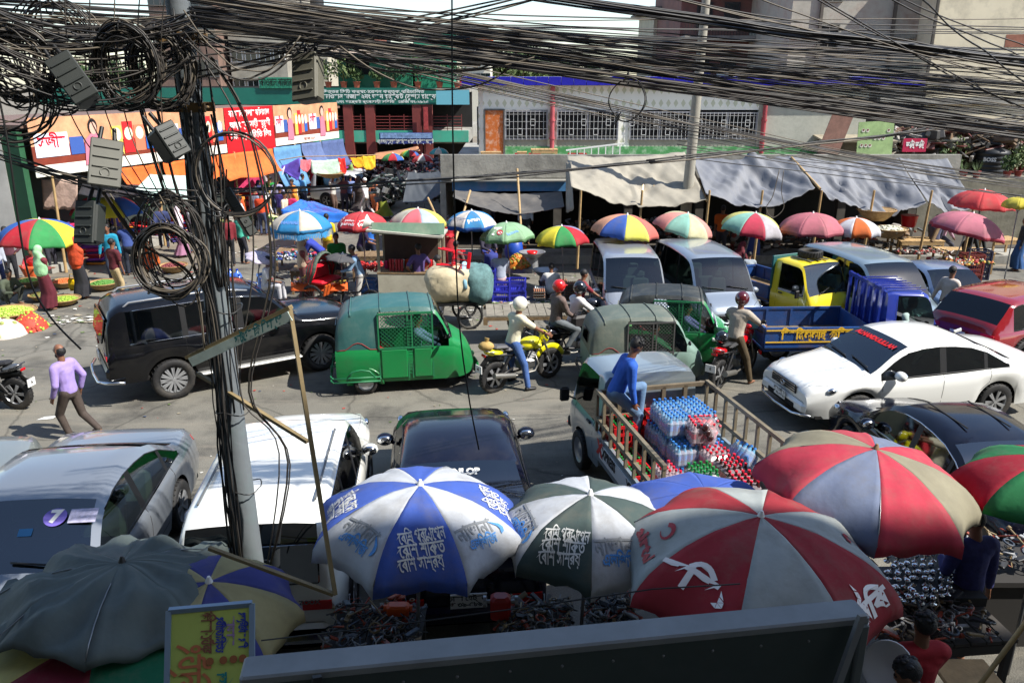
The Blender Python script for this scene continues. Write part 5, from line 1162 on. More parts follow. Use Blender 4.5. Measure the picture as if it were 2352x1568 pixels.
# white saloon
WHT = carpaint((226, 227, 224), dust=.05); 
l, r, s = fit2(P(1797, 893, .55), (2.28, 0), P(2278, 923, .32), (-1.26, .75), .98, 1.06, tag='white sedan')
WS = dict(SEDAN, wr=.76, R=.33, headlight=(1.5, 2.2, 3.1, 5.0), gz=.66, gh=.15, fp='ঢাকা মেট্রো\nগ ৩১-৫৬১২')
t, B = car('white saloon with red lettered black sun strip on its windscreen, chrome grille', 'car', WS, WHT, l, r, s, glassmat((60, 78, 74), .14), (170, 160, 140), name='white_saloon_car', nspk=7)
q = MB(); patch(q, B, .54, .72, 7.1, 9.95, 1, .004, 4, 8); patch(q, B, .54, .72, 7.1, 9.95, -1, .004, 4, 8); q.build('sun_strip', BLK, t)
def ws_fn(a, b, x=.63): rr = sinterp(B.top, x-b*.9); return Vector((x-b*.75, a, rr+.012))
lettering('ALHAMDULILLAH', t, lambda a, b: ws_fn(-a, -b) if False else Vector((.63-b*.8, -a*-1, sinterp(B.top, .63-b*.8)+.008)), mat((210, 30, 30), .5, name='red_print'), .15, .008, 1.05)
q = MB(); q.path([(2.2, -.8, .33), (2.36, -.5, .3), (2.4, 0, .3), (2.36, .5, .3), (2.2, .8, .33)], .025, 8); q.build('bumper_guard', CHR, t)
q = MB(); q.rbox((-.98, 0, 1.38), (.16, .03, .06), .012, Matrix.Rotation(.3, 3, 'Y')); q.build('aerial', WHT, t)
# black saloon at the right
BLU = carpaint((10, 12, 26), dust=.03)
l, r, s = fit2(P(1935, 1012, .35), (1.36, .76), P(2331, 1215, .85), (-2.15, .78), 1.0, 1.1, tag='black right'); r -= radians(5); l.y -= .2
t, B = car('dark blue black saloon with chrome window line, parked behind the red and khaki parasol', 'car', dict(SEDAN, chrome=True), BLU, l, r, s, glassmat((60, 74, 74), .16), (120, 110, 96), name='dark_saloon_car')
for sd in (.3, -.3): q = MB(); q.box((-.1, sd, sinterp(B.top, -.1)+.0), (.9, .02, .012)); q.build('roof_seam', DARK, t)
# red crossover, seen from behind
l, r, s = fit2(P(2143, 717, 1.05), (-2.3, .82), P(2267, 751, 1.05), (-2.3, -.82), .9, 1.0, tag='red')
RS = dict(SUV, rows=2, top=[(-2.42, 1.0), (-2.38, 1.12), (-2.2, 1.3), (-1.85, 1.62), (-1.6, 1.68), (-.4, 1.7), (.2, 1.66), (.45, 1.6), (1.1, 1.2), (1.3, 1.12), (1.8, 1.05), (2.2, .98), (2.37, .88), (2.42, .8)], belt=[(-2.42, .95), (-2.3, 1.0), (-.5, 1.0), (.6, .98), (1.2, .98), (2.0, .9), (2.42, .7)], rw=(-2.3, -1.86), side=(-1.85, .9), sill=.32, chrome=True, pillars=[(-1.2, -1.1), (-.12, 0)])
r = radians(27); l = P(2215, 740, 1.0)+Vector((cos(r)*2.15, sin(r)*2.15, 0)); l.z = 0; s = .94
t, B = car('dark red crossover seen from behind with its brake lights on', 'car', RS, carpaint((128, 14, 26), dust=.05), l, r, s, glassmat((30, 34, 36), .05), name='red_crossover_car')
# vans facing the camera
VS = carpaint((158, 163, 170), .45, dust=.1); VS2 = carpaint((150, 160, 172), .45, dust=.12); VS3 = carpaint((140, 158, 168), .45, dust=.12); VS4 = carpaint((122, 142, 172), .45, dust=.08)
l, r, s = fit2(P(1384, 653, 1.2), (1.5, -.78), P(1369, 545, 1.88), (-1.9, -.68), .95, 1.08, tag='vanA')
car('first silver van, red lit side windows, nearest the egg seller', 'van', VAN, VS, l, r, s, glassmat((120, 138, 136), .07), (170, 170, 165), name='silver_van', group='vans parked nose out')
l, r, s = fit2(P(1587, 656, 1.2), (1.5, -.78), P(1522, 546, 1.88), (-1.9, -.68), .95, 1.08, tag='vanB')
VB = dict(VAN, headlight=(1.7, 2.14, 3.0, 5.2))
car('second silver van, chrome pipe guard on its nose', 'van', VB, VS2, l, r, s, glassmat((120, 138, 136), .07), (180, 176, 166), name='silver_van', group='vans parked nose out')
l, r, s = fit2(P(1980, 596, 1.87), (.78, -.68), P(1858, 552, 1.88), (-1.9, -.68), .95, 1.12, tag='vanC')
car('blue grey van with cyan windscreen sticker, behind the blue truck cab', 'van', dict(VAN, L=4.6), VS3, l, r, s, glassmat((100, 122, 122), .09), (150, 150, 150), name='silver_van', group='vans parked nose out')
l, r, s = fit2(P(2146, 660, 1.0), (1.1, -.72), P(2069, 588, 1.38), (-.95, -.6), .92, 1.1, tag='sedD')
car('steel blue saloon facing the road beside the blue grey van', 'car', SEDAN, VS4, l, r, s, glassmat((96, 112, 112), .08), name='blue_saloon_car')
# yellow small truck
YEL = carpaint((222, 200, 40), dust=.1); BLUT = mat((30, 70, 130), .5, 0, .15, 3, .2, 10, .2, (110, 84, 66), .5, 2, name='blue_truck_paint')
l, r, s = fit2(P(1844, 666, 1.15), (1.54, -.68), P(1794, 589, 1.8), (.35, -.65), .95, 1.15, tag='yellow')
t = thing('small_truck', 'yellow cab small truck with a spare tyre on its roof and a blue bed', 'truck', l, r, None, s)
h, B = truck_cab(t, 1.5, 1.4, 1.85, YEL, .35)
truck_bed(t, -1.85, .3, 1.5, .72, .34, BLUT, WOOD)
for sd in (-.62, .62): add_wheel(t, -1.1, sd, .28, .15, 5, 'steel'); add_wheel(t, 1.13, sd, .28, .15, 5, 'steel')
q = MB(); q.rbox((.32, 0, 1.45), (.05, 1.5, .9), .02); q.build('head_board', mat((30, 90, 96), .6, name='teal'), t)
plate(t, (1.82, .3, .62), 90, '', WHITE); 
for (y, c_) in ((-.4, (200, 60, 40)), (-.15, (60, 80, 170)), (.5, (190, 50, 50))): q = MB(); q.rbox((1.765, y, .78), (.02, .1, .08), .005); q.build('reflector', mat(c_, .4, name='reflector'), t)
tm, rm = wheel_meshes(.29, .17, 5, 'steel'); sp = thing('spare_tyre', 'worn spare tyre lying flat on the yellow cab roof', 'tyre', l+Vector((cos(r)*.85*s, sin(r)*.85*s, 1.98*s)), 0); a = part('tyre', tm, sp, (0, 0, .0), (pi/2, 0, 0))
q = MB(); 
for k in (-.25, 0, .25): q.box((.85, k, 1.87), (.7, .08, .02))
q.build('roof_rack', STEEL, t)
# blue truck with writing on the side board
l, r, s = fit2(P(1760, 751, 1.2), (-1.85, -.8), P(2005, 748, 1.2), (.45, -.8), .95, 1.1, tag='bluetruck')
BTK = (l, r, s); t = thing('small_truck', 'blue open truck with yellow Bengali lettering along its side board', 'truck', l, r, None, s)
CBL = carpaint((34, 52, 140), dust=.06)
h, B = truck_cab(t, 1.56, 1.35, 1.98, CBL, .75, Rw=.3, sill=.45)
truck_bed(t, -1.85, .45, 1.6, .8, .42, BLUT, mat((112, 98, 78), .85, 0, .35, 5, .3, 20, name='plank_wood'), 4)
for sd in (-.66, .66): add_wheel(t, -1.0, sd, .31, .17, 5, 'steel'); add_wheel(t, 1.48, sd, .31, .17, 5, 'steel')
YT = mat((226, 180, 40), .5, name='yellow_lettering')
lettering('বিসমিল্লাহ  পরিবহন', t, plane_fn((-.65, -.835, 1.08), (1, 0, 0), (0, 0, 1)), YT, .27, .012, 1.75)
for z in (.93, 1.19): q = MB(); q.box((-.7, -.832, z), (2.28, .012, .025)); q.build('stripe', YT, t)
q = MB()
for k in range(6): y = -.72+1.44*k/5; q.box((.56, y, 1.45), (.05, .07, 1.3))
for z in (2.05, .95): q.box((.56, 0, z), (.06, 1.55, .07))
q.build('cab_guard', CBL, t)
q = MB()
for k in range(7): q.box((1.15, -.6+.2*k, 1.985), (.85, .03, .02))
q.build('roof_ridge', CBL, t)
# silver pickup with bottled drinks
l, r, s = fit2(P(1365, 918, 1.5), (.1, .74), P(1537, 1121, 1.5), (-2.0, .74), .98, 1.12, tag='pickup')
PK = (l, r, s); t = thing('pickup_truck', 'small silver grey pickup with railed bed stacked with bottled drinks', 'truck', l, r, None, s); SG = carpaint((140, 152, 158), .3, dust=.15)
h, B = truck_cab(t, 1.42, 1.4, 1.7, SG, .2, sill=.36)
RAIL = mat((128, 118, 98), .6, .3, .2, 4, name='rail_paint', dirt=(80, 60, 44), dirtamt=.6)
f = MB(); f.box((-.95, 0, .62), (2.2, 1.46, .06)); f.build('bed_floor', mat((84, 84, 80), .7, .2, .2, name='bed_metal'), t)
for sd in (1, -1):
    f = MB(); f.box((-.95, sd*.74, .8), (2.2, .04, .36)); o = f.build('side_board', SG, t)
    if sd > 0:
        f = MB(); f.box((-.95, .768, .8), (1.7, .01, .2)); f.build('side_sign', WHITE, o)
        lettering('XPRESS', o, plane_fn((-.45, .776, .82), (-1, 0, 0), (0, 0, 1)), mat((30, 30, 34), .5, name='black_print'), .17, .01, .5); lettering('X', o, plane_fn((-.12, .776, .82), (-1, 0, 0), (0, 0, 1)), mat((190, 30, 30), .5, name='red_print'), .24, .02)
        lettering('XPRESS', o, plane_fn((-1.3, .776, .82), (-1, 0, 0), (0, 0, 1)), mat((30, 30, 34), .5, name='black_print'), .17, .01, .5)
    f = MB()
    for z in (1.52, 1.16): f.bar((-2.05, sd*.75, z), (.12, sd*.75, z), .045, .05)
    f.build('rail', RAIL, t)
    for k in range(9): x = -2.02+2.12*k/8; f = MB(); f.bar((x, sd*.75, .98), (x, sd*.75, 1.5), .04, .035); f.build('rail_post', RAIL, t)
f = MB(); f.bar((.12, -.75, 1.5), (.12, .75, 1.5), .05); f.bar((.12, -.75, 1.15), (.12, .75, 1.15), .04)
for k in range(1, 5): y = -.75+1.5*k/5; f.bar((.12, y, .98), (.12, y, 1.5), .05)
f.build('front_rail', mat((104, 92, 74), .7, 0, .3, 5, name='rail_wood'), t)
for sd in (-.64, .64): add_wheel(t, -1.25, sd, .28, .15, 5, 'steel'); add_wheel(t, 1.0, sd, .28, .15, 5, 'steel')
# white wagon behind the pole, seen from behind
l, r, s = fit2(P(726, 1198, 1.78), (-2.25, -.78), P(452, 1198, 1.78), (-2.25, .78), .98, 1.12, tag='white suv')
l, r, s = fit2(P(576, 1196, 1.78), (-2.22, 0), P(668, 962, 1.78), (.35, 0), .92, 1.0, tag='wsuv')
t, B = car('white estate wagon seen from behind with chrome rear bumper, right behind the utility pole', 'car', dict(SUV, W=1.8, sill=.4, rw=(-2.36, -2.22)), carpaint((224, 224, 218), dust=.05), l, r, s, GLASSD, rails=False, name='white_wagon_car')
q = MB(); q.rbox((-2.405, 0, 1.42), (.03, 1.34, .42), .06, Matrix.Rotation(radians(14), 3, 'Y')); q.build('rear_window', glassmat((26, 30, 30), .2), t)
for sd in (1, -1): q = MB(); q.bar((-1.9, sd*.6, 1.865), (-.1, sd*.62, 1.865), .02); q.build('roof_rail', GREYP, t)
q = MB(); q.rbox((-2.5, 0, .6), (.14, 1.6, .16), .06); q.build('chrome_bumper', CHR, t)
lettering('ZOOX', t, plane_fn((-2.47, -.55, 1.0), (0, -1, 0), (0, 0, 1)), GREYP, .07, .003)
# black saloon with tyre brand on its rear screen
l, r, s = fit2(P(1048, 970, 1.38), (.5, 0), P(1059, 1086, 1.38), (-.9, 0), .98, 1.08, tag='black centre')
t, B = car('dark navy saloon seen from behind with white brand lettering across its rear screen', 'car', dict(SEDAN, wr=.74, rp='ঢাকা মেট্রো\nগ ৩৯-৫৮৯৬'), carpaint((16, 18, 34), dust=.05), l, r, s, glassmat((58, 72, 74), .16), (150, 145, 130), name='dark_saloon_car')
lettering('DUNLOP', t, lambda a, b: Vector((-.97+b*.85, -a+.02, sinterp(B.top, -.97+b*.85)+.009)), WTX, .14, .008, .46)
# silver saloon, bottom left
l, r, s = fit2(P(403, 1165, .32), (-1.26, .76), P(213, 1172, 1.4), (.5, .6), .98, 1.1, tag='silver left')
t, B = car('silver saloon with round purple sticker 7 on its windscreen, parked nose to the shops', 'car', dict(SEDAN, W=1.78, L=4.6), carpaint((122, 128, 136), .35, dust=.14), l, r, s, glassmat((110, 128, 124), .14), (190, 188, 165), name='silver_saloon_car')
def wsp(a, b, B=B): x = .62-b*.82; return Vector((x, a, sinterp(B.top, x)+.01))
q = MB(); q.add([wsp(.32+.11*cos(k*pi/10), .0-.06+.11*sin(k*pi/10)) for k in range(20)], [tuple(range(20))], 0, False); q.build('sticker', mat((110, 96, 180), .4, name='purple_sticker'), t)
lettering('7', t, lambda a, b: wsp(.32+a, b-.06)+Vector((0, 0, .004)), WHITE, .2, .012)
q = MB(); q.grid(lambda u, v: wsp(.45+.26*u, -.14+.17*v), 3, 3); q.build('sticker', mat((176, 174, 200), .5, 0, .3, 30, name='paper_sticker'), t)
q = MB(); q.grid(lambda u, v: wsp(.02+.13*u, -.26+.08*v), 3, 3); q.build('sticker', mat((60, 130, 180), .5, name='blue_sticker'), t)
# grey car at the left edge
r = radians(200); l = P(62, 1075, .9)+Vector((cos(r)*2.25, sin(r)*2.25+.2, 0)); l.z = 0
car('grey car tail with pink red lamp, cut off by the left edge', 'car', dict(SEDAN, plate=False), carpaint((120, 126, 124), .2, dust=.2), l, r, 1.0, name='grey_saloon_car')
# white car far down the side street
r = radians(-22); l = P(800, 482)+Vector((.3, .9, 0)); l.z = 0
car('white car among the crowd far down the side street', 'car', dict(SUV, n=20), carpaint((222, 224, 224), dust=.04), l, r, .9, GLASSD, interior=False, name='white_wagon_car')
# ---------------------------------------------------------------- motorcycles and their riders
def rider(bike, label, pose, dx=-.2, **k):
    l, r, s = bike; return person(label, l+Vector((cos(r)*dx*s, sin(r)*dx*s, 0)), r, pose, sc_=s*k.pop('k', 1.0), **k)
l, r, s = fit2(P(1134, 900), (-.66, 0), P(1261, 866), (.66, 0), .95, 1.08, tag='bike1')
motorbike('yellow and grey motorcycle with dusty rear wheel, ridden by the man in a white helmet', carpaint((214, 206, 20), dust=.03), l, r, s, (70, 70, 74)); bk = (l, r, s)
t = rider(bk, 'rider in cream shirt, blue jeans and white helmet', 'rideft', shirt=cloth((208, 202, 176)), pants=cloth((62, 92, 148)), sleeve='short', helmet=mat((218, 214, 200), .3, coat=.5, name='helmet_white'), shoe=BLK, near=True, skin=0)
q = thing('sack', 'tan cloth bundle tied on the tail of the yellow motorcycle', 'bag', l+Vector((cos(r)*-.82*s, sin(r)*-.82*s, .93*s))); b_ = MB(); b_.ell((0, 0, 0), (.16, .12, .1)); b_.tube((0, 0, .08), (.02, .02, .16), .03, .05); b_.build('bundle', cloth((168, 140, 84), .2), q)
l = P(1325, 830); l.z = 0; r = radians(28); bk = (l, r, 1.03)
motorbike('dark motorcycle carrying two helmeted men', carpaint((24, 24, 34)), l, r, 1.03); 
rider(bk, 'man in white shirt and black helmet steering the dark motorcycle', 'ride', -.1, shirt=cloth((214, 212, 212)), pants=cloth((34, 34, 38)), helmet=mat((20, 22, 28), .15, coat=1, name='helmet_black'), shoe=BLK, near=True)
rider(bk, 'bearded pillion passenger in brown shirt and red helmet', 'pillion', -.52, shirt=cloth((104, 88, 82), .3, 30), pants=cloth((92, 98, 102)), helmet=mat((190, 24, 22), .2, coat=1, name='helmet_red'), shoe=BLK, near=True)
q = thing('bag', 'black shoulder bag resting on the pillion passenger knee', 'bag', l+Vector((cos(r-.9)*.3-cos(r)*.28, sin(r-.9)*.3-sin(r)*.28, 1.0)), r); b_ = MB(); b_.rbox((0, 0, 0), (.42, .16, .28), .05); b_.path([(-.18, 0, .13), (-.1, .02, .22), (.1, .02, .22), (.18, 0, .13)], .012, 5); b_.build('case', mat((36, 32, 32), .6, 0, .2, name='bag_cloth'), q)
l = P(1345, 770); l.z = 0; r = radians(18); bk = (l, r, 1.0)
motorbike('motorcycle of the bareheaded boy behind the two helmeted men', carpaint((30, 34, 44)), l, r, 1.0); rider(bk, 'bareheaded boy in dark red polo shirt leaning over handlebars', 'ride', -.2, shirt=cloth((120, 26, 40)), pants=cloth((30, 30, 34)), sleeve='short', k=.95)
l, r, s = fit2(P(1640, 900), (-.66, 0), P(1722, 850), (.66, 0), .98, 1.08, tag='bike red'); bk = (l, r, s)
motorbike('red motorcycle with a spare black helmet on its seat', carpaint((190, 16, 24), dust=.03), l, r, s)
rider(bk, 'rider in grey khaki shirt and maroon helmet with one bare foot in a sandal', 'rideft', -.05, shirt=cloth((160, 150, 136)), pants=cloth((72, 60, 40)), helmet=mat((80, 16, 24), .2, coat=1, name='helmet_maroon'), near=True)
q = thing('helmet', 'black helmet lying on the rear seat of the red motorcycle', 'helmet', l+Vector((-cos(r)*.62*s, -sin(r)*.62*s, 1.02*s))); b_ = MB(); b_.ell((0, 0, 0), (.14, .13, .13), n=18, k=10); b_.build('shell', mat((20, 22, 26), .15, coat=1, name='helmet_black'), q); b_ = MB(); b_.ell((-.05, -.02, -.02), (.105, .118, .06)); b_.build('visor', GLASSD, q)
l = P(-35, 935); l.z = 0; r = radians(175); bk = (l, r, 1.05)
motorbike('motorcycle leaving past the left edge, its white number plate in view', carpaint((70, 74, 80)), l, r, 1.05); rider(bk, 'rider in white shirt cut off by the left edge', 'rideft', -.2, shirt=cloth((214, 212, 222)), pants=cloth((40, 40, 44)), helmet=BLK, near=True)
# people inside the vehicles
def at(v, x, y): l, r, s = v; return l+Vector((cos(r)*x-sin(r)*y, sin(r)*x+cos(r)*y, 0))*s
def inrick(v, label, x, y, c_, **k): p = at(v, x, y); person(label, p, v[1], 'drive', shirt=cloth(c_), pants=cloth((50, 50, 60)), sc_=.95*v[2], pel=(-.05, .62), lf=(.38, .12, .22), rf=(.38, -.12, .22), **k)
inrick(RICK1, 'driver in pale blue shirt inside the bright green auto rickshaw', .24, 0, (110, 130, 160)); inrick(RICK1, 'passenger in red inside the bright green auto rickshaw', -.72, -.3, (196, 26, 34), skin=2); inrick(RICK1, 'second passenger in dark blue in the bright green auto rickshaw', -.72, .28, (40, 60, 90))
inrick(RICK2, 'driver in green inside the grey green auto rickshaw', .24, 0, (40, 110, 70)); inrick(RICK2, 'passenger in pale shirt inside the grey green auto rickshaw', -.72, -.2, (190, 196, 200)); inrick(RICK3, 'driver in violet shirt inside the black hooded green auto rickshaw', .24, 0, (110, 100, 160))
p = at(BTK, 1.15, -.42); person('driver in pale shirt leaning out of the blue truck window', p, BTK[1]-.7, 'drive', shirt=cloth((150, 170, 166)), pants=cloth((50, 50, 60)), pel=(-.05, .98), lf=(.3, .12, .6), rf=(.3, -.12, .6), lean=.5)
# ---------------------------------------------------------------- tarpaulins
def tarp(label, TL, TR, BR, BL, m, sag=.3, folds=.08, nx=40, ny=16, seed=1, name='tarpaulin', cat='tarpaulin', group='tarpaulins over the stalls', under=None, fk=(5, 3), peak=None, edge=True):
    TL, TR, BR, BL = map(Vector, (TL, TR, BR, BL))
    def fn(u, v):
        p = (TL*(1-u)+TR*u)*(1-v)+(BL*(1-u)+BR*u)*v; a = sin(pi*u)
        p = p-Vector((0, 0, sag*a*(.25+.75*v)))+Vector((0, -sag*.25*a*v, 0))
        w1 = mnoise.noise(Vector((u*fk[0]+v*2.2*(1 if u < .5 else -1), v*1.2, seed))); w2 = mnoise.noise(Vector((u*fk[0]*3.1+v*4, v*fk[1], seed+9)))
        r_ = abs(mnoise.noise(Vector((u*fk[0]*1.7-v*2.5, v*.9, seed+20)))); w3 = abs(mnoise.noise(Vector((u*fk[0]*5-v*7, v*3, seed+40)))); p.z += folds*(w1*1.6+w2*.6-r_*2.2-w3*.7)*(sin(pi*min(1, max(0, u)))**.4+.15)*(.35+.65*sin(pi*min(v, .85)))
        if peak: p.z += peak[1]*exp(-((u-peak[0])/.09)**2)*(1-v)**2
        return p
    b = MB(); b.grid(fn, nx, ny)
    if under is not None:
        b.grid(lambda u, v: fn(u, v)-Vector((0, -.004, .012)), nx, ny, 1)
        o = b.build(name, [m, under])
    else: o = b.build(name, m, solid=.012)
    setp(o, label, cat, group); return fn
GT = mat((146, 140, 126), .7, 0, .14, .8, .35, 3, name='grey_tarp', dirt=(104, 98, 88), dirtamt=.5, ds=1); BT = mat((110, 112, 117), .65, 0, .14, .7, .4, 3, name='blue_grey_tarp', dirt=(80, 86, 102), dirtamt=.6, ds=.8); DT = mat((84, 82, 80), .7, 0, .15, 1, .4, 4, name='dark_tarp', dirt=(130, 122, 110), dirtamt=.5); REDU = cloth((150, 60, 44))
yt, yb = 27.4, 24.6
tarp('big stone grey tarpaulin slung from the concrete parapet, left of the concrete lamp pole', Q(1302, 357, yt), Q(1572, 349, yt), Q(1622, 458, yb), Q(1312, 428, yb), GT, .35, .12, 56, 22, 3, fk=(4, 2))
tarp('blue grey tarpaulin just right of the concrete lamp pole with one high peak', Q(1590, 358, yt), Q(1815, 356, yt), Q(1872, 430, yb), Q(1622, 446, yb), BT, .45, .14, 56, 22, 8, fk=(4, 2), peak=(.62, .25))
tarp('widest blue grey tarpaulin with long diagonal folds over the wooden tables', Q(1815, 357, yt), Q(2062, 363, yt), Q(2128, 464, yb), Q(1880, 428, yb), BT, .5, .16, 56, 22, 14, fk=(5, 2))
tarp('last blue grey tarpaulin at the right end, partly behind the red parasol', Q(2064, 362, yt), Q(2176, 364, yt), Q(2240, 472, yb), Q(2132, 464, yb), BT, .2, .1, 30, 18, 21, fk=(3, 2))
tarp('dark rust edged tarpaulin under the blue sign strip', Q(1042, 436, 27.2), Q(1290, 440, 27.2), Q(1296, 474, 25.4), Q(1040, 452, 25.4), DT, .35, .06, 40, 12, 31, under=REDU)
tarp('slanting dark grey tarpaulin left of the concrete block', Q(938, 395, 31), Q(1008, 393, 31), Q(1034, 430, 28.5), Q(925, 464, 28.5), mat((64, 68, 72), .7, 0, .15, 1, .3, 4, name='slate_tarp'), .2, .05, 24, 12, 41, under=REDU)
tarp('stone grey tarpaulin flap hanging down beside the rope at its left end', Q(1300, 372, 26.6), Q(1312, 372, 26.3), Q(1318, 480, 24.8), Q(1300, 488, 25.4), GT, .02, .05, 8, 14, 4)
for (xt, yt_, xb_, yb_, D0, D1, lab) in ((1188, 388, 1196, 516, 26.3, 25.2, 'straight bamboo pole in front of the blue sign strip'), (1150, 505, 1104, 505, 25, 25, ''), (1080, 438, 1045, 555, 26, 24.2, 'leaning bamboo pole left of the blue and white parasol'), (1588, 380, 1624, 462, 27, 24.6, 'short bamboo prop at the foot of the concrete lamp pole'), (983, 455, 1000, 492, 27.5, 26.5, 'bamboo stump leaning in front of the slate tarpaulin'), (1818, 362, 1884, 434, 27.2, 24.5, 'bamboo between the two blue grey tarpaulins'), (2180, 470, 2140, 555, 25, 24.6, 'thick squared timber post near the red plastic tub')):
    if not lab: continue
    a = Q(xt, yt_, D0); b = Q(xb_, yb_, D1); m = MB(); n = 7; th = .07 if 'timber' in lab else .04
    for k in range(n): p = a+(b-a)*k/n; q = a+(b-a)*(k+1)/n; m.tube(p, q, th, th*.93, 8)
    setp(m.build('bamboo_pole', WOOD if 'timber' in lab else BAMB), lab, 'bamboo pole', 'bamboo props')
for k, xx in enumerate((1330, 1470, 1624, 1745, 1880, 2000, 2132, 2236)):
    p = Q(xx, 470, yb); m = MB(); m.tube((p.x, yb+.1, .24), (p.x+.05, yb, 2.7), .045, .035, 7); setp(m.build('bamboo_pole', BAMB), 'upright bamboo prop holding the front edge of a big tarpaulin', 'bamboo pole', 'upright props under the big tarpaulins')
for k, (xx, zz) in enumerate(((1476, 2.35), (1500, 2.3))):
    p = Q(xx, 460, 25.6); m = MB(); m.tube((p.x, 25.6, 2.75), (p.x, 25.6, 2.36), .008, n=4); m.ell((p.x, 25.6, 2.3), (.05, .05, .07)); setp(m.build('bulb', mat((255, 214, 150), .3, emit=6 if k == 0 else 0, name='bulb_glass')), ('lit' if k == 0 else 'unlit')+' bare bulb hanging under the stone grey tarpaulin', 'lamp')
# ---------------------------------------------------------------- parasols
U_ = lambda c: sheer(cloth(c, .12, 2.5, .7, 4, dirt=(122, 114, 100), dirtamt=.45, ds=2.2))
Rr, Yy, Gg, Bb, Ww, Pk, Lg, Or, Gy = U_((186, 40, 54)), U_((222, 208, 60)), U_((60, 150, 84)), U_((52, 104, 186)), U_((200, 200, 196)), U_((204, 110, 122)), U_((150, 190, 150)), U_((214, 110, 50)), U_((140, 142, 146))
PINK = U_((190, 112, 124)); RED2 = U_((206, 60, 68)); SKY = U_((50, 140, 196)); CRM = U_((214, 204, 188)); PY = U_((214, 210, 130)); MNT = U_((140, 190, 176))
def umb(label, x, y, wd, zt, cols, spin=0, tilt=0, tdir=0, k=.50, **kw):
    p = P(x, y, zt); zc = p.y*cos(TH)+(H-zt)*sin(TH); R = wd*zc/2/F
    return umbrella(label, (p.x, p.y, zt), R, R*k, cols, spin=spin, tilt=tilt, tdir=tdir, **kw)
WT = mat((232, 226, 224), .6, name='white_print'); MR = mat((150, 24, 36), .6, name='maroon_print')
umb('rainbow parasol over the vegetable sellers at the left edge', 90, 503, 188, 2.25, [Yy, Bb, Rr, Gg], spin=-.55+pi, tilt=.06, tdir=0, val=.08)
umb('yellow, green and red parasol behind the left rainbow one', 238, 448, 160, 2.3, [Rr, Gg, Yy, Bb], spin=.15, val=.07)
umb('white and sky blue pagoda parasol with long blue fringe', 688, 484, 140, 2.5, [CRM, SKY], spin=.2, k=.5, val=.1, valc=SKY, fringe=SKY, sag=.0, texts=((5, 'HAWAii', .72, .14, 0, mat((90, 130, 190), .6, name='blue_print'), .01, None, .5),))
umb('plain red parasol printed with white delivery words', 832, 487, 124, 2.35, [RED2], spin=-.15, val=.1, valc=U_((170, 26, 36)), texts=((5, 'pathao', .64, .12, .05, WT, .002, None, .5), (5, 'parcels', .8, .17, .05, WT, .003, None, .5), (4, 'rides', .78, .18, -.1, WT, .003, None, .5), (6, 'food', .78, .2, .2, WT, .003, None, .5), (4, 'pathao', .62, .1, -.1, WT, .002, None, .5), (6, 'pathao', .62, .1, .2, WT, .002, None, .5)))
umb('faded pink, pale blue and lemon parasol behind the kiosk cart', 960, 479, 134, 2.4, [U_((186, 182, 168)), U_((220, 110, 120)), U_((176, 192, 206)), U_((220, 208, 100))], spin=pi+.25, tilt=.05, val=.12)
umb('blue and white parasol with small logos, beside the leaning bamboo', 1083, 484, 122, 2.4, [U_((58, 142, 198)), U_((214, 206, 198))], spin=-.25, val=.12, valc=U_((24, 84, 164)), texts=((5, 'মেলা', .66, .2, 0, mat((150, 150, 160), .6, name='grey_print'), .006, None, .5), (6, 'pran', .66, .2, .2, WT, .006, None, .5)))
umb('light green parasol printed 7up', 1163, 511, 126, 2.1, [Lg], spin=-.1, tilt=.06, tdir=pi, val=.1, valc=U_((110, 156, 108)), texts=((5, '7', .62, .42, .05, WT, .02, None, .35), (5, '@dot', .66, .1, 0, mat((190, 60, 60), .6, name='red_print'), 0, None, .68), (5, 'up', .66, .14, 0, WT, .01, None, .7), (6, 'lemon', .7, .14, .3, mat((110, 160, 220), .6, name='blue_print2'), .006, None, .5)))
umb('parasol of green, yellow, red and lilac gores beside the egg seller', 1290, 519, 128, 1.95, [Gg, Rr, U_((150, 150, 186)), U_((190, 110, 180)), U_((150, 160, 190)), U_((170, 170, 176)), U_((196, 196, 60)), Yy], spin=-1.9, tilt=.05, tdir=pi, val=.09)
umb('blue, lemon and salmon parasol behind the first silver van', 1441, 493, 156, 2.5, [U_((60, 96, 176)), U_((226, 222, 100)), U_((206, 110, 100)), U_((214, 160, 130))], spin=-2.5+pi, tilt=.1, tdir=0, val=.1)
umb('tilted cream, mint and pink parasol behind the second silver van', 1580, 490, 142, 2.4, [U_((214, 210, 170)), U_((216, 150, 140)), MNT, U_((216, 214, 210)), U_((200, 80, 84))], n=8, spin=-1.6, tilt=.25, tdir=-.3, val=.09)
umb('patched red, mint and yellow parasol by the man in orange', 1736, 489, 146, 2.3, [U_((190, 60, 84)), U_((186, 182, 188)), PY, MNT], spin=-2.2, tilt=.16, tdir=-.4, val=.12)
umb('plain dusty pink parasol left of the orange and white one', 1868, 489, 154, 2.3, [PINK], spin=.1, val=.09, valc=U_((150, 70, 84)))
umb('orange and white parasol half hidden by the blue grey van', 1967, 500, 112, 2.2, [Or, U_((208, 208, 214))], spin=-.5, val=.14)
umb('bright red parasol in front of the garden wall at the right', 2262, 436, 138, 2.9, [U_((206, 70, 74))], spin=.2, tilt=.05, tdir=-.2, val=.08)
umb('tilted dusty pink parasol on a slanting pole at the right', 2236, 489, 166, 2.35, [U_((194, 118, 134))], spin=.0, tilt=.2, tdir=-.15, val=.1, valc=U_((170, 60, 76)))
umb('yellow parasol cut by the right edge', 2344, 452, 70, 2.9, [U_((214, 200, 70))], spin=.2, val=.1)
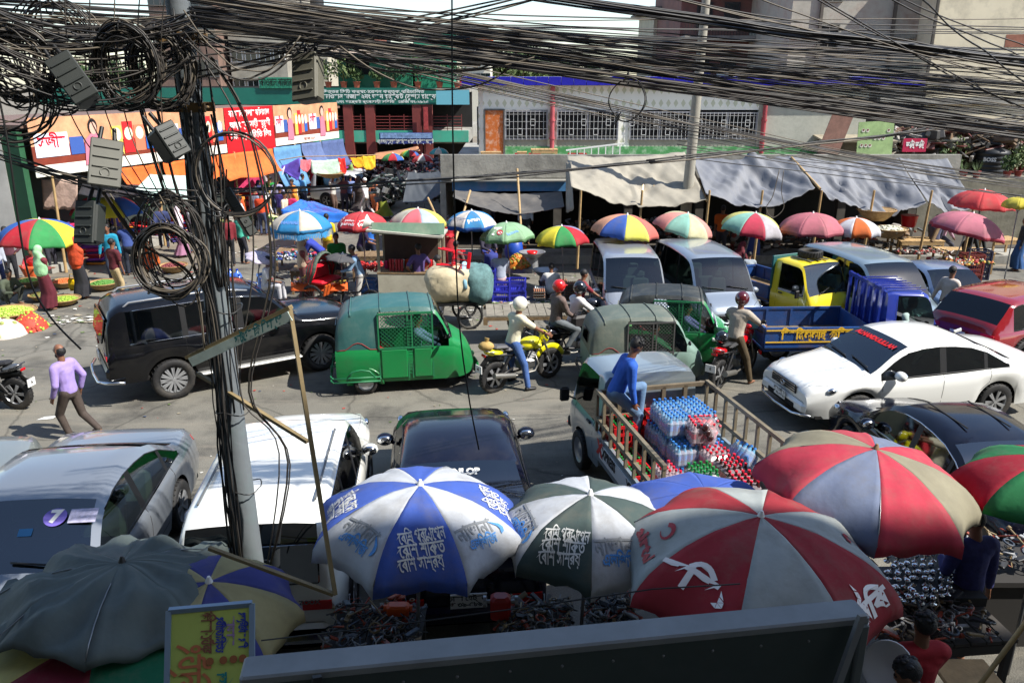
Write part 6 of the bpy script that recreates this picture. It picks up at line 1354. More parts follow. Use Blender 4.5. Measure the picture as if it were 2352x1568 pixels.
umb('small plaid umbrella leaning over the water jugs', 600, 582, 76, 1.35, [mat((176, 168, 184), .8, 0, .3, 14, name='plaid')], n=8, spin=0, tilt=.3, tdir=-.4, k=.34, val=0, pole=True)
umb('open dark grey umbrella beside the cycle rickshaw', 787, 583, 84, 1.5, [U_((84, 84, 88))], tilt=.1, k=.3, val=0)
umb('far rainbow parasol above the market lane, green gore to the left', 902, 352, 54, 2.6, [Gg, Rr, Bb, Yy], spin=.5, val=.05); umb('far rainbow parasol with yellow gore to the right', 940, 345, 44, 2.9, [Gg, Rr, Bb, Yy], spin=.9, val=.05)
umb('far red and white parasol above the market lane', 970, 355, 50, 2.6, [RED2, Ww], spin=.4, val=.05); umb('far teal and cream parasol by the column', 1008, 340, 46, 3.0, [U_((70, 170, 170)), CRM], spin=.4, val=.05)
# big near parasols
NB, NW = U_((70, 100, 186)), U_((196, 200, 206)); NG = U_((72, 88, 86)); TX = mat((205, 205, 200), .6, name='pale_print'); GTX = mat((120, 124, 128), .6, name='grey_print'); BTX = mat((60, 130, 196), .6, name='blue_print')
def navana(k): return [(k, 'নাভানা', .65, .24, -.12, GTX, .004, .42, .45), (k, 'এলপিজি', .79, .18, -.12, BTX, .004, .35, .47), (k, '@flame', .72, .22, .0, BTX, 0, None, .8)]
def beshi(k): return [(k, s, .58+.125*i, .2, .2, TX, .003, .42, .5) for i, s in enumerate(('বেশি প্রোপেন', 'বেশি শক্তি', 'বেশি সাশ্রয়'))]
umbrella('big blue and white gas brand parasol behind the navy saloon', P(965, 1112, 2.4).to_tuple(), 1.0, .42, [NB, NW], spin=-pi/2-pi/8+.12, tilt=.05, tdir=.2, val=.12, valc=None, sag=.07, wrinkle=.055, texts=beshi(0)+navana(1)+navana(7)+beshi(6)+beshi(2))
umbrella('grey green and white gas brand parasol next to the blue and white one', P(1356, 1134, 2.25).to_tuple(), .90, .40, [NG, NW], spin=-pi/2-pi/8-.45, tilt=.03, tdir=0, val=.11, sag=.07, wrinkle=.055, texts=beshi(0)+navana(1)+navana(7))
umbrella('blue gas brand parasol showing behind the red and white one', P(1622, 1130, 2.05).to_tuple(), .98, .36, [NB, NB], spin=-pi/2, val=.08, sag=.05, texts=beshi(6))
ARW, ARR = U_((172, 178, 176)), U_((160, 44, 54)); air = []
for k in (1, 7): air += [(k, 'airtel', .80, .24, -.1 if k == 1 else .1, MR, .01, None, .55), (k, '@hook', .62, .24, 0, MR, 0, None, .6)]
for k in (0, 2): air += [(k, 'রবি', .70, .34, 0, WT, .014, None, .3), (k, '@tri', .76, .15, 0, WT, 0, None, .72)]
umbrella('big red and white parasol printed with phone company names', P(1748, 1184, 2.45).to_tuple(), 1.18, .5, [ARW, ARR], spin=-pi/2-pi/8, tilt=.05, tdir=-.6, val=.1, sag=.06, wrinkle=.05, texts=[(2, 'airtel', .80, .22, 0, MR, .01, None, .55), (2, '@hook', .62, .22, 0, MR, 0, None, .5), (6, 'airtel', .80, .22, 0, MR, .01, None, .5), (6, '@hook', .60, .22, 0, MR, 0, None, .5), (0, '@dot', .93, .1, 0, MR, 0, None, .5), (7, 'রবি', .72, .32, 0, WT, .014, None, .34), (7, '@tri', .76, .15, 0, WT, 0, None, .74), (1, '@tri', .74, .15, 0, WT, 0, None, .4), (1, 'রবি', .86, .3, 0, WT, .014, None, .6)])
KH, GB = U_((150, 144, 122)), U_((120, 132, 160)); RK = U_((196, 62, 82))
umbrella('big faded red, khaki and slate parasol with a torn top at the right', P(2012, 1030, 2.6).to_tuple(), 1.03, .42, [RK, KH, RK, GB], spin=-pi/2-.30, tilt=.1, tdir=-.5, val=.12, sag=.07, wrinkle=.055, ferr=WOOD)
umbrella('green and red parasol cut by the right edge', (P(2430, 1050, 2.5).x, P(2430, 1050, 2.5).y, 2.5), .85, .36, [U_((40, 124, 74)), U_((160, 30, 50))], spin=.35, val=.08, sag=.05)
DGR = mat((74, 84, 82), .75, 0, .12, 2, .4, 6, name='slate_cloth', dirt=(100, 104, 98), dirtamt=.4)
umbrella('huge dark slate parasol over patchwork at the bottom left', P(280, 1290, 2.2).to_tuple(), .98, .28, [DGR], n=8, spin=.2, tilt=.17, tdir=1.3, val=.06, sag=.03, wrinkle=.2, ferr=BLK)
umbrella('purple and cream parasol under the huge slate one, near the pole foot', P(480, 1335, 2.1).to_tuple(), .74, .32, [U_((66, 70, 136)), U_((170, 160, 116))], n=8, spin=.1, tilt=.1, tdir=-.6, val=.1, sag=.05, wrinkle=.04)
umbrella('green and crimson parasol below the slate one at the bottom left corner', P(225, 1450, 1.95).to_tuple(), 1.25, .2, [U_((120, 20, 44)), U_((24, 110, 76)), U_((196, 190, 120))], n=6, spin=-2.3, tilt=.1, tdir=-1.5, val=.1, sag=.03)
# ---------------------------------------------------------------- tents and hung cloths in the lane
tarp('mint and white awning over the red blankets, behind the utility pole', Q(345, 400, 27), Q(450, 402, 27), Q(452, 458, 24.5), Q(306, 440, 24.5), cloth((196, 222, 210)), .1, .03, 20, 10, 51, cat='awning', group='awnings in the side lane')
fnb = tarp('bright blue plastic awning behind the fringed parasol', Q(690, 458, 30), Q(720, 462, 31), Q(800, 490, 27.5), Q(645, 482, 27.8), mat((44, 104, 190), .35, 0, .12, 2, .4, 5, name='blue_plastic'), .05, .08, 26, 14, 61, cat='awning', group='awnings in the side lane')
tarp('drooping front flap of the bright blue awning', Q(645, 482, 27.7), Q(800, 490, 27.4), Q(792, 508, 27.2), Q(650, 498, 27.6), mat((44, 104, 190), .35, 0, .12, 2, .4, 5, name='blue_plastic'), .1, .05, 26, 6, 62, cat='awning', group='awnings in the side lane')
hc = [((532, 392), (612, 396), (600, 440), (528, 424), (214, 60, 110), 'pink patterned'), ((600, 388), (655, 380), (650, 400), (612, 430), (220, 205, 210), 'white printed'), ((634, 385), (688, 362), (690, 398), (680, 412), (88, 70, 170), 'violet'), ((690, 366), (715, 366), (712, 388), (690, 386), (220, 110, 120), 'rose lattice'), ((712, 368), (782, 364), (780, 396), (716, 398), (190, 222, 200), 'pale mint'), ((776, 362), (792, 362), (796, 394), (784, 392), (206, 36, 24), 'scarlet'), ((804, 362), (838, 358), (838, 380), (812, 378), (214, 160, 20), 'ochre'), ((832, 358), (862, 356), (862, 384), (832, 382), (226, 184, 40), 'yellow bordered'), ((540, 430), (620, 436), (620, 452), (536, 452), (200, 30, 30), 'red'), ((430, 560), (452, 560), (450, 585), (430, 585), (230, 220, 170), 'cream')]
for k, (a, b, c, d, col_, nm) in enumerate(hc[:9]):
    tarp(nm+' cloth hung on a line across the side lane', Q(*a, 37), Q(*b, 37), Q(*c, 36.8), Q(*d, 36.8), cloth(col_, .2), .12, .06, 12, 8, 70+k, name='hung_cloth', cat='cloth', group='cloths hung across the lane', edge=False)
m = MB(); m.path([Q(500, 392, 37), Q(690, 360, 37), Q(870, 356, 37)], .02, 5); setp(m.build('rope', BAMB), 'line holding the hung cloths across the side lane', 'rope')
tarp('rust brown awning over the far lane stalls', Q(860, 352, 41), Q(960, 336, 41), Q(965, 346, 39), Q(862, 366, 39), cloth((176, 122, 84)), .05, .05, 16, 6, 90, cat='awning', group='awnings in the side lane'); tarp('black netting awning over the stalls left of the blanket sellers', Q(190, 420, 27), Q(340, 424, 27), Q(330, 452, 25), Q(180, 446, 25), cloth((30, 30, 34)), .05, .04, 16, 6, 91, cat='awning', group='awnings in the side lane')
tarp('printed cream sheet hung behind the plastic crates', Q(95, 412, 26), Q(178, 412, 26), Q(178, 480, 26), Q(100, 480, 26), cloth((206, 176, 160), .3, 3), .0, .08, 20, 8, 92, name='hung_cloth', cat='cloth', group='cloths hung across the lane')
# ---------------------------------------------------------------- goods
def crate_mesh(w_, d_, h_, m, name='crate'):
    b = MB(); t_ = .02
    for z in (0, h_*.5, h_-t_):
        for sd in (1, -1): b.box((0, sd*d_/2, z+t_), (w_, t_, t_*2.2)); b.box((sd*w_/2, 0, z+t_), (t_, d_, t_*2.2))
    for sx in (1, -1):
        for sy in (1, -1): b.box((sx*w_/2, sy*d_/2, h_/2), (t_*2.4, t_*2.4, h_))
    for k in range(1, 8): x = -w_/2+w_*k/8; b.box((x, -d_/2, h_/2), (.018, .014, h_)); b.box((x, d_/2, h_/2), (.018, .014, h_))
    for k in range(1, 5): y = -d_/2+d_*k/5; b.box((-w_/2, y, h_/2), (.014, .018, h_)); b.box((w_/2, y, h_/2), (.014, .018, h_))
    b.box((0, 0, .012), (w_, d_, .02)); return b.mesh(name, m)
def crates(spots, col_, lab, group, w_=.55, d_=.38, h_=.3):
    me = crate_mesh(w_, d_, h_, mat(col_, .5, 0, .12, 3, name='crate_plastic'))
    for i, (p, rz) in enumerate(spots):
        o = part('plastic_crate', me, None, p, (0, 0, rz)); setp(o, lab[i] if isinstance(lab, list) else lab, 'crate', group)
def stack(x, y, n, h_=.31, z=0, D=None): p = P(x, y, z) if D is None else Q(x, y, D); return [(Vector((p.x, p.y, z+h_*k)), random.uniform(-.12, .12)) for k in range(n)]
crates(stack(35, 555, 4)+stack(5, 560, 5)+stack(60, 548, 4), (92, 52, 48), 'maroon brown crate in the tall stacks behind the left rainbow parasol', 'crates behind the left rainbow parasol')
crates(stack(48, 530, 5), (60, 130, 80), 'green crate in the stacks behind the left rainbow parasol', 'crates behind the left rainbow parasol'); crates(stack(85, 528, 6)+stack(30, 522, 5), (78, 76, 70), 'grey brown crate in the stacks behind the left rainbow parasol', 'crates behind the left rainbow parasol')
crates(stack(110, 530, 5)+stack(126, 532, 4), (70, 130, 180), 'light blue crate in the stacks behind the left rainbow parasol', 'crates behind the left rainbow parasol'); crates(stack(136, 520, 4), (190, 60, 50), 'red crate in the stacks behind the left rainbow parasol', 'crates behind the left rainbow parasol')
crates(stack(1120, 688, 3, .29), (50, 56, 170), ['blue crate at the bottom of the stack left of the seated grey shirted man', 'middle blue crate in the stack left of the seated grey shirted man', 'top blue crate in the stack left of the seated grey shirted man'], 'blue crates of the fruit stall', .44, .4, .29)
crates(stack(1151, 690, 2, .29), (46, 52, 176), ['lower of the two blue crates the grey shirted man sits on', 'upper of the two blue crates the grey shirted man sits on'], 'blue crates of the fruit stall', .46, .4, .29); crates(stack(1188, 688, 2, .29), (46, 52, 166), ['lower blue crate under the tray of oranges', 'upper blue crate under the tray of oranges'], 'blue crates of the fruit stall', .44, .4, .29)
crates(stack(1083, 662, 2, .4), (34, 34, 36), ['lower large black crate behind the bundle cart', 'upper large black crate behind the bundle cart, paper on top'], 'black crates of the fruit stall', .62, .45, .4)
crates(stack(845, 690, 2, .3), (50, 110, 180), ['lower light blue crate beside the rickshaw puller', 'upper light blue crate beside the rickshaw puller'], None, .5, .36, .3); crates(stack(2205, 645, 2, .3)+stack(2185, 640, 2, .3), (40, 60, 130), 'dark blue crate under the right fruit table', 'crates under the right fruit table'); crates(stack(2240, 640, 3, .3), (30, 34, 60), 'black crate at the corner of the right fruit table', 'crates under the right fruit table'); crates(stack(2222, 650, 3, .3), (110, 44, 40), 'maroon crate under the right fruit table', 'crates under the right fruit table')
crates(stack(735, 680, 1, .3), (120, 118, 110), 'grey crate under the dried goods table', None, .7, .4, .35)
def pile(label, name, cat, p, r, h_, n, s, ms, seed=1, squash=1.0, group=None, kind=None):
    rd = random.Random(seed); t = thing(name, label, cat, p, 0, group)
    b = MB(); b.lathe([(r*.98, 0), (r*.8, h_*.45), (r*.4, h_*.85), (0, h_)], 14); b.build('heap', ms[0], t)
    me = MB()
    for k in range(n):
        a = rd.random()*2*pi; q = rd.random()**.6; z = h_*(1-q**1.5); me.ell((r*q*cos(a), r*q*sin(a), z+s*.3), (s, s, s*squash), None, rd.randrange(len(ms)), 7, 4)
    setp(me.build('fruit', ms, t), kind='stuff'); return t
def basket(label, p, r, fill=None, h_=.22, group='round baskets on the ground', n=120, s=.03):
    t = thing('basket', label, 'basket', p, 0, group); b = MB(); b.lathe([(0, .01), (r*.5, 0), (r*.75, h_*.4), (r, h_), (r*1.05, h_+.02), (r*.98, h_+.02), (r*.7, h_*.5), (0, .05)], 22); b.build('wicker', mat((164, 134, 92), .8, 0, .3, 10, .6, 40, name='wicker'), t)
    b = MB(); b.path([(r*1.03*cos(k*pi/12), r*1.03*sin(k*pi/12), h_+.02) for k in range(24)], .02, 5, closed=True); b.build('rim', mat((140, 110, 70), .8, 0, .3, 10, name='wicker_rim'), t)
    if fill:
        rd = random.Random(int(p.x*100)); c = MB(); fm = [mat(f, .6, 0, .2, 8, name='produce') for f in fill]; c.lathe([(r*.9, h_*.8), (r*.5, h_*1.2), (0, h_*1.35)], 14)
        for k in range(n): a = rd.random()*2*pi; q = rd.random()**.55; c.ell((r*.92*q*cos(a), r*.92*q*sin(a), h_*(1.35-.5*q*q)), (s, s*.8, s*.7), None, rd.randrange(len(fm)), 6, 4)
        setp(c.build('produce', fm, t), kind='stuff')
    return t
LIME = (150, 176, 60); basket('basket heaped with limes at the left edge', P(25, 742), .62, [LIME, (176, 196, 90)], .3, n=400, s=.035); basket('flat basket of green limes between the two veiled women', P(148, 700), .42, [LIME, (120, 150, 50)], .16, n=220, s=.03)
basket('wicker basket of green chillies right of the orange shawled woman', P(240, 665), .42, [(92, 140, 60), (70, 120, 50)], .2, n=260, s=.03); basket('basket of green beans in front of the seated seller', P(68, 660), .36, [(130, 170, 70)], .2, n=200, s=.03); basket('basket of carrots behind the two veiled women', P(150, 660), .4, [(206, 100, 50)], .18, n=160, s=.03)
basket('basket of red onions beyond the coiled cable', P(400, 625), .42, [(110, 46, 54), (140, 70, 70)], .22, n=200, s=.035); basket('basket of pumpkins and gourds beyond the seller', P(100, 690), .35, [(120, 110, 50), (90, 100, 50)], .16, n=90, s=.05)
basket('large upright basket leaning above the orange and white parasol', Q(2010, 505, 24.5), .55, None, .3, n=10); basket('wide flat basket on the barrel right of the orange and white parasol', Q(2040, 545, 23.8), .5, [(190, 190, 170)], .25, n=60, s=.05)
pile('red net sack spilling limes at the left edge', 'sack', 'sack', P(70, 755), .42, .45, 160, .035, [mat((176, 60, 40), .7, 0, .3, 12, name='red_net'), mat(LIME, .6, name='lime')], 3); pile('white sack slumped below the lime basket at the left edge', 'sack', 'sack', P(15, 768), .5, .4, 12, .06, [cloth((190, 180, 168)), cloth((150, 160, 90))], 4)
pile('heap of cauliflowers and cabbages in the side lane', 'vegetable_heap', 'vegetables', P(600, 520), 1.1, .5, 260, .1, [mat((186, 184, 130), .8, 0, .2, 6, name='cauliflower'), mat((90, 130, 60), .8, 0, .2, 6, name='cabbage'), mat((206, 200, 160), .8, 0, .1, 6, name='cauliflower2')], 5); pile('second vegetable heap beside the white clad walker', 'vegetable_heap', 'vegetables', P(512, 530), .8, .4, 160, .09, [mat((176, 180, 120), .8, 0, .2, 6, name='cauliflower'), mat((90, 130, 60), .8, 0, .2, 6, name='cabbage')], 6)
pile('pyramid of oranges on the steel tray', 'fruit_pyramid', 'fruit', P(1188, 612, .72), .36, .34, 150, .055, [mat((196, 110, 30), .5, 0, .2, 8, name='orange_peel'), mat((140, 130, 40), .5, 0, .2, 8, name='green_orange')], 7)
t = thing('tray', 'steel tray table carrying the pyramid of oranges', 'tray', P(1188, 612, .72)-Vector((0, 0, .14))); b = MB(); b.box((0, 0, .06), (.85, .6, .12)); b.box((0, 0, .125), (.9, .65, .02)); b.build('pan', STEEL, t)
for i, (xx, yy, rr) in enumerate(((1222, 590, .4), (1252, 632, .36))):
    t = thing('basin', ['wide aluminium basin on a stand holding a red bowl', 'aluminium basin leaning behind the egg trays'][i], 'basin', P(xx, yy, .7 if i == 0 else .45)); b = MB(); b.lathe([(0, 0), (rr*.6, .01), (rr, .16), (rr*1.05, .17), (rr*.95, .155), (rr*.55, .03), (0, .02)], 22); b.lathe([(rr*.5, -.4), (rr*.45, 0)], 14); b.build('bowl', SILV, t)
    if i == 0: b = MB(); b.lathe([(0, .04), (.12, .05), (.17, .18), (.15, .17), (0, .08)], 14); setp(b.build('bowl', mat((206, 24, 20), .3, name='red_plastic'), None, loc=P(1222, 590, .7)), 'small red bowl standing in the aluminium basin', 'bowl')
em = mat((150, 96, 64), .5, 0, .15, 9, name='brown_egg'); ew_ = mat((196, 206, 206), .5, 0, .1, 9, name='white_egg'); card = mat((84, 80, 76), .9, name='pulp_tray')
def eggs(label, x, y, n, col_, z0=0.0):
    p = P(x, y, z0); t = thing('egg_tray_stack', label, 'egg trays', p, 0, 'stacked trays of eggs')
    for k in range(n):
        b = MB(); b.rbox((0, 0, .03+.075*k), (.32, .32, .03), .01); o = b.build('tray', card, t); e = MB()
        for i in range(6):
            for j in range(6):
                if k == n-1 or i in (0, 5) or j == 0: e.ell((-.13+.052*i, -.13+.052*j, .06+.075*k), (.02, .02, .026), None, 0, 6, 4)
        setp(e.build('eggs', col_, o), kind='stuff')
eggs('stack of brown egg trays left of the boy in a vest', 1240, 690, 5, ew_); eggs('brown egg trays on top of the white ones, left of the boy in a vest', 1238, 684, 3, em, .42); eggs('tall stack of brown egg trays right of the boy in a vest', 1308, 690, 7, em); eggs('second brown stack of egg trays beside the silver van', 1325, 684, 6, em); eggs('short stack of brown egg trays behind the boy in a vest', 1290, 672, 5, em)
# folded cloth and blanket stacks
rd = random.Random(5); HOT = [(190, 30, 36), (204, 70, 30), (120, 50, 140), (214, 90, 40), (60, 50, 120), (190, 30, 90), (210, 130, 40), (150, 20, 40), (40, 44, 90), (196, 190, 180), (176, 40, 60), (206, 60, 70)]
CM = [cloth(c, .15) for c in HOT]; sl_ = []
for k in range(5):
    b = MB(); n = 18
    b.rbox((0, 0, 0), (.56+.03*k, .42, .075), .032); sl_.append(b.v)
def blanket_stack(label, p, n, rz, pal, sc_=1.0):
    t = thing('blanket_stack', label, 'blankets', p, rz, 'stacks of folded blankets', sc_)
    for k in range(n):
        b = MB(); b.rbox((0, 0, 0), (.56+rd.uniform(-.05, .05), .42, .078), .034); part('folded_blanket', b.mesh('folded_blanket', rd.choice(pal)), t, (rd.uniform(-.03, .03), rd.uniform(-.03, .03), .04+.075*k), (rd.uniform(-.05, .05), rd.uniform(-.05, .05), rd.uniform(-.1, .1)))
STP = [(148, 590, 16), (165, 588, 15), (183, 592, 14), (200, 600, 10), (212, 604, 8), (225, 606, 7)]
for i, (x, y, n) in enumerate(STP): blanket_stack('tall stack of striped blankets right of the plastic crates', P(x, y), n, rd.uniform(-.3, .3), CM[:6] if i < 3 else CM)
rows = [(y, x) for y in (470, 488, 508, 530, 552) for x in range(315, 455, 20)]
for i, (y, x) in enumerate(rows): blanket_stack('stack of red and violet blankets under the mint awning', P(x+rd.uniform(-6, 6), y+rd.uniform(-5, 5)), rd.randint(6, 13), rd.uniform(-.5, .5), CM, .95)
for i in range(22): blanket_stack('far stack of red and orange blankets along the shop row', P(520+i*11+rd.uniform(-4, 4), 482-i*1.6+rd.uniform(-8, 4)), rd.randint(9, 18), rd.uniform(-.5, .5), CM[:8]+[CM[10]], 1.1)
for i in range(14): blanket_stack('far stack of bright cloth at the end of the lane', P(700+i*13+rd.uniform(-4, 4), 440-i*.8+rd.uniform(-3, 3)), rd.randint(10, 18), rd.uniform(-.5, .5), CM, 1.2)
# loose rubbish on the ground
b = MB(); lm = [mat(c, .8, name='litter') for c in ((196, 194, 186), (150, 140, 120), (90, 110, 60), (170, 60, 50), (60, 70, 90))]
for k in range(1500):
    x = rd.uniform(-18, 12); y = rd.uniform(7, 26); s_ = rd.uniform(.008, .035)*(1.8 if y > 18 else 1); a = rd.random()*6.3
    if 1 < y < 22 and rd.random() < .35: continue
    b.add([(x+s_*cos(a+q)*(1 if q % 2 else 1.6), y+s_*sin(a+q), .008+rd.random()*.015) for q in (0, 1.6, 3.1, 4.7)], [(0, 1, 2, 3)], rd.randrange(5), False)
for (cx, cy, n, r) in ((1180, 700, 160, .9), (1280, 712, 60, .6), (640, 575, 120, 1.2), (200, 735, 90, .7)):
    c = P(cx, cy)
    for k in range(n): s_ = rd.uniform(.02, .08); a = rd.random()*6.3; x, y = c.x+rd.gauss(0, r), c.y+rd.gauss(0, r*.4); b.add([(x+s_*cos(a+q)*1.5, y+s_*sin(a+q), .01+rd.random()*.03) for q in (0, 1.6, 3.1, 4.7)], [(0, 1, 2, 3)], rd.choice([0, 0, 1, 2]), False)
o = b.build('litter', lm); setp(o, 'scraps of paper and leaves scattered over road and market ground', 'litter', kind='stuff')
m = MB(); p = P(107, 961); m.add([p+Vector(q) for q in ((-.14, -.08, .01), (.12, -.03, .012), (.16, .09, .02), (-.06, .06, .01))], [(0, 1, 2, 3)], 0, False); setp(m.build('paper_sheet', WHITE, solid=.003), 'white sheet of paper on the road beside the man in lilac', 'paper')
# ---------------------------------------------------------------- carts, kiosk, furniture
def wheelset(t, x, y, R=.33, n=16): tm, rm = wheel_meshes(R, .045, n, 'wire'); a = part('wheel', tm, t, (x, y, R)); part('rim', rm, a)
# flat wooden hand cart
l = P(1222, 778); l.z = 0; t = thing('hand_cart', 'empty flat wooden cart with planked deck, left of the helmeted men', 'cart', l, radians(3))
for k in range(11): b = MB(); b.box((-1.0+.2*k, 0, .72), (.185, 1.05, .035)); b.build('plank', mat((122, 116, 104), .85, 0, .3, 5, .3, 25, name='grey_plank'), t)
b = MB(); b.box((0, -.5, .66), (2.3, .06, .08)); b.box((0, .5, .66), (2.3, .06, .08)); b.box((-1.12, -.5, .6), (.1, .08, .16)); b.build('deck_frame', WOOD, t)
for y in (-.42, .42): wheelset(t, -.25, y, .33)
wheelset(t, 1.25, 0); b = MB(); b.path([(1.25, .06, .33), (1.15, .03, .8), (1.1, 0, .95)], .018, 5); b.path([(.6, 0, .62), (1.1, 0, .75)], .02, 5); b.path([(1.1, .25, .95), (1.1, -.25, .95)], .014, 5); b.build('fork', BLK, t)
# tricycle cart with cloth bundles
l = P(1060, 745); l.z = 0; t = thing('cargo_tricycle', 'tricycle cart carrying big cream and checked cloth bundles', 'cart', l, radians(12))
for y in (-.45, .45): wheelset(t, .15, y)
b = MB(); b.box((0, 0, .66), (1.4, .95, .05)); b.path([(-.9, 0, .4), (-.4, 0, .6)], .02, 5); b.path([(.15, -.5, .33), (.15, .5, .33)], .02, 5); b.path([(.6, .4, .64), (.6, .4, .1)], .02, 5); b.build('deck', BLK, t)
def bundle(label, c, r, m, seed, rz=0.0):
    b = MB(); b.ell((0, 0, 0), r, None, 0, 26, 16)
    b.v = [tuple(Vector([math.copysign(abs(q/w_)**.68*w_, q) for q, w_ in zip(v, r)])) for v in b.v]
    b.v = [tuple(Vector(v)*(1+.16*mnoise.noise(Vector(v)*3+Vector((seed, 0, 0)))+.06*mnoise.noise(Vector(v)*8))) for v in b.v]
    o = b.build('cloth_bundle', m, None, loc=c); o.rotation_euler = (0, 0, rz); setp(o, label, 'bundle', 'bundles on the tricycle cart')
bundle('fat cream sackcloth bundle on the tricycle cart', l+Vector((-.25, -.05, 1.08)), (.62, .55, .48), cloth((196, 182, 150), .15), 1); bundle('green checked cloth bundle at the right end of the tricycle cart', l+Vector((.42, .0, 1.05)), (.38, .52, .5), mat((86, 118, 118), .85, 0, .4, 7, .3, name='check_cloth'), 5)
b = MB(); b.path([l+Vector((.12+.03*sin(k), .5*cos(k*pi/8), 1.06+.5*sin(k*pi/8))) for k in range(9)], .05, 6, flat=1.5); setp(b.build('cloth_strap', cloth((140, 186, 206))), 'pale blue cloth band round the bundles of the tricycle cart', 'cloth band')
def chair(label, loc, rot, m):
    t = thing('plastic_chair', label, 'chair', loc); t.rotation_euler = rot
    b = MB(); b.rbox((0, 0, .38), (.4, .4, .03), .01); b.build('seat', m, t)
    for sx in (1, -1):
        for sy in (1, -1): b = MB(); b.bar((sx*.16, sy*.16, .38), (sx*.2, sy*.2, 0), .04, .03); b.build('leg', m, t)
    for sy in (-.13, 0, .13): b = MB(); b.bar((-.19, sy, .38), (-.24, sy, .78), .05, .02); b.build('slat', m, t)
    b = MB(); b.rbox((-.24, 0, .8), (.03, .4, .09), .01); b.build('top_rail', m, t)
    for sy in (-.2, .2): b = MB(); b.bar((-.22, sy, .58), (.18, sy, .58), .04, .03); b.bar((.18, sy, .58), (.18, sy, .38), .03); b.build('armrest', m, t)
chair('red plastic chair lying on its side on the cloth bundles', l+Vector((-.5, -.1, 1.78)), (radians(95), radians(10), radians(80)), mat((206, 20, 36), .35, name='red_plastic'))
# kiosk cart
p = P(950, 702); p.z = 0; t = thing('kiosk_cart', 'snack kiosk cart with a green canopy board and cream counter', 'kiosk', p, radians(-3)); CRMp = mat((190, 184, 164), .6, 0, .15, 2, name='cream_panel', dirt=(130, 110, 80), dirtamt=.6)
b = MB(); b.box((0, -.42, .72), (1.7, .04, .5)); b.build('counter_panel', CRMp, t); b = MB(); b.box((0, -.02, 1.0), (1.75, .85, .04)); b.build('counter_top', WOOD, t)
b = MB(); b.box((0, -.4, .36), (1.7, .05, .18)); b.box((0, .4, .5), (1.7, .04, .8)); b.build('lower_board', mat((40, 80, 130), .6, 0, .2, 2, name='blue_board'), t)
for x in (-.82, .82):
    for y in (-.38, .38): b = MB(); b.box((x, y, 1.1), (.07, .07, 2.0)); b.build('post', mat((150, 140, 118), .8, 0, .3, 4, name='old_wood'), t)
b = MB(); b.box((0, .36, 1.5), (1.6, .04, 1.0)); b.build('back_board', mat((70, 52, 44), .8, 0, .2, name='dark_board'), t)
b = MB(); b.box((-.06, -.1, 2.1), (2.0, 1.1, .05), Matrix.Rotation(.08, 3, 'Y')); b.build('roof', mat((176, 172, 160), .7, 0, .15, 2, name='roof_sheet'), t); b = MB(); b.box((.02, -.5, 2.22), (1.9, .05, .3), Matrix.Rotation(-.35, 3, 'X')); b.build('canopy_board', mat((108, 140, 118), .6, 0, .2, 2, name='pale_green_board', dirt=(170, 170, 150), dirtamt=.5), t)
for k in range(14):
    b = MB(); x = -.72+.11*k; c_ = random.choice(HOT+[(220, 220, 210), (200, 170, 60)]); b.rbox((x, .1+.1*random.random(), 1.12), (.09, .12, .2+.1*random.random()), .015); b.build('packet', mat(c_, .4, name='packet'), t)
for k in range(3):
    for j in range(5): b = MB(); b.tube((-.55+.08*j, -.2, 1.02+.11*k), (-.55+.08*j, -.2, 1.12+.11*k), .036, n=8); b.build('tin_can', mat((180, 60, 70), .3, .3, name='can'), t)
b = MB(); b.lathe([(.0, 0), (.04, .05), (.1, .25), (.2, .36), (.21, .37)], 16, R=Matrix.Rotation(radians(-70), 3, 'Y') ); setp(b.build('loudspeaker', mat((196, 196, 190), .5, name='horn'), None, loc=p+Vector((-.8, -.35, 2.25))), 'grey horn loudspeaker on the left end of the kiosk roof', 'loudspeaker')
for x in (-.6, .6): wheelset(t, x, -.3, .25)
# cycle rickshaw
l = P(765, 708); l.z = 0; t = thing('cycle_rickshaw', 'cycle rickshaw with a folded patterned hood and red seat', 'cycle rickshaw', l, radians(-25))
for y in (-.45, .45): wheelset(t, -.3, y, .36)
wheelset(t, 1.3, 0, .33)
b = MB(); b.rbox((-.15, 0, .78), (.45, .85, .12), .05); b.rbox((-.42, 0, 1.02), (.12, .85, .42), .04, Matrix.Rotation(-.2, 3, 'Y')); b.build('seat', mat((206, 24, 44), .5, 0, .1, name='red_vinyl'), t)
b = MB(); b.path([(-.3, -.5, .36), (-.3, .5, .36)], .02, 6); b.path([(-.4, 0, .5), (.3, 0, .45), (.9, 0, .55), (1.15, 0, .85)], .025, 6); b.path([(1.3, 0, .33), (1.12, 0, .95)], .02, 6); b.path([(1.0, -.3, 1.02), (1.12, 0, .98), (1.0, .3, 1.02)], .014, 6); b.rbox((.55, 0, .9), (.25, .16, .06), .03); b.tube((.55, 0, .5), (.55, 0, .88), .015); b.build('frame', BLK, t)
HP = mat((70, 84, 72), .7, 0, .5, 12, .3, name='hood_cloth')
for k in range(5):
    a0 = -.35+.16*k; b = MB(); b.path([(-.45+.75*cos(a0+1.3)*.6+.02*k, .48*cos(j*pi/10), .9+.55*sin(j*pi/10)*(1.05-.08*k)+.05) if 0 < j < 10 else (-.35, .48*cos(j*pi/10), .8) for j in range(11)], .03, 6, flat=2.2); b.build('hood_fold', [HP, mat((150, 40, 50), .7, 0, .3, 10, name='hood_trim')][k % 2], t)
for k in range(7): b = MB(); b.box((.1+.0*k, -.4+.13*k, .6), (.04, .1, .3), Matrix.Rotation(.3, 3, 'Y')); b.build('foot_board_slat', mat((190, 84, 30), .5, 0, .3, 8, name='orange_slat'), t)
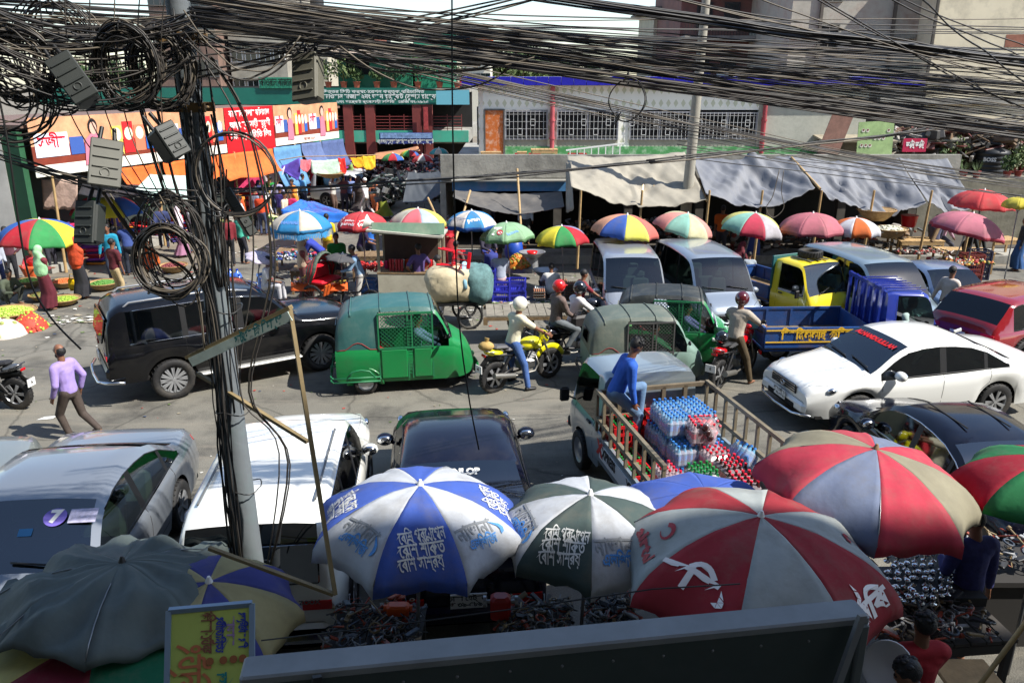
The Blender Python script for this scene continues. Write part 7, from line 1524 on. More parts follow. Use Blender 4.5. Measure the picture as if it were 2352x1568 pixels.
# tables
def table(label, p, w_, d_, h_, rz=0.0, m=WOOD, name='wooden_table'):
    t = thing(name, label, 'table', p, rz, 'stall tables'); n = max(2, int(w_/.16))
    for k in range(n): b = MB(); b.box((-w_/2+w_*(k+.5)/n, 0, h_-.02), (w_/n-.012, d_, .035)); b.build('plank', m, t)
    for sx in (1, -1):
        for sy in (1, -1): b = MB(); b.box((sx*(w_/2-.05), sy*(d_/2-.05), h_/2-.02), (.06, .06, h_-.04)); b.build('leg', m, t)
    b = MB(); b.box((0, -d_/2+.02, h_-.1), (w_-.1, .03, .1)); b.build('apron', m, t)
LW = mat((170, 140, 96), .8, 0, .25, 5, .3, 25, name='pale_wood')
table('open topped pale wood table left of the leaning timber post', P(2010, 592), 1.2, .8, .95, .05, LW); table('low wooden table under the man in the blue shirt', P(2100, 598), 1.5, .8, .75, 0, LW); table('fruit table with paper sheets at the right', P(2205, 622), 1.6, .9, .7, -.1, LW); table('square wooden table at the far right with a steel basin', P(2290, 600), 1.1, .8, .8, .1, LW)
table('market table with dried goods under an orange cloth', P(735, 668), 1.5, .8, .7, .05); table('low table of toys and bags under the fringed parasol', P(700, 615), 1.7, 1.0, .6, .1); table('fruit table behind the kiosk cart', P(870, 640), 1.5, .8, .8, 0)
def clutter(label, p, w_, d_, n, pal, s=(.03, .1), seed=1, name='goods', cat='goods', hz=.06):
    rd = random.Random(seed); ms = [mat(c, .5, 0, .15, 9, name='goods') for c in pal]; b = MB()
    for k in range(n):
        x, y = rd.uniform(-w_/2, w_/2), rd.uniform(-d_/2, d_/2); q = rd.uniform(*s); R = Euler((rd.uniform(-.5, .5), rd.uniform(-.5, .5), rd.random()*6)).to_matrix(); z = rd.random()*hz+q*.4; mi = rd.randrange(len(ms))
        c = rd.random()
        if name == 'metal_fittings':
            e = R @ Vector((q*1.6, 0, 0)); o3 = Vector((x, y, z))
            if c < .3: b.tube(o3-e, o3+e, q*.13, n=6, m=mi); b.tube(o3+e, o3+e*1.25, q*.3, n=6, m=mi)
            elif c < .55: b.path([o3+R @ Vector((q*.7*cos(a*pi/5), q*.7*sin(a*pi/5), 0)) for a in range(10)], q*.16, 5, mi, closed=True)
            elif c < .75: b.path([o3-e, o3, o3+R @ Vector((q, q*.7, 0))], q*.13, 5, mi); b.path([o3-e*.9, o3, o3+R @ Vector((q, -q*.7, 0))], q*.13, 5, mi)
            else: b.rbox(o3, (q*2.2, q*.8, q*.35), q*.08, R, mi)
            continue
        if name == 'junk': b.rbox((x, y, z), (q*3.4, q*.5, q*.12 if c < .7 else q*.9), q*.05, R, mi); continue
        if c < .4: b.rbox((x, y, z), (q*1.6, q, q*.7), q*.15, R, mi)
        elif c < .7: b.ell((x, y, z), (q*.6, q*.5, q*.5), R, mi, 8, 5)
        else: b.tube(Vector((x, y, z))-R @ Vector((q, 0, 0)), Vector((x, y, z))+R @ Vector((q, 0, 0)), q*.25, q*.3, 7, mi)
    o = b.build(name, ms, None, loc=p); setp(o, label, cat, None, 'stuff'); return o
clutter('dried fish and snacks laid out on the table beside the seated man in white', P(735, 650, .7)+Vector((0, .1, 0)), 1.4, .7, 260, [(110, 60, 50), (150, 90, 70), (80, 70, 80), (170, 150, 60)], (.02, .07), 1); tarp('orange oilcloth on the dried goods table', P(668, 648, .72), P(800, 648, .72), P(800, 668, .55), P(668, 668, .55), cloth((210, 90, 30)), .0, .01, 10, 4, 3, name='table_cloth', cat='table cloth', group='')
clutter('toys, mirrors and bags spread under the fringed parasol', P(705, 590, .6), 1.8, 1.2, 300, [(30, 50, 130), (200, 200, 205), (190, 40, 60), (40, 120, 140), (30, 30, 34)], (.03, .09), 2); clutter('apples and pomegranates on the table behind the kiosk', P(868, 618, .82), 1.5, .8, 220, [(170, 30, 34), (190, 60, 40), (150, 24, 30)], (.05, .08), 3, hz=.12)
clutter('fruit and papers on the right fruit table', P(2205, 604, .72), 1.6, .9, 180, [(190, 110, 60), (200, 160, 60), (190, 190, 186), (150, 40, 40), (70, 90, 40)], (.04, .09), 4); clutter('meat and tools on the low table under the last tarpaulin', P(2120, 580, .75), 1.6, .6, 120, [(150, 50, 46), (170, 160, 150), (90, 80, 70)], (.03, .08), 5); clutter('pots and sacks in the dark stall under the stone grey tarpaulin', Q(1420, 540, 27.2), 3.5, 1.0, 160, [(60, 56, 50), (110, 90, 70), (80, 84, 90), (120, 60, 40)], (.06, .16), 6, hz=.5)
clutter('pots, hens cages and sacks in the dark stalls under the blue grey tarpaulins', Vector((9.5, 27.4, .3)), 9, 1.2, 360, [(60, 56, 50), (120, 96, 72), (90, 94, 98), (130, 50, 40), (150, 146, 140)], (.06, .2), 7, hz=.7); clutter('motorbike parts and sacks heaped at the mouth of the lane', Q(960, 440, 33)+Vector((0, 0, -.3)), 3.2, 2.5, 500, [(26, 26, 28), (60, 62, 64), (120, 120, 118), (40, 60, 50)], (.06, .25), 8, 'junk', 'junk', .9)
clutter('dark garments heaped under the far parasols', Q(930, 388, 40)+Vector((0, 0, -.5)), 4.0, 2.0, 500, [(26, 24, 30), (150, 150, 156), (90, 30, 40), (50, 50, 70)], (.08, .2), 9, hz=.9)
# water jugs
for i, (x, y) in enumerate(((528, 668), (540, 672), (553, 668), (532, 655), (548, 655), (560, 676), (545, 684), (525, 684))):
    t = thing('water_jug', 'big blue water jug standing in the cluster beside the pole and the black car', 'water jug', P(x, y), 0, 'blue water jugs'); b = MB(); b.lathe([(0, 0), (.13, .01), (.135, .12), (.125, .14), (.135, .17), (.135, .3), (.09, .38), (.035, .42), (.035, .47), (0, .47)], 14); b.build('bottle', mat((70, 110, 190), .15, 0, name='jug_plastic', coat=.5), t); b = MB(); b.tube((0, 0, .46), (0, 0, .5), .04, n=8); b.build('cap', mat((30, 60, 160), .4, name='jug_cap'), t)
q = P(597, 690); chair('light blue plastic stool under the seated man in white', q, (0, 0, 2.5), mat((110, 150, 220), .4, name='pale_blue_plastic'))
b = MB(); b.lathe([(0, 0), (.2, 0), (.26, .35), (.27, .36), (0, .3)], 16); setp(b.build('plastic_tub', mat((200, 16, 26), .3, name='red_plastic'), None, loc=Q(2086, 520, 25.3)), 'red plastic tub on the stall left of the timber post', 'tub')
b = MB(); b.lathe([(0, 0), (.22, 0), (.3, .45), (.3, .5), (.26, .75), (.2, .8), (0, .78)], 16); setp(b.build('barrel', mat((30, 70, 160), .4, name='blue_plastic'), None, loc=P(1180, 610, .3)), 'blue plastic barrel behind the man seated on crates', 'barrel')
b = MB(); b.lathe([(0, 0), (.16, 0), (.2, .3), (.21, .32), (0, .28)], 14); setp(b.build('bucket', mat((206, 30, 30), .4, name='red_plastic'), None, loc=Q(1104, 642, 22.6)), 'red bucket behind the kiosk post', 'bucket'); b = MB(); b.lathe([(0, 0), (.16, 0), (.22, .34), (.23, .36), (0, .28)], 14); setp(b.build('bucket', mat((216, 90, 20), .4, name='orange_plastic'), None, loc=P(1194, 590, .3)), 'orange bucket under the blue and white parasol', 'bucket')
b = MB(); b.box((0, 0, .12), (.9, .5, .2)); b.box((0, 0, .27), (.94, .54, .06)); setp(b.build('cool_box', [mat((196, 196, 190), .5, name='foam')], None, loc=P(930, 612, .75)), 'white foam ice box left of the kiosk', 'box')
# terrace furniture
def zt(y): return Q(1176, y, 31).z
TF = Vector((0, 31, 2.72))
for i, (a, bb) in enumerate(((1105, 1150), (1188, 1210))): p = Q((a+bb)/2, 350, 31); table(['wooden frame table in front of the orange door', 'small stool by the first grille window on the terrace'][i], (p.x, 31, 2.7), (bb-a)/1837*32, .4, .62, 0, LW)
p = Q(1250, 350, 30.6); table('wooden work table with bottles on the terrace', (p.x, 30.6, 2.7), 1.0, .6, .75, 0, LW)
for i, xx in enumerate((1196, 1228, 1318, 1334)):
    p = Q(xx, 350, 31.4); me = crate_mesh(.42, .3, .5, mat((176, 30, 30), .5, name='red_crate')); o = part('plastic_crate', me, None, (p.x, 31.4, 2.7)); setp(o, ['red crate left of the terrace work table', 'red crate under the terrace work table', 'red crate stacked beside the white ladder', 'red crate behind the white ladder'][i], 'crate', 'red drink crates on the terrace')
t = thing('ladder', 'white metal ladder lying along the terrace parapet', 'ladder', Q(1300, 352, 30)); b = MB(); b.bar((0, 0, .1), (2.1, 0, .35), .05); b.bar((0, .0, -.35), (2.1, 0, -.1), .05); b.build('rail', WHITE, t)
for k in range(8): b = MB(); b.bar((.15+.26*k, 0, .12+.03*k), (.15+.26*k, 0, -.33+.03*k), .035); b.build('rung', WHITE, t)
# water tank, garden wall, posters, rubbish at the right
p = Q(2270, 406, 33); t = thing('water_tank', 'black ribbed water tank lettered BOSS among potted plants', 'water tank', (p.x, 33, p.z)); b = MB(); pr = [(0, 0), (.62, 0)]
for k in range(6): pr += [(.62, .02+.17*k), (.65, .06+.17*k), (.65, .12+.17*k), (.62, .16+.17*k)]
b.lathe(pr+[(.6, 1.05), (.3, 1.15), (0, 1.18)], 24); b.build('drum', mat((26, 28, 30), .45, 0, .1, 3, name='tank_plastic'), t); lettering('BOSS', t, lambda a, b_: Vector((.665*sin(a/.665-.62), -.665*cos(a/.665-.62), .72+b_)), WHITE, .2, .01)
gw = thing('garden_wall', 'low mossy concrete wall below the black water tank', 'wall', (Q(2300, 430, 31).x, 31, 0)); b = MB(); b.box((1, .5, 1.15), (8.2, 1.0, 2.3)); b.build('wall', mat((120, 116, 102), .9, 0, .3, 2, .4, 10, name='mossy_concrete', dirt=(70, 74, 50), dirtamt=.6), gw); b = MB(); b.box((1, 2.2, 1.15), (8.2, 3.4, 2.2)); b.build('planting_bed', EARTH, gw)
for i, (xx, D, h_, kind_) in enumerate(((2165, 31.5, .8, 0), (2190, 31.8, .5, 2), (2210, 31.4, .5, 1), (2240, 31.4, .5, 1), (2310, 31.4, .6, 0), (2335, 31.6, .9, 2), (2180, 33, 1.2, 2), (2340, 33.5, 1.1, 0), (2320, 33, .8, 2), (2145, 33.5, 1.0, 2))):
    p = Q(xx, 415, D); t = thing('potted_plant', ['leafy potted plant near the water tank, thick dark leaves', 'spiky bright green potted plant left of the water tank', 'dusty grey green potted shrub near the water tank'][kind_ % 3], 'plant', (p.x, D, 2.3), 0, 'plants round the water tank'); m = MB()
    if kind_ == 1:
        for k in range(40): a = random.random()*6.3; m.add([(0, 0, .2), (.02, .01, .2), (.25*cos(a), .25*sin(a), .2+h_*random.uniform(.5, 1))], [(0, 1, 2)], 0, False)
    else: foliage(m, (0, 0, h_*.6+.2), (h_*.5, h_*.4, h_*.5), 260, .07, 0, i)
    m.build('foliage', LEAF[0 if kind_ != 2 else 1], t); m = MB(); m.lathe([(.1, 0), (.15, .24), (.17, .25), (.0, .2)], 10); m.build('pot', mat((140, 60, 56), .7, name='pot'), t)
pst = thing('poster', 'large green election style poster of small portraits on a tilted frame', 'poster', Q(2005, 356, 31.5)); b = MB(); b.box((0, 0, .62), (1.35, .04, 1.25), Matrix.Rotation(-.05, 3, 'Y')); b.build('panel', mat((150, 176, 120), .6, 0, .3, 2, name='poster_green'), pst)
for k in range(9): b = MB(); x, z = -.5+.16*(k % 7), .35+.28*(k//3); b.tube((x, -.03, z), (x, -.035, z), .07, n=12); b.tube((x, -.036, z+.02), (x, -.04, z+.02), .04, n=10, m=1); b.build('print', [mat((210, 205, 195), .6, name='print'), mat((120, 84, 64), .6, name='print')], pst)
pst = thing('poster', 'tall reddish poster board leaning left of the green poster', 'poster', Q(1908, 356, 31.5)); b = MB(); b.box((.1, 0, .85), (.8, .04, 1.8), Matrix.Rotation(.28, 3, 'Y')); b.build('panel', mat((130, 96, 84), .6, 0, .3, 3, name='poster_brown'), pst)
pst = thing('sign', 'small crimson sign with white Bengali writing right of the green poster', 'sign', Q(2098, 352, 31.5)); b = MB(); b.box((0, 0, .3), (.9, .04, .5)); b.build('panel', mat((176, 30, 70), .5, name='crimson'), pst); lettering('ভাই ভাই', pst, plane_fn((0, -.03, .3), (1, 0, 0), (0, 0, 1)), WHITE, .3, .02, .7)
clutter('broken furniture and planks heaped on the low roofs before the cream building', Q(2200, 330, 34)+Vector((0, 0, -.6)), 8, 2.5, 420, [(110, 90, 70), (130, 124, 112), (90, 40, 36), (150, 146, 140), (60, 58, 56)], (.1, .42), 11, 'junk', 'junk', 1.0)
for i, (xx, D, w_, c_) in enumerate(((1960, 33, 2.6, (150, 140, 120)), (2090, 33.5, 3.0, (120, 118, 108)), (2200, 34.5, 4.5, (110, 96, 80)))):
    p = Q(xx, 360, D); t = thing('lean_to', ['sagging cloth roofed lean-to behind the tilted poster', 'tin roofed lean-to with a striped sheet, middle of the row', 'planked lean-to roof strewn with junk'][i], 'shack', (p.x, D, 2.3)); b = MB(); b.box((0, .6, .7), (w_, 1.6, 1.3)); b.build('wall', mat((96, 88, 76), .9, 0, .3, 2, name='shack_wall'), t); b = MB(); b.box((0, .4, 1.42), (w_+.4, 2.2, .06), Matrix.Rotation(.12, 3, 'X')); b.build('roof', mat(c_, .8, 0, .3, 2, .3, 8, name='shack_roof'), t)
# ---------------------------------------------------------------- drinks on the pickup
l, r, s = PK
def on(x, y, z): c, sn = cos(r), sin(r); return Vector((l.x+s*(c*x-sn*y), l.y+s*(sn*x+c*y), z*s))
bm_ = {}
def bottle_mesh(body, liquid, lab):
    b = MB(); b.lathe([(0, .005), (.034, .0), (.036, .05), (.033, .075), (.036, .1), (.036, .17), (.028, .2), (.013, .235), (.013, .25)], 9); b.lathe([(.0365, .09), (.0365, .15)], 9, m=1); return b.mesh('bottle', [body, lab])
PLB = glassmat((150, 190, 220), .25, name='clear_plastic'); 
def plastic(c, a): m = mat(c, .12, 0, coat=.6, name='bottle_plastic'+str(a)); m.node_tree.nodes['Principled BSDF'].inputs['Alpha'].default_value = a; return m
WB_ = bottle_mesh(plastic((120, 180, 216), .62), None, mat((70, 140, 210), .4, name='blue_label')); CB_ = bottle_mesh(plastic((190, 170, 176), .6), None, mat((200, 50, 80), .4, name='pink_label')); DB_ = bottle_mesh(plastic((60, 26, 24), .9), None, mat((200, 20, 30), .4, name='red_label')); GB_ = bottle_mesh(plastic((20, 110, 60), .8), None, mat((30, 120, 60), .4, name='green_label'))
def cap(c): b = MB(); b.tube((0, 0, .248), (0, 0, .27), .017, n=8); return b.mesh('cap', mat(c, .4, name='cap_plastic'))
BC, RC_, GC_ = cap((60, 130, 210)), cap((206, 24, 50)), cap((30, 130, 60)); FILM = mat((226, 214, 220), .1, 0, coat=.5, name='shrink_film'); FILM.node_tree.nodes['Principled BSDF'].inputs['Alpha'].default_value = .26
npk = [0]
def pack(label, x, y, z, nx, ny, me, cp, rot=0.0, tip=None, sc_=1.0):
    t = thing('bottle_pack', label, 'bottle pack', on(x+random.uniform(-.03, .03), y+random.uniform(-.03, .03), z), r+rot+random.uniform(-.14, .14), 'shrink wrapped bottle packs on the pickup', s*sc_); t.rotation_euler = (random.uniform(-.06, .06), random.uniform(-.06, .06), t.rotation_euler[2])
    if tip: t.rotation_euler = (tip[0], tip[1], r+rot)
    for i in range(nx):
        for j in range(ny): b = part('bottle', me, t, ((i-(nx-1)/2)*.075, (j-(ny-1)/2)*.075, 0)); part('cap', cp, b)
    f = MB(); f.rbox((0, 0, .11), (nx*.075+.015, ny*.075+.015, .2), .03); f.build('film', FILM, t)
k = 0
for zi, (nxx, nyy) in enumerate(((3, 2), (3, 2), (2, 2))):
    for i in range(nxx):
        for j in range(nyy): pack('shrink pack of blue capped water bottles at the front of the pickup bed, layer %s' % ['one', 'two', 'three'][zi] , -.28-.30*i+(.0 if zi < 2 else -.05), .02-.36*j, .66+.27*zi, 4, 4, WB_, BC)
for (x, y, z) in ((-1.1, .1, .66), (-1.1, -.25, .66), (-1.1, -.25, .93), (-.9, -.2, 1.2)): pack('shrink pack of pink labelled cola bottles beside the water', x, y, z, 4, 4, CB_, RC_)
for (x, y, z) in ((-1.45, .45, .66), (-1.45, .45, .93), (-1.75, .48, .66)): pack('cola pack along the left rail of the pickup bed', x, y, z, 4, 3, CB_, RC_)
for (x, y, z) in ((-1.5, .08, .66), (-1.5, .08, .93)): pack('pack of green bottles in the middle of the pickup bed', x, y, z, 4, 4, GB_, GC_)
for (x, y, z) in ((-1.45, -.3, .66), (-1.45, -.3, .93), (-1.8, -.3, .66), (-1.8, -.3, .93), (-1.8, .1, .66)): pack('red capped dark cola pack at the tail of the pickup bed', x, y, z, 4, 4, DB_, RC_)
pack('loose tipped cola pack lying on top of the load', -1.0, -.15, 1.32, 4, 3, DB_, RC_, .5, (1.2, .3)); pack('loose water pack sliding off the right of the load', -1.2, -.5, 1.0, 4, 3, WB_, BC, .3, (.7, .1))
for i, (x, y, z) in enumerate(((-.1, .5, .66), (-.1, .5, .93), (-.5, .55, .66), (-.9, .55, .66), (-.02, -.05, .66), (-.02, -.05, .95), (-2.0, -.5, .66))):
    o = part('plastic_crate', crate_mesh(.4, .3, .26, mat((180, 20, 26), .5, name='red_crate')), None, on(x, y, z), (0, 0, r)); setp(o, ['red drinks crate under the feet of the man in blue', 'upper red drinks crate under the man in blue', 'second red crate along the left rail', 'third red crate along the left rail', 'red crate against the cab', 'upper red crate against the cab', 'red crate at the tail of the pickup bed'][i], 'crate', 'red drinks crates on the pickup')
    if i in (1, 2, 3):
        t = thing('bottle_set', 'dark green capped glass bottles standing in the red crate, set %s' % 'abcd'[i] if False else 'glass bottles standing in a red crate along the left rail', 'bottles', on(x, y, z+.02), r, 'glass bottles in the red crates')
        for a in range(5):
            for b in range(4): q = part('bottle', DB_, t, (-.15+.075*a, -.11+.075*b, 0)); part('cap', GC_, q)
# ---------------------------------------------------------------- people
def C_(*c): return cloth(c)
JE = cloth((70, 88, 120)); BK = cloth((36, 36, 40)); KH_ = cloth((160, 142, 110)); 
person('man in blue shirt and jeans sitting on the front rail of the pickup, looking down', on(.02, .52, 1.07), r-radians(95), 'edge', shirt=C_(34, 84, 176), pants=cloth((96, 124, 156), .2), near=True, skin=0)
def stand(label, x, y, rz, pose='stand', sc_=1.0, z=0.0, **k): p = P(x, y, z); return person(label, p, radians(rz), pose, sc_=sc_, **k)
p = P(178, 1006); person('balding man in lilac shirt and dark trousers walking left', p, radians(165), 'walk', shirt=C_(150, 130, 190), pants=cloth((66, 56, 50)), hair='bald', near=True, sc_=1.0, lh=(.1, .25, .84), rh=(.0, -.26, .84), lf=(.05, .08, 0), rf=(-.42, -.08, .12))
CR = 'shoppers and sellers in the market'
def pp(label, x, y, rz, pose='stand', shirt=(200, 200, 200), pants=(50, 50, 60), **k): return stand(label, x, y, rz, pose, shirt=C_(*shirt), pants=C_(*pants), group=CR, **k)
pp('woman in pale green veil and maroon skirt, seen from behind', 112, 712, 60, 'folded', (110, 40, 50), (86, 22, 36), lower='skirt', hair='veil', over=cloth((150, 196, 150), .3, 6), sc_=1.0)
pp('woman in orange patterned shawl and black skirt holding a yellow bag', 190, 686, 75, 'folded', (190, 70, 30), (34, 34, 40), lower='skirt', hair='veil', over=cloth((184, 66, 30), .4, 9))
q = P(176, 676); b = MB(); b.rbox((0, 0, .2), (.26, .14, .36), .06); b.path([(-.08, 0, .36), (-.05, 0, .5), (.05, 0, .5), (.08, 0, .36)], .012, 5); setp(b.build('shopping_bag', mat((226, 186, 10), .4, 0, .1, name='yellow_plastic'), None, loc=q+Vector((0, -.1, .12))), 'bright yellow carrier bag held by the orange shawled woman', 'bag')
pp('young man in maroon t-shirt and beige trousers behind the black car', 275, 690, 60, 'stand', (84, 24, 34), (176, 156, 118), sleeve='short'); pp('man in turquoise shirt facing the road behind the maroon shirted one', 264, 645, -75, 'relax', (20, 130, 160), (50, 60, 80))
pp('man in white shirt and jeans leaning over a stall', 292, 628, 150, 'bend', (196, 188, 184), (96, 122, 160)); pp('man in navy shirt with his back turned by the blankets', 305, 632, 120, 'reach', (44, 64, 120), (30, 36, 50)); pp('seated seller in camouflage shirt at the lime basket', 25, 700, -20, 'squat', (70, 78, 62), (60, 64, 56)); pp('man in plum shirt under the rainbow parasol', 34, 652, -60, 'akimbo', (84, 44, 56), (24, 24, 30))
pp('woman in red under the rainbow parasol', 86, 640, -80, 'squat', (196, 60, 70), (206, 90, 40), lower='skirt'); pp('seller in dark shirt under the rainbow parasol', 122, 625, -30, 'reach', (34, 36, 50), (40, 40, 50)); pp('woman in orange crouching near the red onions', 352, 620, 200, 'squat', (206, 90, 20), (200, 80, 20), lower='skirt', hair='veil', over=C_(190, 90, 30)); pp('man at the left edge in white and blue', 3, 670, -30, 'stand', (170, 176, 190), (60, 70, 110))
pp('tall man in white kurta walking past the cauliflowers', 562, 552, -160, 'walk', (206, 204, 200), (200, 198, 194)); pp('man in red check shirt carrying a red bag', 532, 612, 120, 'stand', (110, 24, 34), (34, 34, 40)); pp('man in sea green shirt beside the red check one', 560, 606, 60, 'stand', (70, 176, 150), (40, 40, 50))
pp('man in white t-shirt sitting with folded arms by the road', 618, 692, -5, 'sit', (206, 208, 212), (190, 190, 196), sleeve='short'); pp('woman in beige veil standing beside the cycle rickshaw', 703, 690, 10, 'folded', (120, 60, 60), (90, 50, 50), lower='skirt', hair='veil', over=C_(190, 168, 146)); pp('man in green t-shirt under the dark umbrella', 780, 672, -80, 'stand', (20, 120, 50), (40, 40, 50), sleeve='short')
pp('rickshaw puller in faded blue shirt stretching out his arm', 832, 706, 190, 'reach', (120, 150, 180), (190, 186, 180), scarf=C_(190, 120, 130)); pp('man in yellow t-shirt with his back turned', 757, 612, 80, 'stand', (222, 190, 20), (140, 104, 30), sleeve='short', lower='lungi'); pp('man in royal blue t-shirt under the red parasol', 852, 618, 80, 'stand', (36, 104, 190), (30, 36, 60), sleeve='short'); pp('man in dark purple t-shirt buying under the red parasol', 832, 632, 20, 'reach', (40, 26, 60), (30, 30, 40), sleeve='short')
pp('boy in blue shirt bent over the toy table', 735, 640, 180, 'bend', (40, 56, 150), (40, 40, 60)); pp('seller in the fringed parasol stall', 700, 610, -90, 'stand', (90, 84, 70), (60, 60, 60)); pp('seller in dark blue inside the kiosk', 968, 668, -90, 'stand', (30, 40, 70), (30, 30, 40)); pp('man in violet patterned shirt and blue lungi by the kiosk', 966, 706, 130, 'akimbo', (76, 60, 110), (44, 84, 130), lower='lungi', sleeve='short'); pp('youth in white shirt standing behind the green auto rickshaw', 1008, 742, 10, 'stand', (200, 196, 214), (190, 190, 200))
pp('seated man in brown shirt and blue lungi behind the bundle cart', 1046, 650, 60, 'sit', (110, 84, 80), (40, 70, 120), lower='lungi'); pp('woman in red sari holding a child above the kiosk', 1034, 618, -80, 'folded', (180, 26, 40), (150, 20, 30), lower='skirt'); pp('grey shirted man seated on the blue crates, back to the road', 1149, 684, 95, 'sit', (150, 158, 172), (200, 170, 170), pel=(-.05, .62)); pp('boy in white vest sitting by the egg trays', 1265, 684, 85, 'squat', (190, 190, 188), (60, 52, 50), lower='lungi', sleeve='short', sc_=.95)
pp('boy in dark clothes at the stall under the light green parasol', 1118, 612, -60, 'sit', (44, 40, 56), (40, 50, 120), lower='lungi', z=.28); pp('man in white at the dark shopfront', 1207, 560, -90, 'stand', (190, 196, 200), (60, 60, 60), z=.28); pp('man in dark shirt at the back of the shopfront', 1120, 552, -60, 'stand', (60, 60, 80), (60, 60, 60), z=.28)
pp('man in orange t-shirt between two parasols', 1652, 592, 60, 'stand', (200, 90, 20), (50, 50, 60), z=.2, sleeve='short'); pp('man in grey shirt seated at the low wooden table', 2138, 598, 60, 'sit', (70, 72, 96), (60, 60, 70), pel=(-.05, .75)); pp('man in pink shirt seated beside the grey shirted one', 2158, 590, -20, 'sit', (180, 140, 156), (60, 60, 70), pel=(-.05, .75)); pp('man in black bending over the right fruit table', 2216, 628, -60, 'bend', (24, 30, 28), (30, 30, 34), pel=(-.1, .95)); pp('young man in cream shirt walking between van and red car', 2160, 770, 20, 'walk', (190, 178, 168), (60, 60, 70))
pp('child in grey near the patched parasol', 1718, 640, 80, 'squat', (150, 160, 170), (60, 60, 80), sc_=.8); pp('woman in maroon squatting behind the silver van', 1692, 628, 20, 'squat', (90, 24, 36), (80, 24, 36), lower='skirt', hair='veil', over=C_(90, 24, 36)); pp('man in blue check lungi under the patched parasol', 1726, 600, -90, 'stand', (44, 60, 110), (60, 80, 150), lower='lungi'); pp('man in dark shirt and blue lungi at the right edge', 2336, 622, 160, 'stand', (40, 44, 50), (40, 80, 130), lower='lungi'); pp('child leaning from the silver van side window', 1455, 705, -80, 'stand', (40, 40, 50), (40, 40, 50)) if False else None
pp('driver leaning out of the blue truck cab window', 2060, 782, -60, 'bend', (140, 160, 158), (50, 50, 60), pel=(-.1, 1.0)) if False else None
lt = [(642, 496, 'man in white and blue check shirt', (160, 160, 196), (40, 44, 60), 'trousers', 80), (655, 492, 'man in black t-shirt', (40, 40, 46), (50, 50, 60), 'trousers', 70), (672, 478, 'man in red shirt bending', (190, 30, 40), (40, 60, 110), 'trousers', 10), (692, 470, 'man in white shirt facing left', (206, 206, 206), (40, 40, 60), 'trousers', 150), (737, 460, 'man in white shirt seen from behind', (206, 206, 206), (120, 130, 160), 'trousers', 90), (765, 450, 'woman in black robe', (24, 24, 28), (24, 24, 28), 'veil', 60), (775, 447, 'second woman in black robe', (30, 30, 36), (24, 24, 28), 'veil', 90), (784, 449, 'woman in orange', (206, 110, 30), (200, 90, 30), 'veil', 60), (810, 449, 'woman in green print', (130, 160, 90), (90, 120, 80), 'veil', 90), (825, 452, 'man in white kurta and cap', (206, 206, 204), (196, 196, 196), 'cap', 90), (853, 449, 'man in navy', (40, 44, 90), (30, 30, 40), 'trousers', 60), (874, 455, 'man in long blue shirt', (44, 70, 160), (130, 140, 180), 'trousers', 80), (886, 443, 'man in red t-shirt', (200, 30, 40), (40, 40, 60), 'trousers', 70), (888, 474, 'woman in mustard veil and black', (30, 30, 30), (20, 20, 24), 'veilm', 120), (793, 489, 'man in maroon shirt', (90, 44, 50), (40, 40, 60), 'trousers', 90), (808, 487, 'man in blue check', (120, 140, 190), (40, 40, 50), 'trousers', 80), (827, 490, 'girl in dark brown veil', (60, 50, 46), (50, 44, 44), 'veil', 90), (844, 496, 'man in white kurta with white cap', (208, 208, 206), (200, 200, 200), 'cap', 150), (860, 496, 'woman in peach', (206, 130, 90), (206, 120, 80), 'trousers', 60), (880, 502, 'woman in olive sari', (110, 124, 30), (110, 120, 30), 'veilo', -30), (597, 490, 'squatting seller in violet', (90, 50, 90), (60, 50, 70), 'sq', -30), (627, 494, 'man in green t-shirt', (30, 140, 60), (60, 70, 110), 'trousers', 100), (700, 486, 'boy in pale blue', (90, 150, 200), (50, 60, 90), 'trousers', 40), (722, 470, 'woman with red head cloth', (200, 30, 50), (120, 40, 60), 'veil', 10), (610, 470, 'seller in dark pink', (170, 60, 90), (60, 50, 70), 'sq', -40), (905, 460, 'man in grey by the slate tarpaulin', (90, 96, 96), (50, 50, 60), 'trousers', 60), (560, 500, 'seller in red behind the cauliflowers', (150, 40, 50), (60, 50, 70), 'sq', -40), (420, 590, 'woman in white and pink near the red onions', (206, 190, 200), (170, 120, 150), 'veil', 20), (445, 580, 'man in grey white shirt beyond the coil', (180, 186, 190), (90, 100, 120), 'trousers', 30), (380, 575, 'boy in dark blue near the blankets', (40, 50, 90), (40, 40, 60), 'trousers', 120), (655, 470, 'man in cream by the hanging cloths', (196, 180, 150), (60, 60, 70), 'trousers', -60), (480, 560, 'man in green shirt past the pole', (90, 130, 90), (50, 50, 60), 'trousers', 200)]
for (x, y, lb2, s1, s2, kd, rz) in lt:
    kw = dict(vox=.034)
    if kd.startswith('veil'): kw.update(lower='skirt', hair='veil', over=C_(*((190, 160, 40) if kd == 'veilm' else (130, 144, 20) if kd == 'veilo' else s1)))
    if kd == 'cap': kw.update(hair='cap')
    pp(lb2+(' in the side lane crowd' if len(lb2) < 38 else ''), x, y, rz, 'squat' if kd == 'sq' else random.choice(['stand', 'walk', 'relax', 'folded']), s1, s2, **kw)
pp('porter carrying a big basket on his head', 768, 492, -20, 'carry', (190, 186, 180), (90, 70, 60), vox=.034)
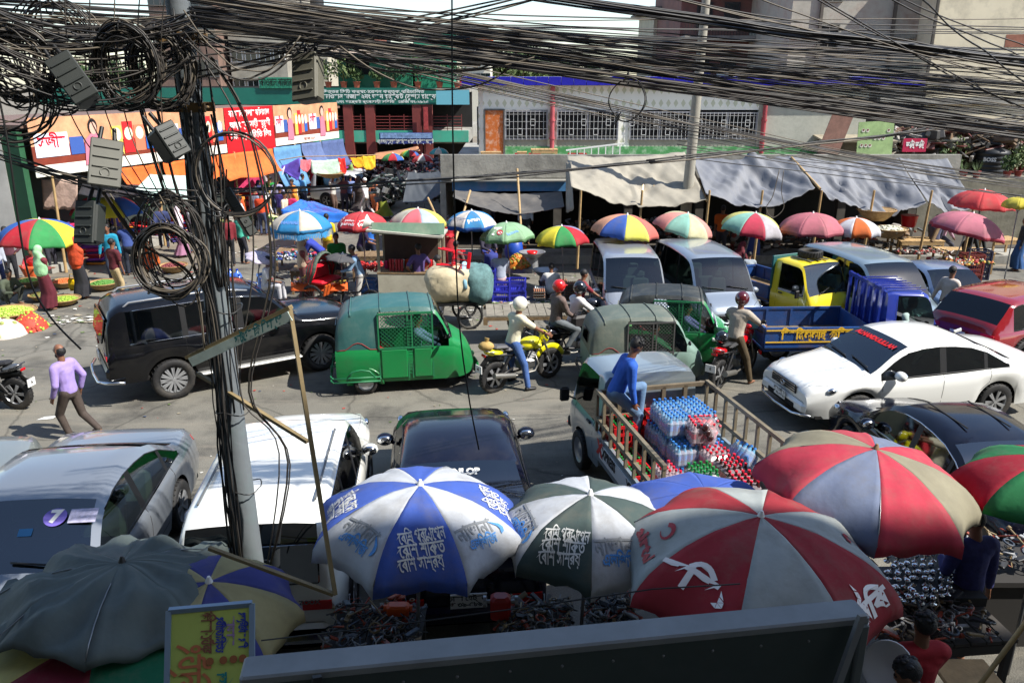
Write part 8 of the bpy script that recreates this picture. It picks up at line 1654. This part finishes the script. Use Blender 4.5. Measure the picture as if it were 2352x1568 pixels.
for k in range(66):
    x = random.uniform(110, 700); y = random.uniform(470, 585)-(x-120)*.07; c1 = random.choice(HOT+[(200, 200, 200), (120, 130, 150), (60, 90, 60), (40, 50, 90), (190, 180, 160)]); vl = random.random() < .25
    nm = ['customer', 'seller', 'passer by'][k % 3]
    pp('%s in %s among the blanket and vegetable stalls' % (nm, 'a veil' if vl else 'plain clothes'), x, y, random.uniform(0, 360), random.choice(['stand', 'walk', 'relax', 'bend', 'squat', 'folded']), c1, random.choice([(40, 44, 60), (60, 70, 100), (90, 84, 70), (150, 140, 120)]), vox=.036, **(dict(lower='skirt', hair='veil', over=C_(*c1)) if vl else {}))
basket('wide wicker basket carried on the porter head', P(768, 492)+Vector((0, 0, 1.66)), .62, None, .2, n=10)
# person leaning from the blue truck, at its open window
# ---------------------------------------------------------------- poles
CB = mat((58, 54, 50), .55, 0, .3, 6, name='cable_sheath'); CB2 = mat((30, 29, 28), .5, 0, .2, 6, name='black_cable'); CB3 = mat((98, 90, 78), .6, 0, .2, 6, name='dusty_cable')
PX, PY = -2.40, 6.4
def Q(x, y, D, Q0=Q): return Q0(x, y, D*.82 if D < 9.6 else D)
t = thing('utility_pole', 'tall concrete pole at the near kerb wrapped in cables', 'utility pole', (PX, PY, 0)); b = MB(); b.tube((0, 0, 0), (-.1, 0, 9.0), .125, .07, 20); b.build('shaft', mat((100, 106, 110), .8, 0, .15, 2, .3, 8, name='pole_concrete', dirt=(80, 104, 100), dirtamt=.5, ds=2), t)
for z in (6.2, 5.7): b = MB(); b.box((-.07, -.1, z), (.3, .03, .07)); b.box((-.07, .1, z), (.3, .03, .07)); b.tube((-.19, -.14, z), (-.19, .14, z), .01, n=6); b.tube((.05, -.14, z), (.05, .14, z), .01, n=6); b.build('clamp', mat((150, 120, 80), .7, .3, .3, 6, name='rusty_clamp'), t)
for z in (1.6, 2.45, 3.2, 4.1, 4.9): b = MB(); b.path([((.155)*cos(k*pi/10), .155*sin(k*pi/10), z+.02*sin(k)) for k in range(20)], .006, 4, closed=True); b.build('wire_tie', CB2, t)
a = Q(1617, -10, 25.5); b_ = Q(1577, 400, 25.5); t = thing('utility_pole', 'concrete lamp pole rising between the stone grey and blue grey tarpaulins', 'utility pole', (b_.x, 25.5, 0)); b = MB(); b.tube((0, 0, 0), (a.x-b_.x+.08, 0, 8.5), .19, .12, 16); b.build('shaft', mat((150, 146, 134), .8, 0, .15, 1.5, .3, 6, name='pale_pole'), t)
for z in (6.9, 7.5): b = MB(); b.box((.4, 0, z), (.5, .08, .08)); b.tube((.2, 0, z+.05), (.2, 0, z+.2), .04, n=8); b.build('bracket', GREYP, t)
# ---------------------------------------------------------------- overhead cables
rw = random.Random(12)
def cable(label, pts, r=.006, m=None, grp='overhead cables crossing the street', n=26, name='overhead_cable'):
    "smooth cable through the points"
    pts = [Vector(p) for p in pts]; out = []
    for i in range(len(pts)-1):
        p0 = pts[max(i-1, 0)]; p1 = pts[i]; p2 = pts[i+1]; p3 = pts[min(i+2, len(pts)-1)]; k = max(3, n//(len(pts)-1))
        for j in range(k): t_ = j/k; out.append(.5*((2*p1)+(p2-p0)*t_+(2*p0-5*p1+4*p2-p3)*t_*t_+(3*p1-p0-3*p2+p3)*t_**3))
    out.append(pts[-1]); b = MB(); b.path(out, r, 4); o = b.build(name, m or rw.choice([CB, CB, CB2, CB3])); return setp(o, label, 'cable', grp)
def span(label, a, b, D0, D1, sag, n, ja, jb, r=(.004, .007), seed=0, m=None, js=.5, grp='overhead cables crossing the street'):
    for k in range(n):
        A = Q(a[0]+rw.uniform(-1, 1)*ja[0], a[1]+rw.uniform(-1, 1)*ja[1], D0+rw.uniform(-.3, .3)); B = Q(b[0]+rw.uniform(-1, 1)*jb[0], b[1]+rw.uniform(-1, 1)*jb[1], D1+rw.uniform(-.4, .4)); s_ = sag*(1+rw.uniform(-js, js))
        pts = []
        for i in range(9): u = i/8; p = A.lerp(B, u); p.z -= s_*4*u*(1-u); p += Vector((0, rw.uniform(-.02, .02), rw.uniform(-.012, .012))); pts.append(p)
        cable(label, pts, rw.uniform(*r), m)
span('thin cable in the wide fan from the near pole to the right edge', (440, 12), (2420, 232), 7.6, 9.0, .02, 64, (10, 40), (10, 95), (.003, .0055))
span('cable of the thick black bundle leaving the top edge toward the upper right', (1080, -30), (2420, 152), 7.8, 9.0, .02, 16, (30, 14), (5, 14), (.006, .012), m=CB2)
span('cable of the heavy bundle sagging low above the blue eave', (440, 48), (2420, 312), 7.6, 8.6, .01, 26, (6, 10), (5, 22), (.004, .007), js=.25)
span('level cable running high across the whole view', (-60, 25), (2420, 140), 8.4, 12.0, .02, 24, (5, 40), (5, 100), (.005, .008))
span('cable looping from the left edge to the near pole', (-60, 50), (445, 70), 7.2, 7.7, .10, 48, (5, 62), (12, 50), (.004, .008))
span('slack cable of the tangle over the left coils', (-60, 110), (440, 100), 7.0, 7.6, .22, 22, (5, 70), (12, 40), (.004, .007))
span('thin service wire dropping toward the lower right over the windows', (820, 120), (2420, 430), 8.4, 12, .10, 12, (60, 26), (5, 14), (.004, .006), js=.3)
span('cable falling steeply from the top edge to the right edge', (1750, -30), (2420, 210), 8, 9, .03, 9, (380, 10), (5, 90), (.005, .008))
span('cable slanting down past the left boxes', (-60, 335), (450, 455), 7.3, 7.7, .06, 9, (5, 20), (6, 18), (.004, .007))
span('low cable rising from behind the near pole to the right edge', (450, 452), (1500, 372), 7.9, 9.5, .03, 3, (5, 12), (5, 8), (.006, .009), js=.2); span('continuation of the low rising cable at the right', (1490, 372), (2420, 262), 9.5, 10, .02, 3, (5, 8), (5, 12), (.006, .009), js=.2)
span('cable crossing the tarpaulins toward the right edge', (1560, 330), (2420, 440), 12, 13, .03, 5, (10, 30), (5, 40), (.004, .007)); span('cable of the left upper bundle above the green market', (440, 90), (1100, 148), 7.7, 8.4, .02, 6, (8, 20), (10, 8), (.004, .008))
span('crossing cable that climbs to the top edge', (430, 165), (1300, -30), 7.4, 8.4, .02, 4, (8, 30), (120, 8), (.006, .008)); span('drooping cable hanging in a low arc near the corner of the eave', (780, 110), (1210, 110), 7.8, 8, .2, 3, (20, 20), (20, 20), (.006, .008)); span('arc cable below the grey box', (430, 60), (700, 75), 7.4, 7.6, .22, 6, (10, 40), (30, 30), (.005, .007))
# cables tied down the near pole
for k in range(24):
    a0 = rw.uniform(-1.2, 1.0) if k % 2 else rw.uniform(2.7, 4.5); pts = []; zt_ = rw.uniform(5.2, 6.4); zb_ = rw.choice([3.2, 3.8, 4.3]) if k % 2 else rw.choice([.1, .9, 1.6]); x_ = rw.uniform(-.1, .12)
    for i in range(10): z = zt_+(zb_-zt_)*i/9; rr = .135-.006*i*(z > 3)+.02*rw.random()+.05*sin(i*1.7+k)**2*(k % 4 == 0); an = a0+.25*sin(i*.8+k); pts.append((PX+rr*cos(an), PY+rr*sin(an), z))
    cable('cable strapped down the shaft of the near pole', pts, rw.uniform(.005, .009), rw.choice([CB, CB2, CB2]), 'cables running down the near pole')
def loose(label, px, D, r=.0055, m=None, grp='loose cables hanging round the near pole'): return cable(label, [Q(x, y, D) for x, y in px], r, m, grp, 30)
for k in range(5): d = rw.uniform(-16, 16); loose('slack cable hanging from the tangle down past the near pole, left side', [(330+d*3, 110), (400+d*2, 420), (470+d, 640), (500+d, 760+d*3), (520, 1000), (560+d*.3, 1330)], 7.55, rw.uniform(.005, .008))
for k in range(6): d = rw.uniform(-20, 20); loose('slack cable swinging out on the right side of the near pole', [(470+d, 130), (560+d, 300), (600+d*2, 600+d), (560+d, 900), (650+d, 1050+d), (600, 1380)], 7.45, rw.uniform(.004, .007))
for k in range(6): d = rw.uniform(-14, 14); loose('cable strung between the hanging boxes and the near pole', [(240+d, 440), (330+d, 560), (440, 640+d), (470, 800+d)], 7.4, .005)
for k in range(6): loose('thin cable dropping from the top tangle', [(90+k*58, -20), (110+k*52, 120+rw.uniform(-30, 30)), (200+k*36, 330), (400+k*10, 560)], 7.3, .0045)
loose('frayed cable end hanging above the road at the left', [(-10, 190), (18, 330), (60, 610), (110, 720), (186, 802)], 6.6, .007, CB2); loose('straight black cable hanging down the middle of the view', [(1038, -20), (1040, 300), (1052, 700), (1075, 900), (1100, 1032)], 5.6, .006, CB2); loose('cable loop hanging in front of the last tarpaulins', [(1790, 390), (1775, 450), (1760, 478), (1775, 500), (1800, 478), (1795, 440), (1800, 392)], 24, .014, CB3)
# ---------------------------------------------------------------- coils of spare cable
def coil(label, x, y, rx, ry, D, n, spread=.07, r=.006, rot=0.0):
    c = Q(x, y, D); k_ = D/F*.86; t = thing('cable_coil', label, 'cable coil', c)
    for i in range(n):
        a, bb = rx*k_*(1+rw.uniform(-1, 1)*spread*1.6), ry*k_*(1+rw.uniform(-1, 1)*spread*1.6); ox, oz, oy = rw.uniform(-1, 1)*spread*rx*k_, rw.uniform(-1, 1)*spread*ry*k_, rw.uniform(-.05, .05); ph = rw.random()*6
        b = MB(); b.path([(ox+a*cos(q), oy+.03*sin(q+ph)+.02*cos(2*q), oz+bb*sin(q)+.01*sin(3*q+ph)) for q in [2*pi*j/30 for j in range(30)]], rw.uniform(.8, 1.2)*r, 5, closed=True); b.build('loop', rw.choice([CB, CB, CB3, CB2]), t)
    for q in (1.57, rw.uniform(3, 6)):
        b = MB(); b.path([(rx*k_*cos(q)+.05*cos(j*pi/4)*cos(q), .05*sin(j*pi/4), ry*k_*sin(q)+.05*cos(j*pi/4)*sin(q)) for j in range(8)], .006, 4, closed=True); b.build('binding', CB2, t)
coil('coil of cable cut by the left edge', 40, 150, 70, 66, 7.2, 22, .16); coil('fat round coil left of the near pole, the larger of the close pair', 290, 150, 60, 72, 7.3, 24, .13); coil('round coil overlapping its neighbour, nearest the near pole', 372, 158, 62, 76, 7.45, 24, .1); coil('big hanging coil in front of the near pole, above the black car', 385, 600, 74, 78, 7.3, 22, .07, .0065)
coil('narrow lower coil of slack cable over the black car roof', 400, 560, 66, 108, 7.5, 8, .12); coil('thin wide loop round the near pole above the tents', 540, 400, 86, 84, 7.2, 4, .03); coil('small single ring of cable hanging over the grille windows', 1440, 230, 38, 42, 8.0, 3, .02, .004); coil('far left low coil hanging beside the white shutter', 20, 230, 90, 70, 7.1, 12, .18)
coil('messy coil behind the left boxes', 130, 120, 80, 84, 7.6, 14, .2)
def jbox(label, x, y, w_, h_, D, rot, m, tilt=0.0, dp=.12):
    c = Q(x, y, D); t = thing('junction_box', label, 'junction box', c); t.rotation_euler = (-.35, rot, tilt); k_ = D/F*.78; W, Hh = w_*k_, h_*k_
    b = MB(); b.rbox((0, 0, 0), (W, dp, Hh), .02); b.build('case', m, t); b = MB(); b.rbox((0, -dp/2-.012, 0), (W*1.06, .02, Hh*1.04), .008); lid = b.build('lid', m, t)
    for k in (-.32, -.1, .12, .34): b = MB(); b.rbox((0, -dp/2-.026, Hh*k), (W*.84, .012, .012), .003); b.build('ridge', m, lid)
    b = MB(); b.lathe([(W*.17, 0), (W*.17, .008), (W*.13, .008), (W*.13, 0)], 16, (0, -dp/2-.02, -Hh*.22), Matrix.Rotation(pi/2, 3, 'X')); b.build('embossed_mark', m, lid)
    for sx in (1, -1): b = MB(); b.tube((sx*W*.25, 0, Hh/2), (sx*W*.2, .03, Hh/2+.12), .015, n=6); b.build('cable_gland', BLK, t)
BX = mat((100, 100, 93), .5, 0, .1, 4, name='box_grey'); BXD = mat((44, 48, 46), .5, 0, .15, 4, name='box_dark')
jbox('pale grey ribbed junction box hanging over the awnings, the most lit one', 242, 380, 66, 108, 7.1, radians(12), BX, .45); jbox('black junction box tilted among the left coils', 172, 190, 56, 108, 7.1, radians(-28), BXD, .5, .2); jbox('dark box with a sloping back just left of the near pole', 385, 330, 46, 78, 7.3, radians(-20), BXD, .9, .2)
jbox('dusty grey junction box right of the pole, in front of the green name board', 711, 184, 60, 104, 7.6, radians(-8), mat((92, 90, 78), .6, 0, .2, 4, name='box_dusty'), -.3); jbox('dark green black junction box hanging over the rainbow parasols', 211, 514, 52, 100, 7.0, radians(-2), BXD, -.2); jbox('long open dark box fixed beside the pole, behind its cables', 548, 490, 22, 120, 7.9, radians(-22), BXD, .6)
# ---------------------------------------------------------------- near edge of the street
A = P(566, 1534, 3.4); B = P(1972, 1398, 3.4); U = (B-A).normalized(); V = Vector((0, 0, 1)); N_ = U.cross(V); t = thing('shop_signboard', 'back of a long dark shop signboard under the viewer, grey metal rim along its top', 'signboard', A, atan2(U.y, U.x)); Lw = (B-A).length
b = MB(); b.box((Lw/2, -.02, -.65), (Lw, .1, 1.24)); b.build('panel', mat((52, 62, 60), .5, .1, .1, 1, name='dark_tin', dirt=(80, 86, 84), dirtamt=.3), t); b = MB(); b.rbox((Lw/2, .0, -.015), (Lw+.04, .15, .05), .01); b.build('rim', mat((120, 124, 126), .6, .2, .15, 3, name='rim_tin'), t)
b = MB(); b.rbox((Lw-.01, -.075, -.65), (.05, .03, 1.24), .008); b.build('end_trim', mat((90, 96, 96), .6, .2, name='rim_tin2'), t)
b = MB(); b.bar((Lw-.06, -.12, .06), (Lw-.32, -.2, -.95), .05, .02); b.build('bracket', GREYP, t); b = MB(); b.bar((.32, -.12, .02), (.2, -.16, -.7), .04, .02); b.build('bracket', BLK, t)
for k in range(12): b = MB(); b.ell((.2+Lw*k/12, -.072, -.1), (.008, .006, .008)); b.build('rivet', GREYP, t)
TL, TR = P(388, 1402, 2.95), P(579, 1385, 2.95); DN = (P(445, 1700, 2.35)-TL); Ux = (TR-TL); Wd = Ux.length; Ux.normalize(); DN = DN-Ux*DN.dot(Ux); Hd = DN.length; DN.normalize(); t = thing('yellow_sign', 'lime yellow copy shop sign with brown and blue Bengali writing turned on its side', 'sign', (0, 0, 0)); NN = Ux.cross(DN); NN = -NN if NN.z < 0 else NN
b = MB(); b.prism([(0, 0), (Wd, 0), (Wd, Hd), (0, Hd)], TL, Ux, DN, -NN, .05); b.build('panel', mat((176, 190, 92), .6, 0, .06, 3, name='sign_yellow'), t); b = MB(); e0 = [TL, TR, TR+DN*Hd, TL+DN*Hd]
for q in range(4): b.bar(e0[q], e0[(q+1) % 4], .03, .03)
b.build('frame', mat((130, 150, 170), .5, .3, name='sign_frame'), t)
def sidew(s_, fx, fy, size, col, wd): lettering(s_, t, plane_fn(TL+Ux*Wd*fx+DN*Hd*fy+NN*.006, -DN, Ux), mat(col, .6, name='sign_ink'), size, .003, wd)
sidew('প্রিন্টিং', .25, .62, .2, (190, 110, 70), .5); sidew('ফটোকপি', .45, .2, .09, (130, 80, 60), .24); sidew('লেমিনেটিং', .61, .22, .06, (50, 60, 150), .2); sidew('কালার', .74, .2, .06, (160, 130, 170), .16); sidew('রিং বাইন্ডিং', .88, .2, .055, (40, 60, 150), .2); sidew('কম্পোজ', .64, .68, .08, (20, 130, 130), .24)
for fx, fy in ((.5, .42), (.66, .42), (.78, .42), (.89, .42)): c = TL+Ux*Wd*fx+DN*Hd*fy+NN*.006; b = MB(); b.prism([(.022*cos(k*pi/6), .022*sin(k*pi/6)) for k in range(12)], c, Ux, DN, NN, .004); b.build('print', mat((150, 90, 50), .6, name='sign_ink'), t)
STK = mat((122, 106, 74), .7, 0, .2, 5, name='batten')
for i, (a, b_, D0, D1, w_, lab) in enumerate((((665, 703), (770, 1365), 7.2, 6.6, .032, 'long thin wooden batten standing right of the pole'), ((430, 820), (668, 705), 7.5, 7.2, .055, 'slanting sign lath with teal paint behind the pole'), ((480, 1258), (766, 1364), 6.9, 6.6, .032, 'low batten crossing in front of the white wagon'), ((455, 858), (706, 1014), 7.9, 7.2, .034, 'short batten sticking out over the white wagon roof'))):
    b = MB(); b.bar(Q(*a, D0), Q(*b_, D1), w_, .03); o = setp(b.build('wooden_batten', STK), lab, 'batten', 'battens of the broken sign frame')
    if i == 1: A2, B2 = Q(*a, D0), Q(*b_, D1); u_ = (B2-A2).normalized(); b = MB(); b.bar(A2+u_*.05+Vector((0, -.03, -.05)), B2+Vector((0, -.03, -.06)), .02, .075); o2 = b.build('sign_strip', mat((186, 200, 190), .6, 0, .2, 5, name='pale_teal'), o); lettering('ফটোকপি রিচার্জ', o, plane_fn(A2.lerp(B2, .7)+Vector((0, -.05, -.05)), u_, u_.cross(Vector((0, 1, 0)))*-1 if False else Vector((0, 0, 1))), mat((40, 110, 110), .6, name='sign_ink'), .1, .005, .5)
MET = [(40, 40, 42), (150, 152, 154), (84, 80, 74), (130, 112, 80), (60, 70, 84), (110, 110, 112), (150, 60, 30)]
for i, (x0, x1, y, lab) in enumerate(((740, 990, 1440, 'tool stall table under the blue and white parasol'), (1130, 1330, 1435, 'tool stall table between the two gas brand parasols'), (1340, 1480, 1430, 'tool stall table under the grey green parasol'))):
    p = P((x0+x1)/2, y, .85); p.z = 0; table(lab, p, (x1-x0)/F*6.6, .8, .8, 0, mat((60, 58, 54), .8, 0, .2, 4, name='dark_wood'))
    clutter('tools and metal fittings heaped on the '+lab.replace('tool stall table ', 'stall '), p+Vector((0, 0, .82)), (x1-x0)/F*6.4, .75, 230, MET, (.02, .075), 20+i, 'metal_fittings', 'hardware', .1)
t = thing('grinding_machine', 'red bench grinder standing in the stall beside the navy saloon', 'machine', P(1150, 1420, .85)); b = MB(); b.rbox((0, 0, .14), (.2, .16, .26), .03); b.build('housing', mat((150, 30, 26), .4, name='red_enamel'), t); b = MB(); b.tube((-.16, 0, .2), (.16, 0, .2), .02, n=8); b.tube((-.17, 0, .2), (-.14, 0, .2), .06, n=14); b.tube((.14, 0, .2), (.17, 0, .2), .06, n=14); b.build('wheel', STEEL, t)
t = thing('sewing_machine', 'orange machine lying on the stall under the blue and white parasol', 'machine', P(915, 1410, .88)); b = MB(); b.rbox((0, 0, .06), (.22, .12, .12), .02); b.tube((-.14, 0, .07), (.14, 0, .07), .035, n=10); b.build('housing', mat((196, 80, 20), .4, name='orange_enamel'), t)
p = P(2130, 1400, .9); p.z = 0; table('hardware table with door knobs under the red and khaki parasol', p, 1.3, .9, .85, .1, mat((60, 56, 52), .8, 0, .2, 4, name='dark_wood2')); clutter('drawer tools and black grips on the hardware table', p+Vector((-.1, -.1, .88)), 1.1, .7, 160, MET, (.03, .09), 31, 'metal_fittings', 'hardware', .08)
kn = MB(); kn.lathe([(0, 0), (.035, .0), (.035, .008), (.012, .015), (.012, .05), (.03, .065), (.03, .09), (.018, .1), (0, .1)], 12); km = kn.mesh('door_knob', CHR)
for k in range(46):
    q = P(2040+(k % 8)*20+rw.uniform(-5, 5), 1290+(k//8)*19+rw.uniform(-4, 4), 1.0); o = part('door_knob', km, None, q, (rw.uniform(-.3, .3), rw.uniform(-.3, .3), 0)); setp(o, 'chrome door knob standing in the crowd of knobs on the hardware table', 'door knob', 'chrome door knobs on the hardware table')
b = MB(); b.box((0, 0, 0), (1.1, .55, .1)); setp(b.build('display_tray', mat((40, 40, 42), .6, name='tray_black'), None, loc=P(2110, 1345, .93)), 'black display tray under the chrome door knobs', 'tray')
q = P(2235, 1215, 1.55); person('man in dark blue dotted shirt with his back turned at the hardware table', (q.x, q.y-.1, 0), radians(100), 'look', shirt=cloth((40, 44, 100), .3, 20), pants=cloth((24, 24, 28)), near=True, sc_=1.02); q = P(2118, 1440, 1.6); person('man in red shirt leaning on the counter at the bottom right', (q.x, q.y-.05, 0), radians(95), 'folded', shirt=cloth((150, 24, 36)), pants=cloth((50, 60, 90)), near=True, hair='short')
q = P(2105, 1560, 1.6); person('dark haired man at the very bottom right holding a steel dish', (q.x, q.y, 0), radians(150), 'look', shirt=cloth((60, 60, 66)), pants=cloth((40, 40, 46)), near=True); b = MB(); b.lathe([(0, 0), (.16, .01), (.2, .03), (.21, .03), (.16, 0), (0, -.01)], 22, R=Matrix.Rotation(radians(60), 3, 'X')); setp(b.build('steel_dish', SILV, None, loc=P(2035, 1530, 1.5)), 'steel dish held up at the bottom right', 'dish')
b = MB(); b.tube(P(2400, 1370, 2.6), P(2200, 1640, 1.4), .018, n=7); setp(b.build('bamboo_pole', BAMB), 'bamboo stick slanting across the bottom right corner', 'bamboo pole'); b = MB(); b.rbox((0, 0, 0), (.5, .5, .04), .01); setp(b.build('wooden_board', LW, None, loc=P(2230, 1560, .9)), 'square wooden board at the bottom right', 'board')
q = P(2350, 1270, .95); clutter('metal hooks and an orange box on the next stall at the right edge', q, 1.0, .6, 90, MET, (.03, .09), 33, 'metal_fittings', 'hardware', .1); b = MB(); b.box((0, 0, .82), (1.3, .8, .06)); b.box((0, 0, .4), (1.2, .7, .8)); setp(b.build('stall_counter', mat((44, 42, 40), .8, name='dark_counter'), None, loc=(q.x, q.y, 0)), 'dark stall counter at the right edge', 'counter')
b = MB(); b.path([Q(x, y, 4.6) for x, y in ((600, 1470), (900, 1435), (1200, 1395), (1500, 1352), (1700, 1340))], .005, 4); setp(b.build('barbed_wire', CB2), 'thin wire stretched in front of the gas brand parasols', 'wire')
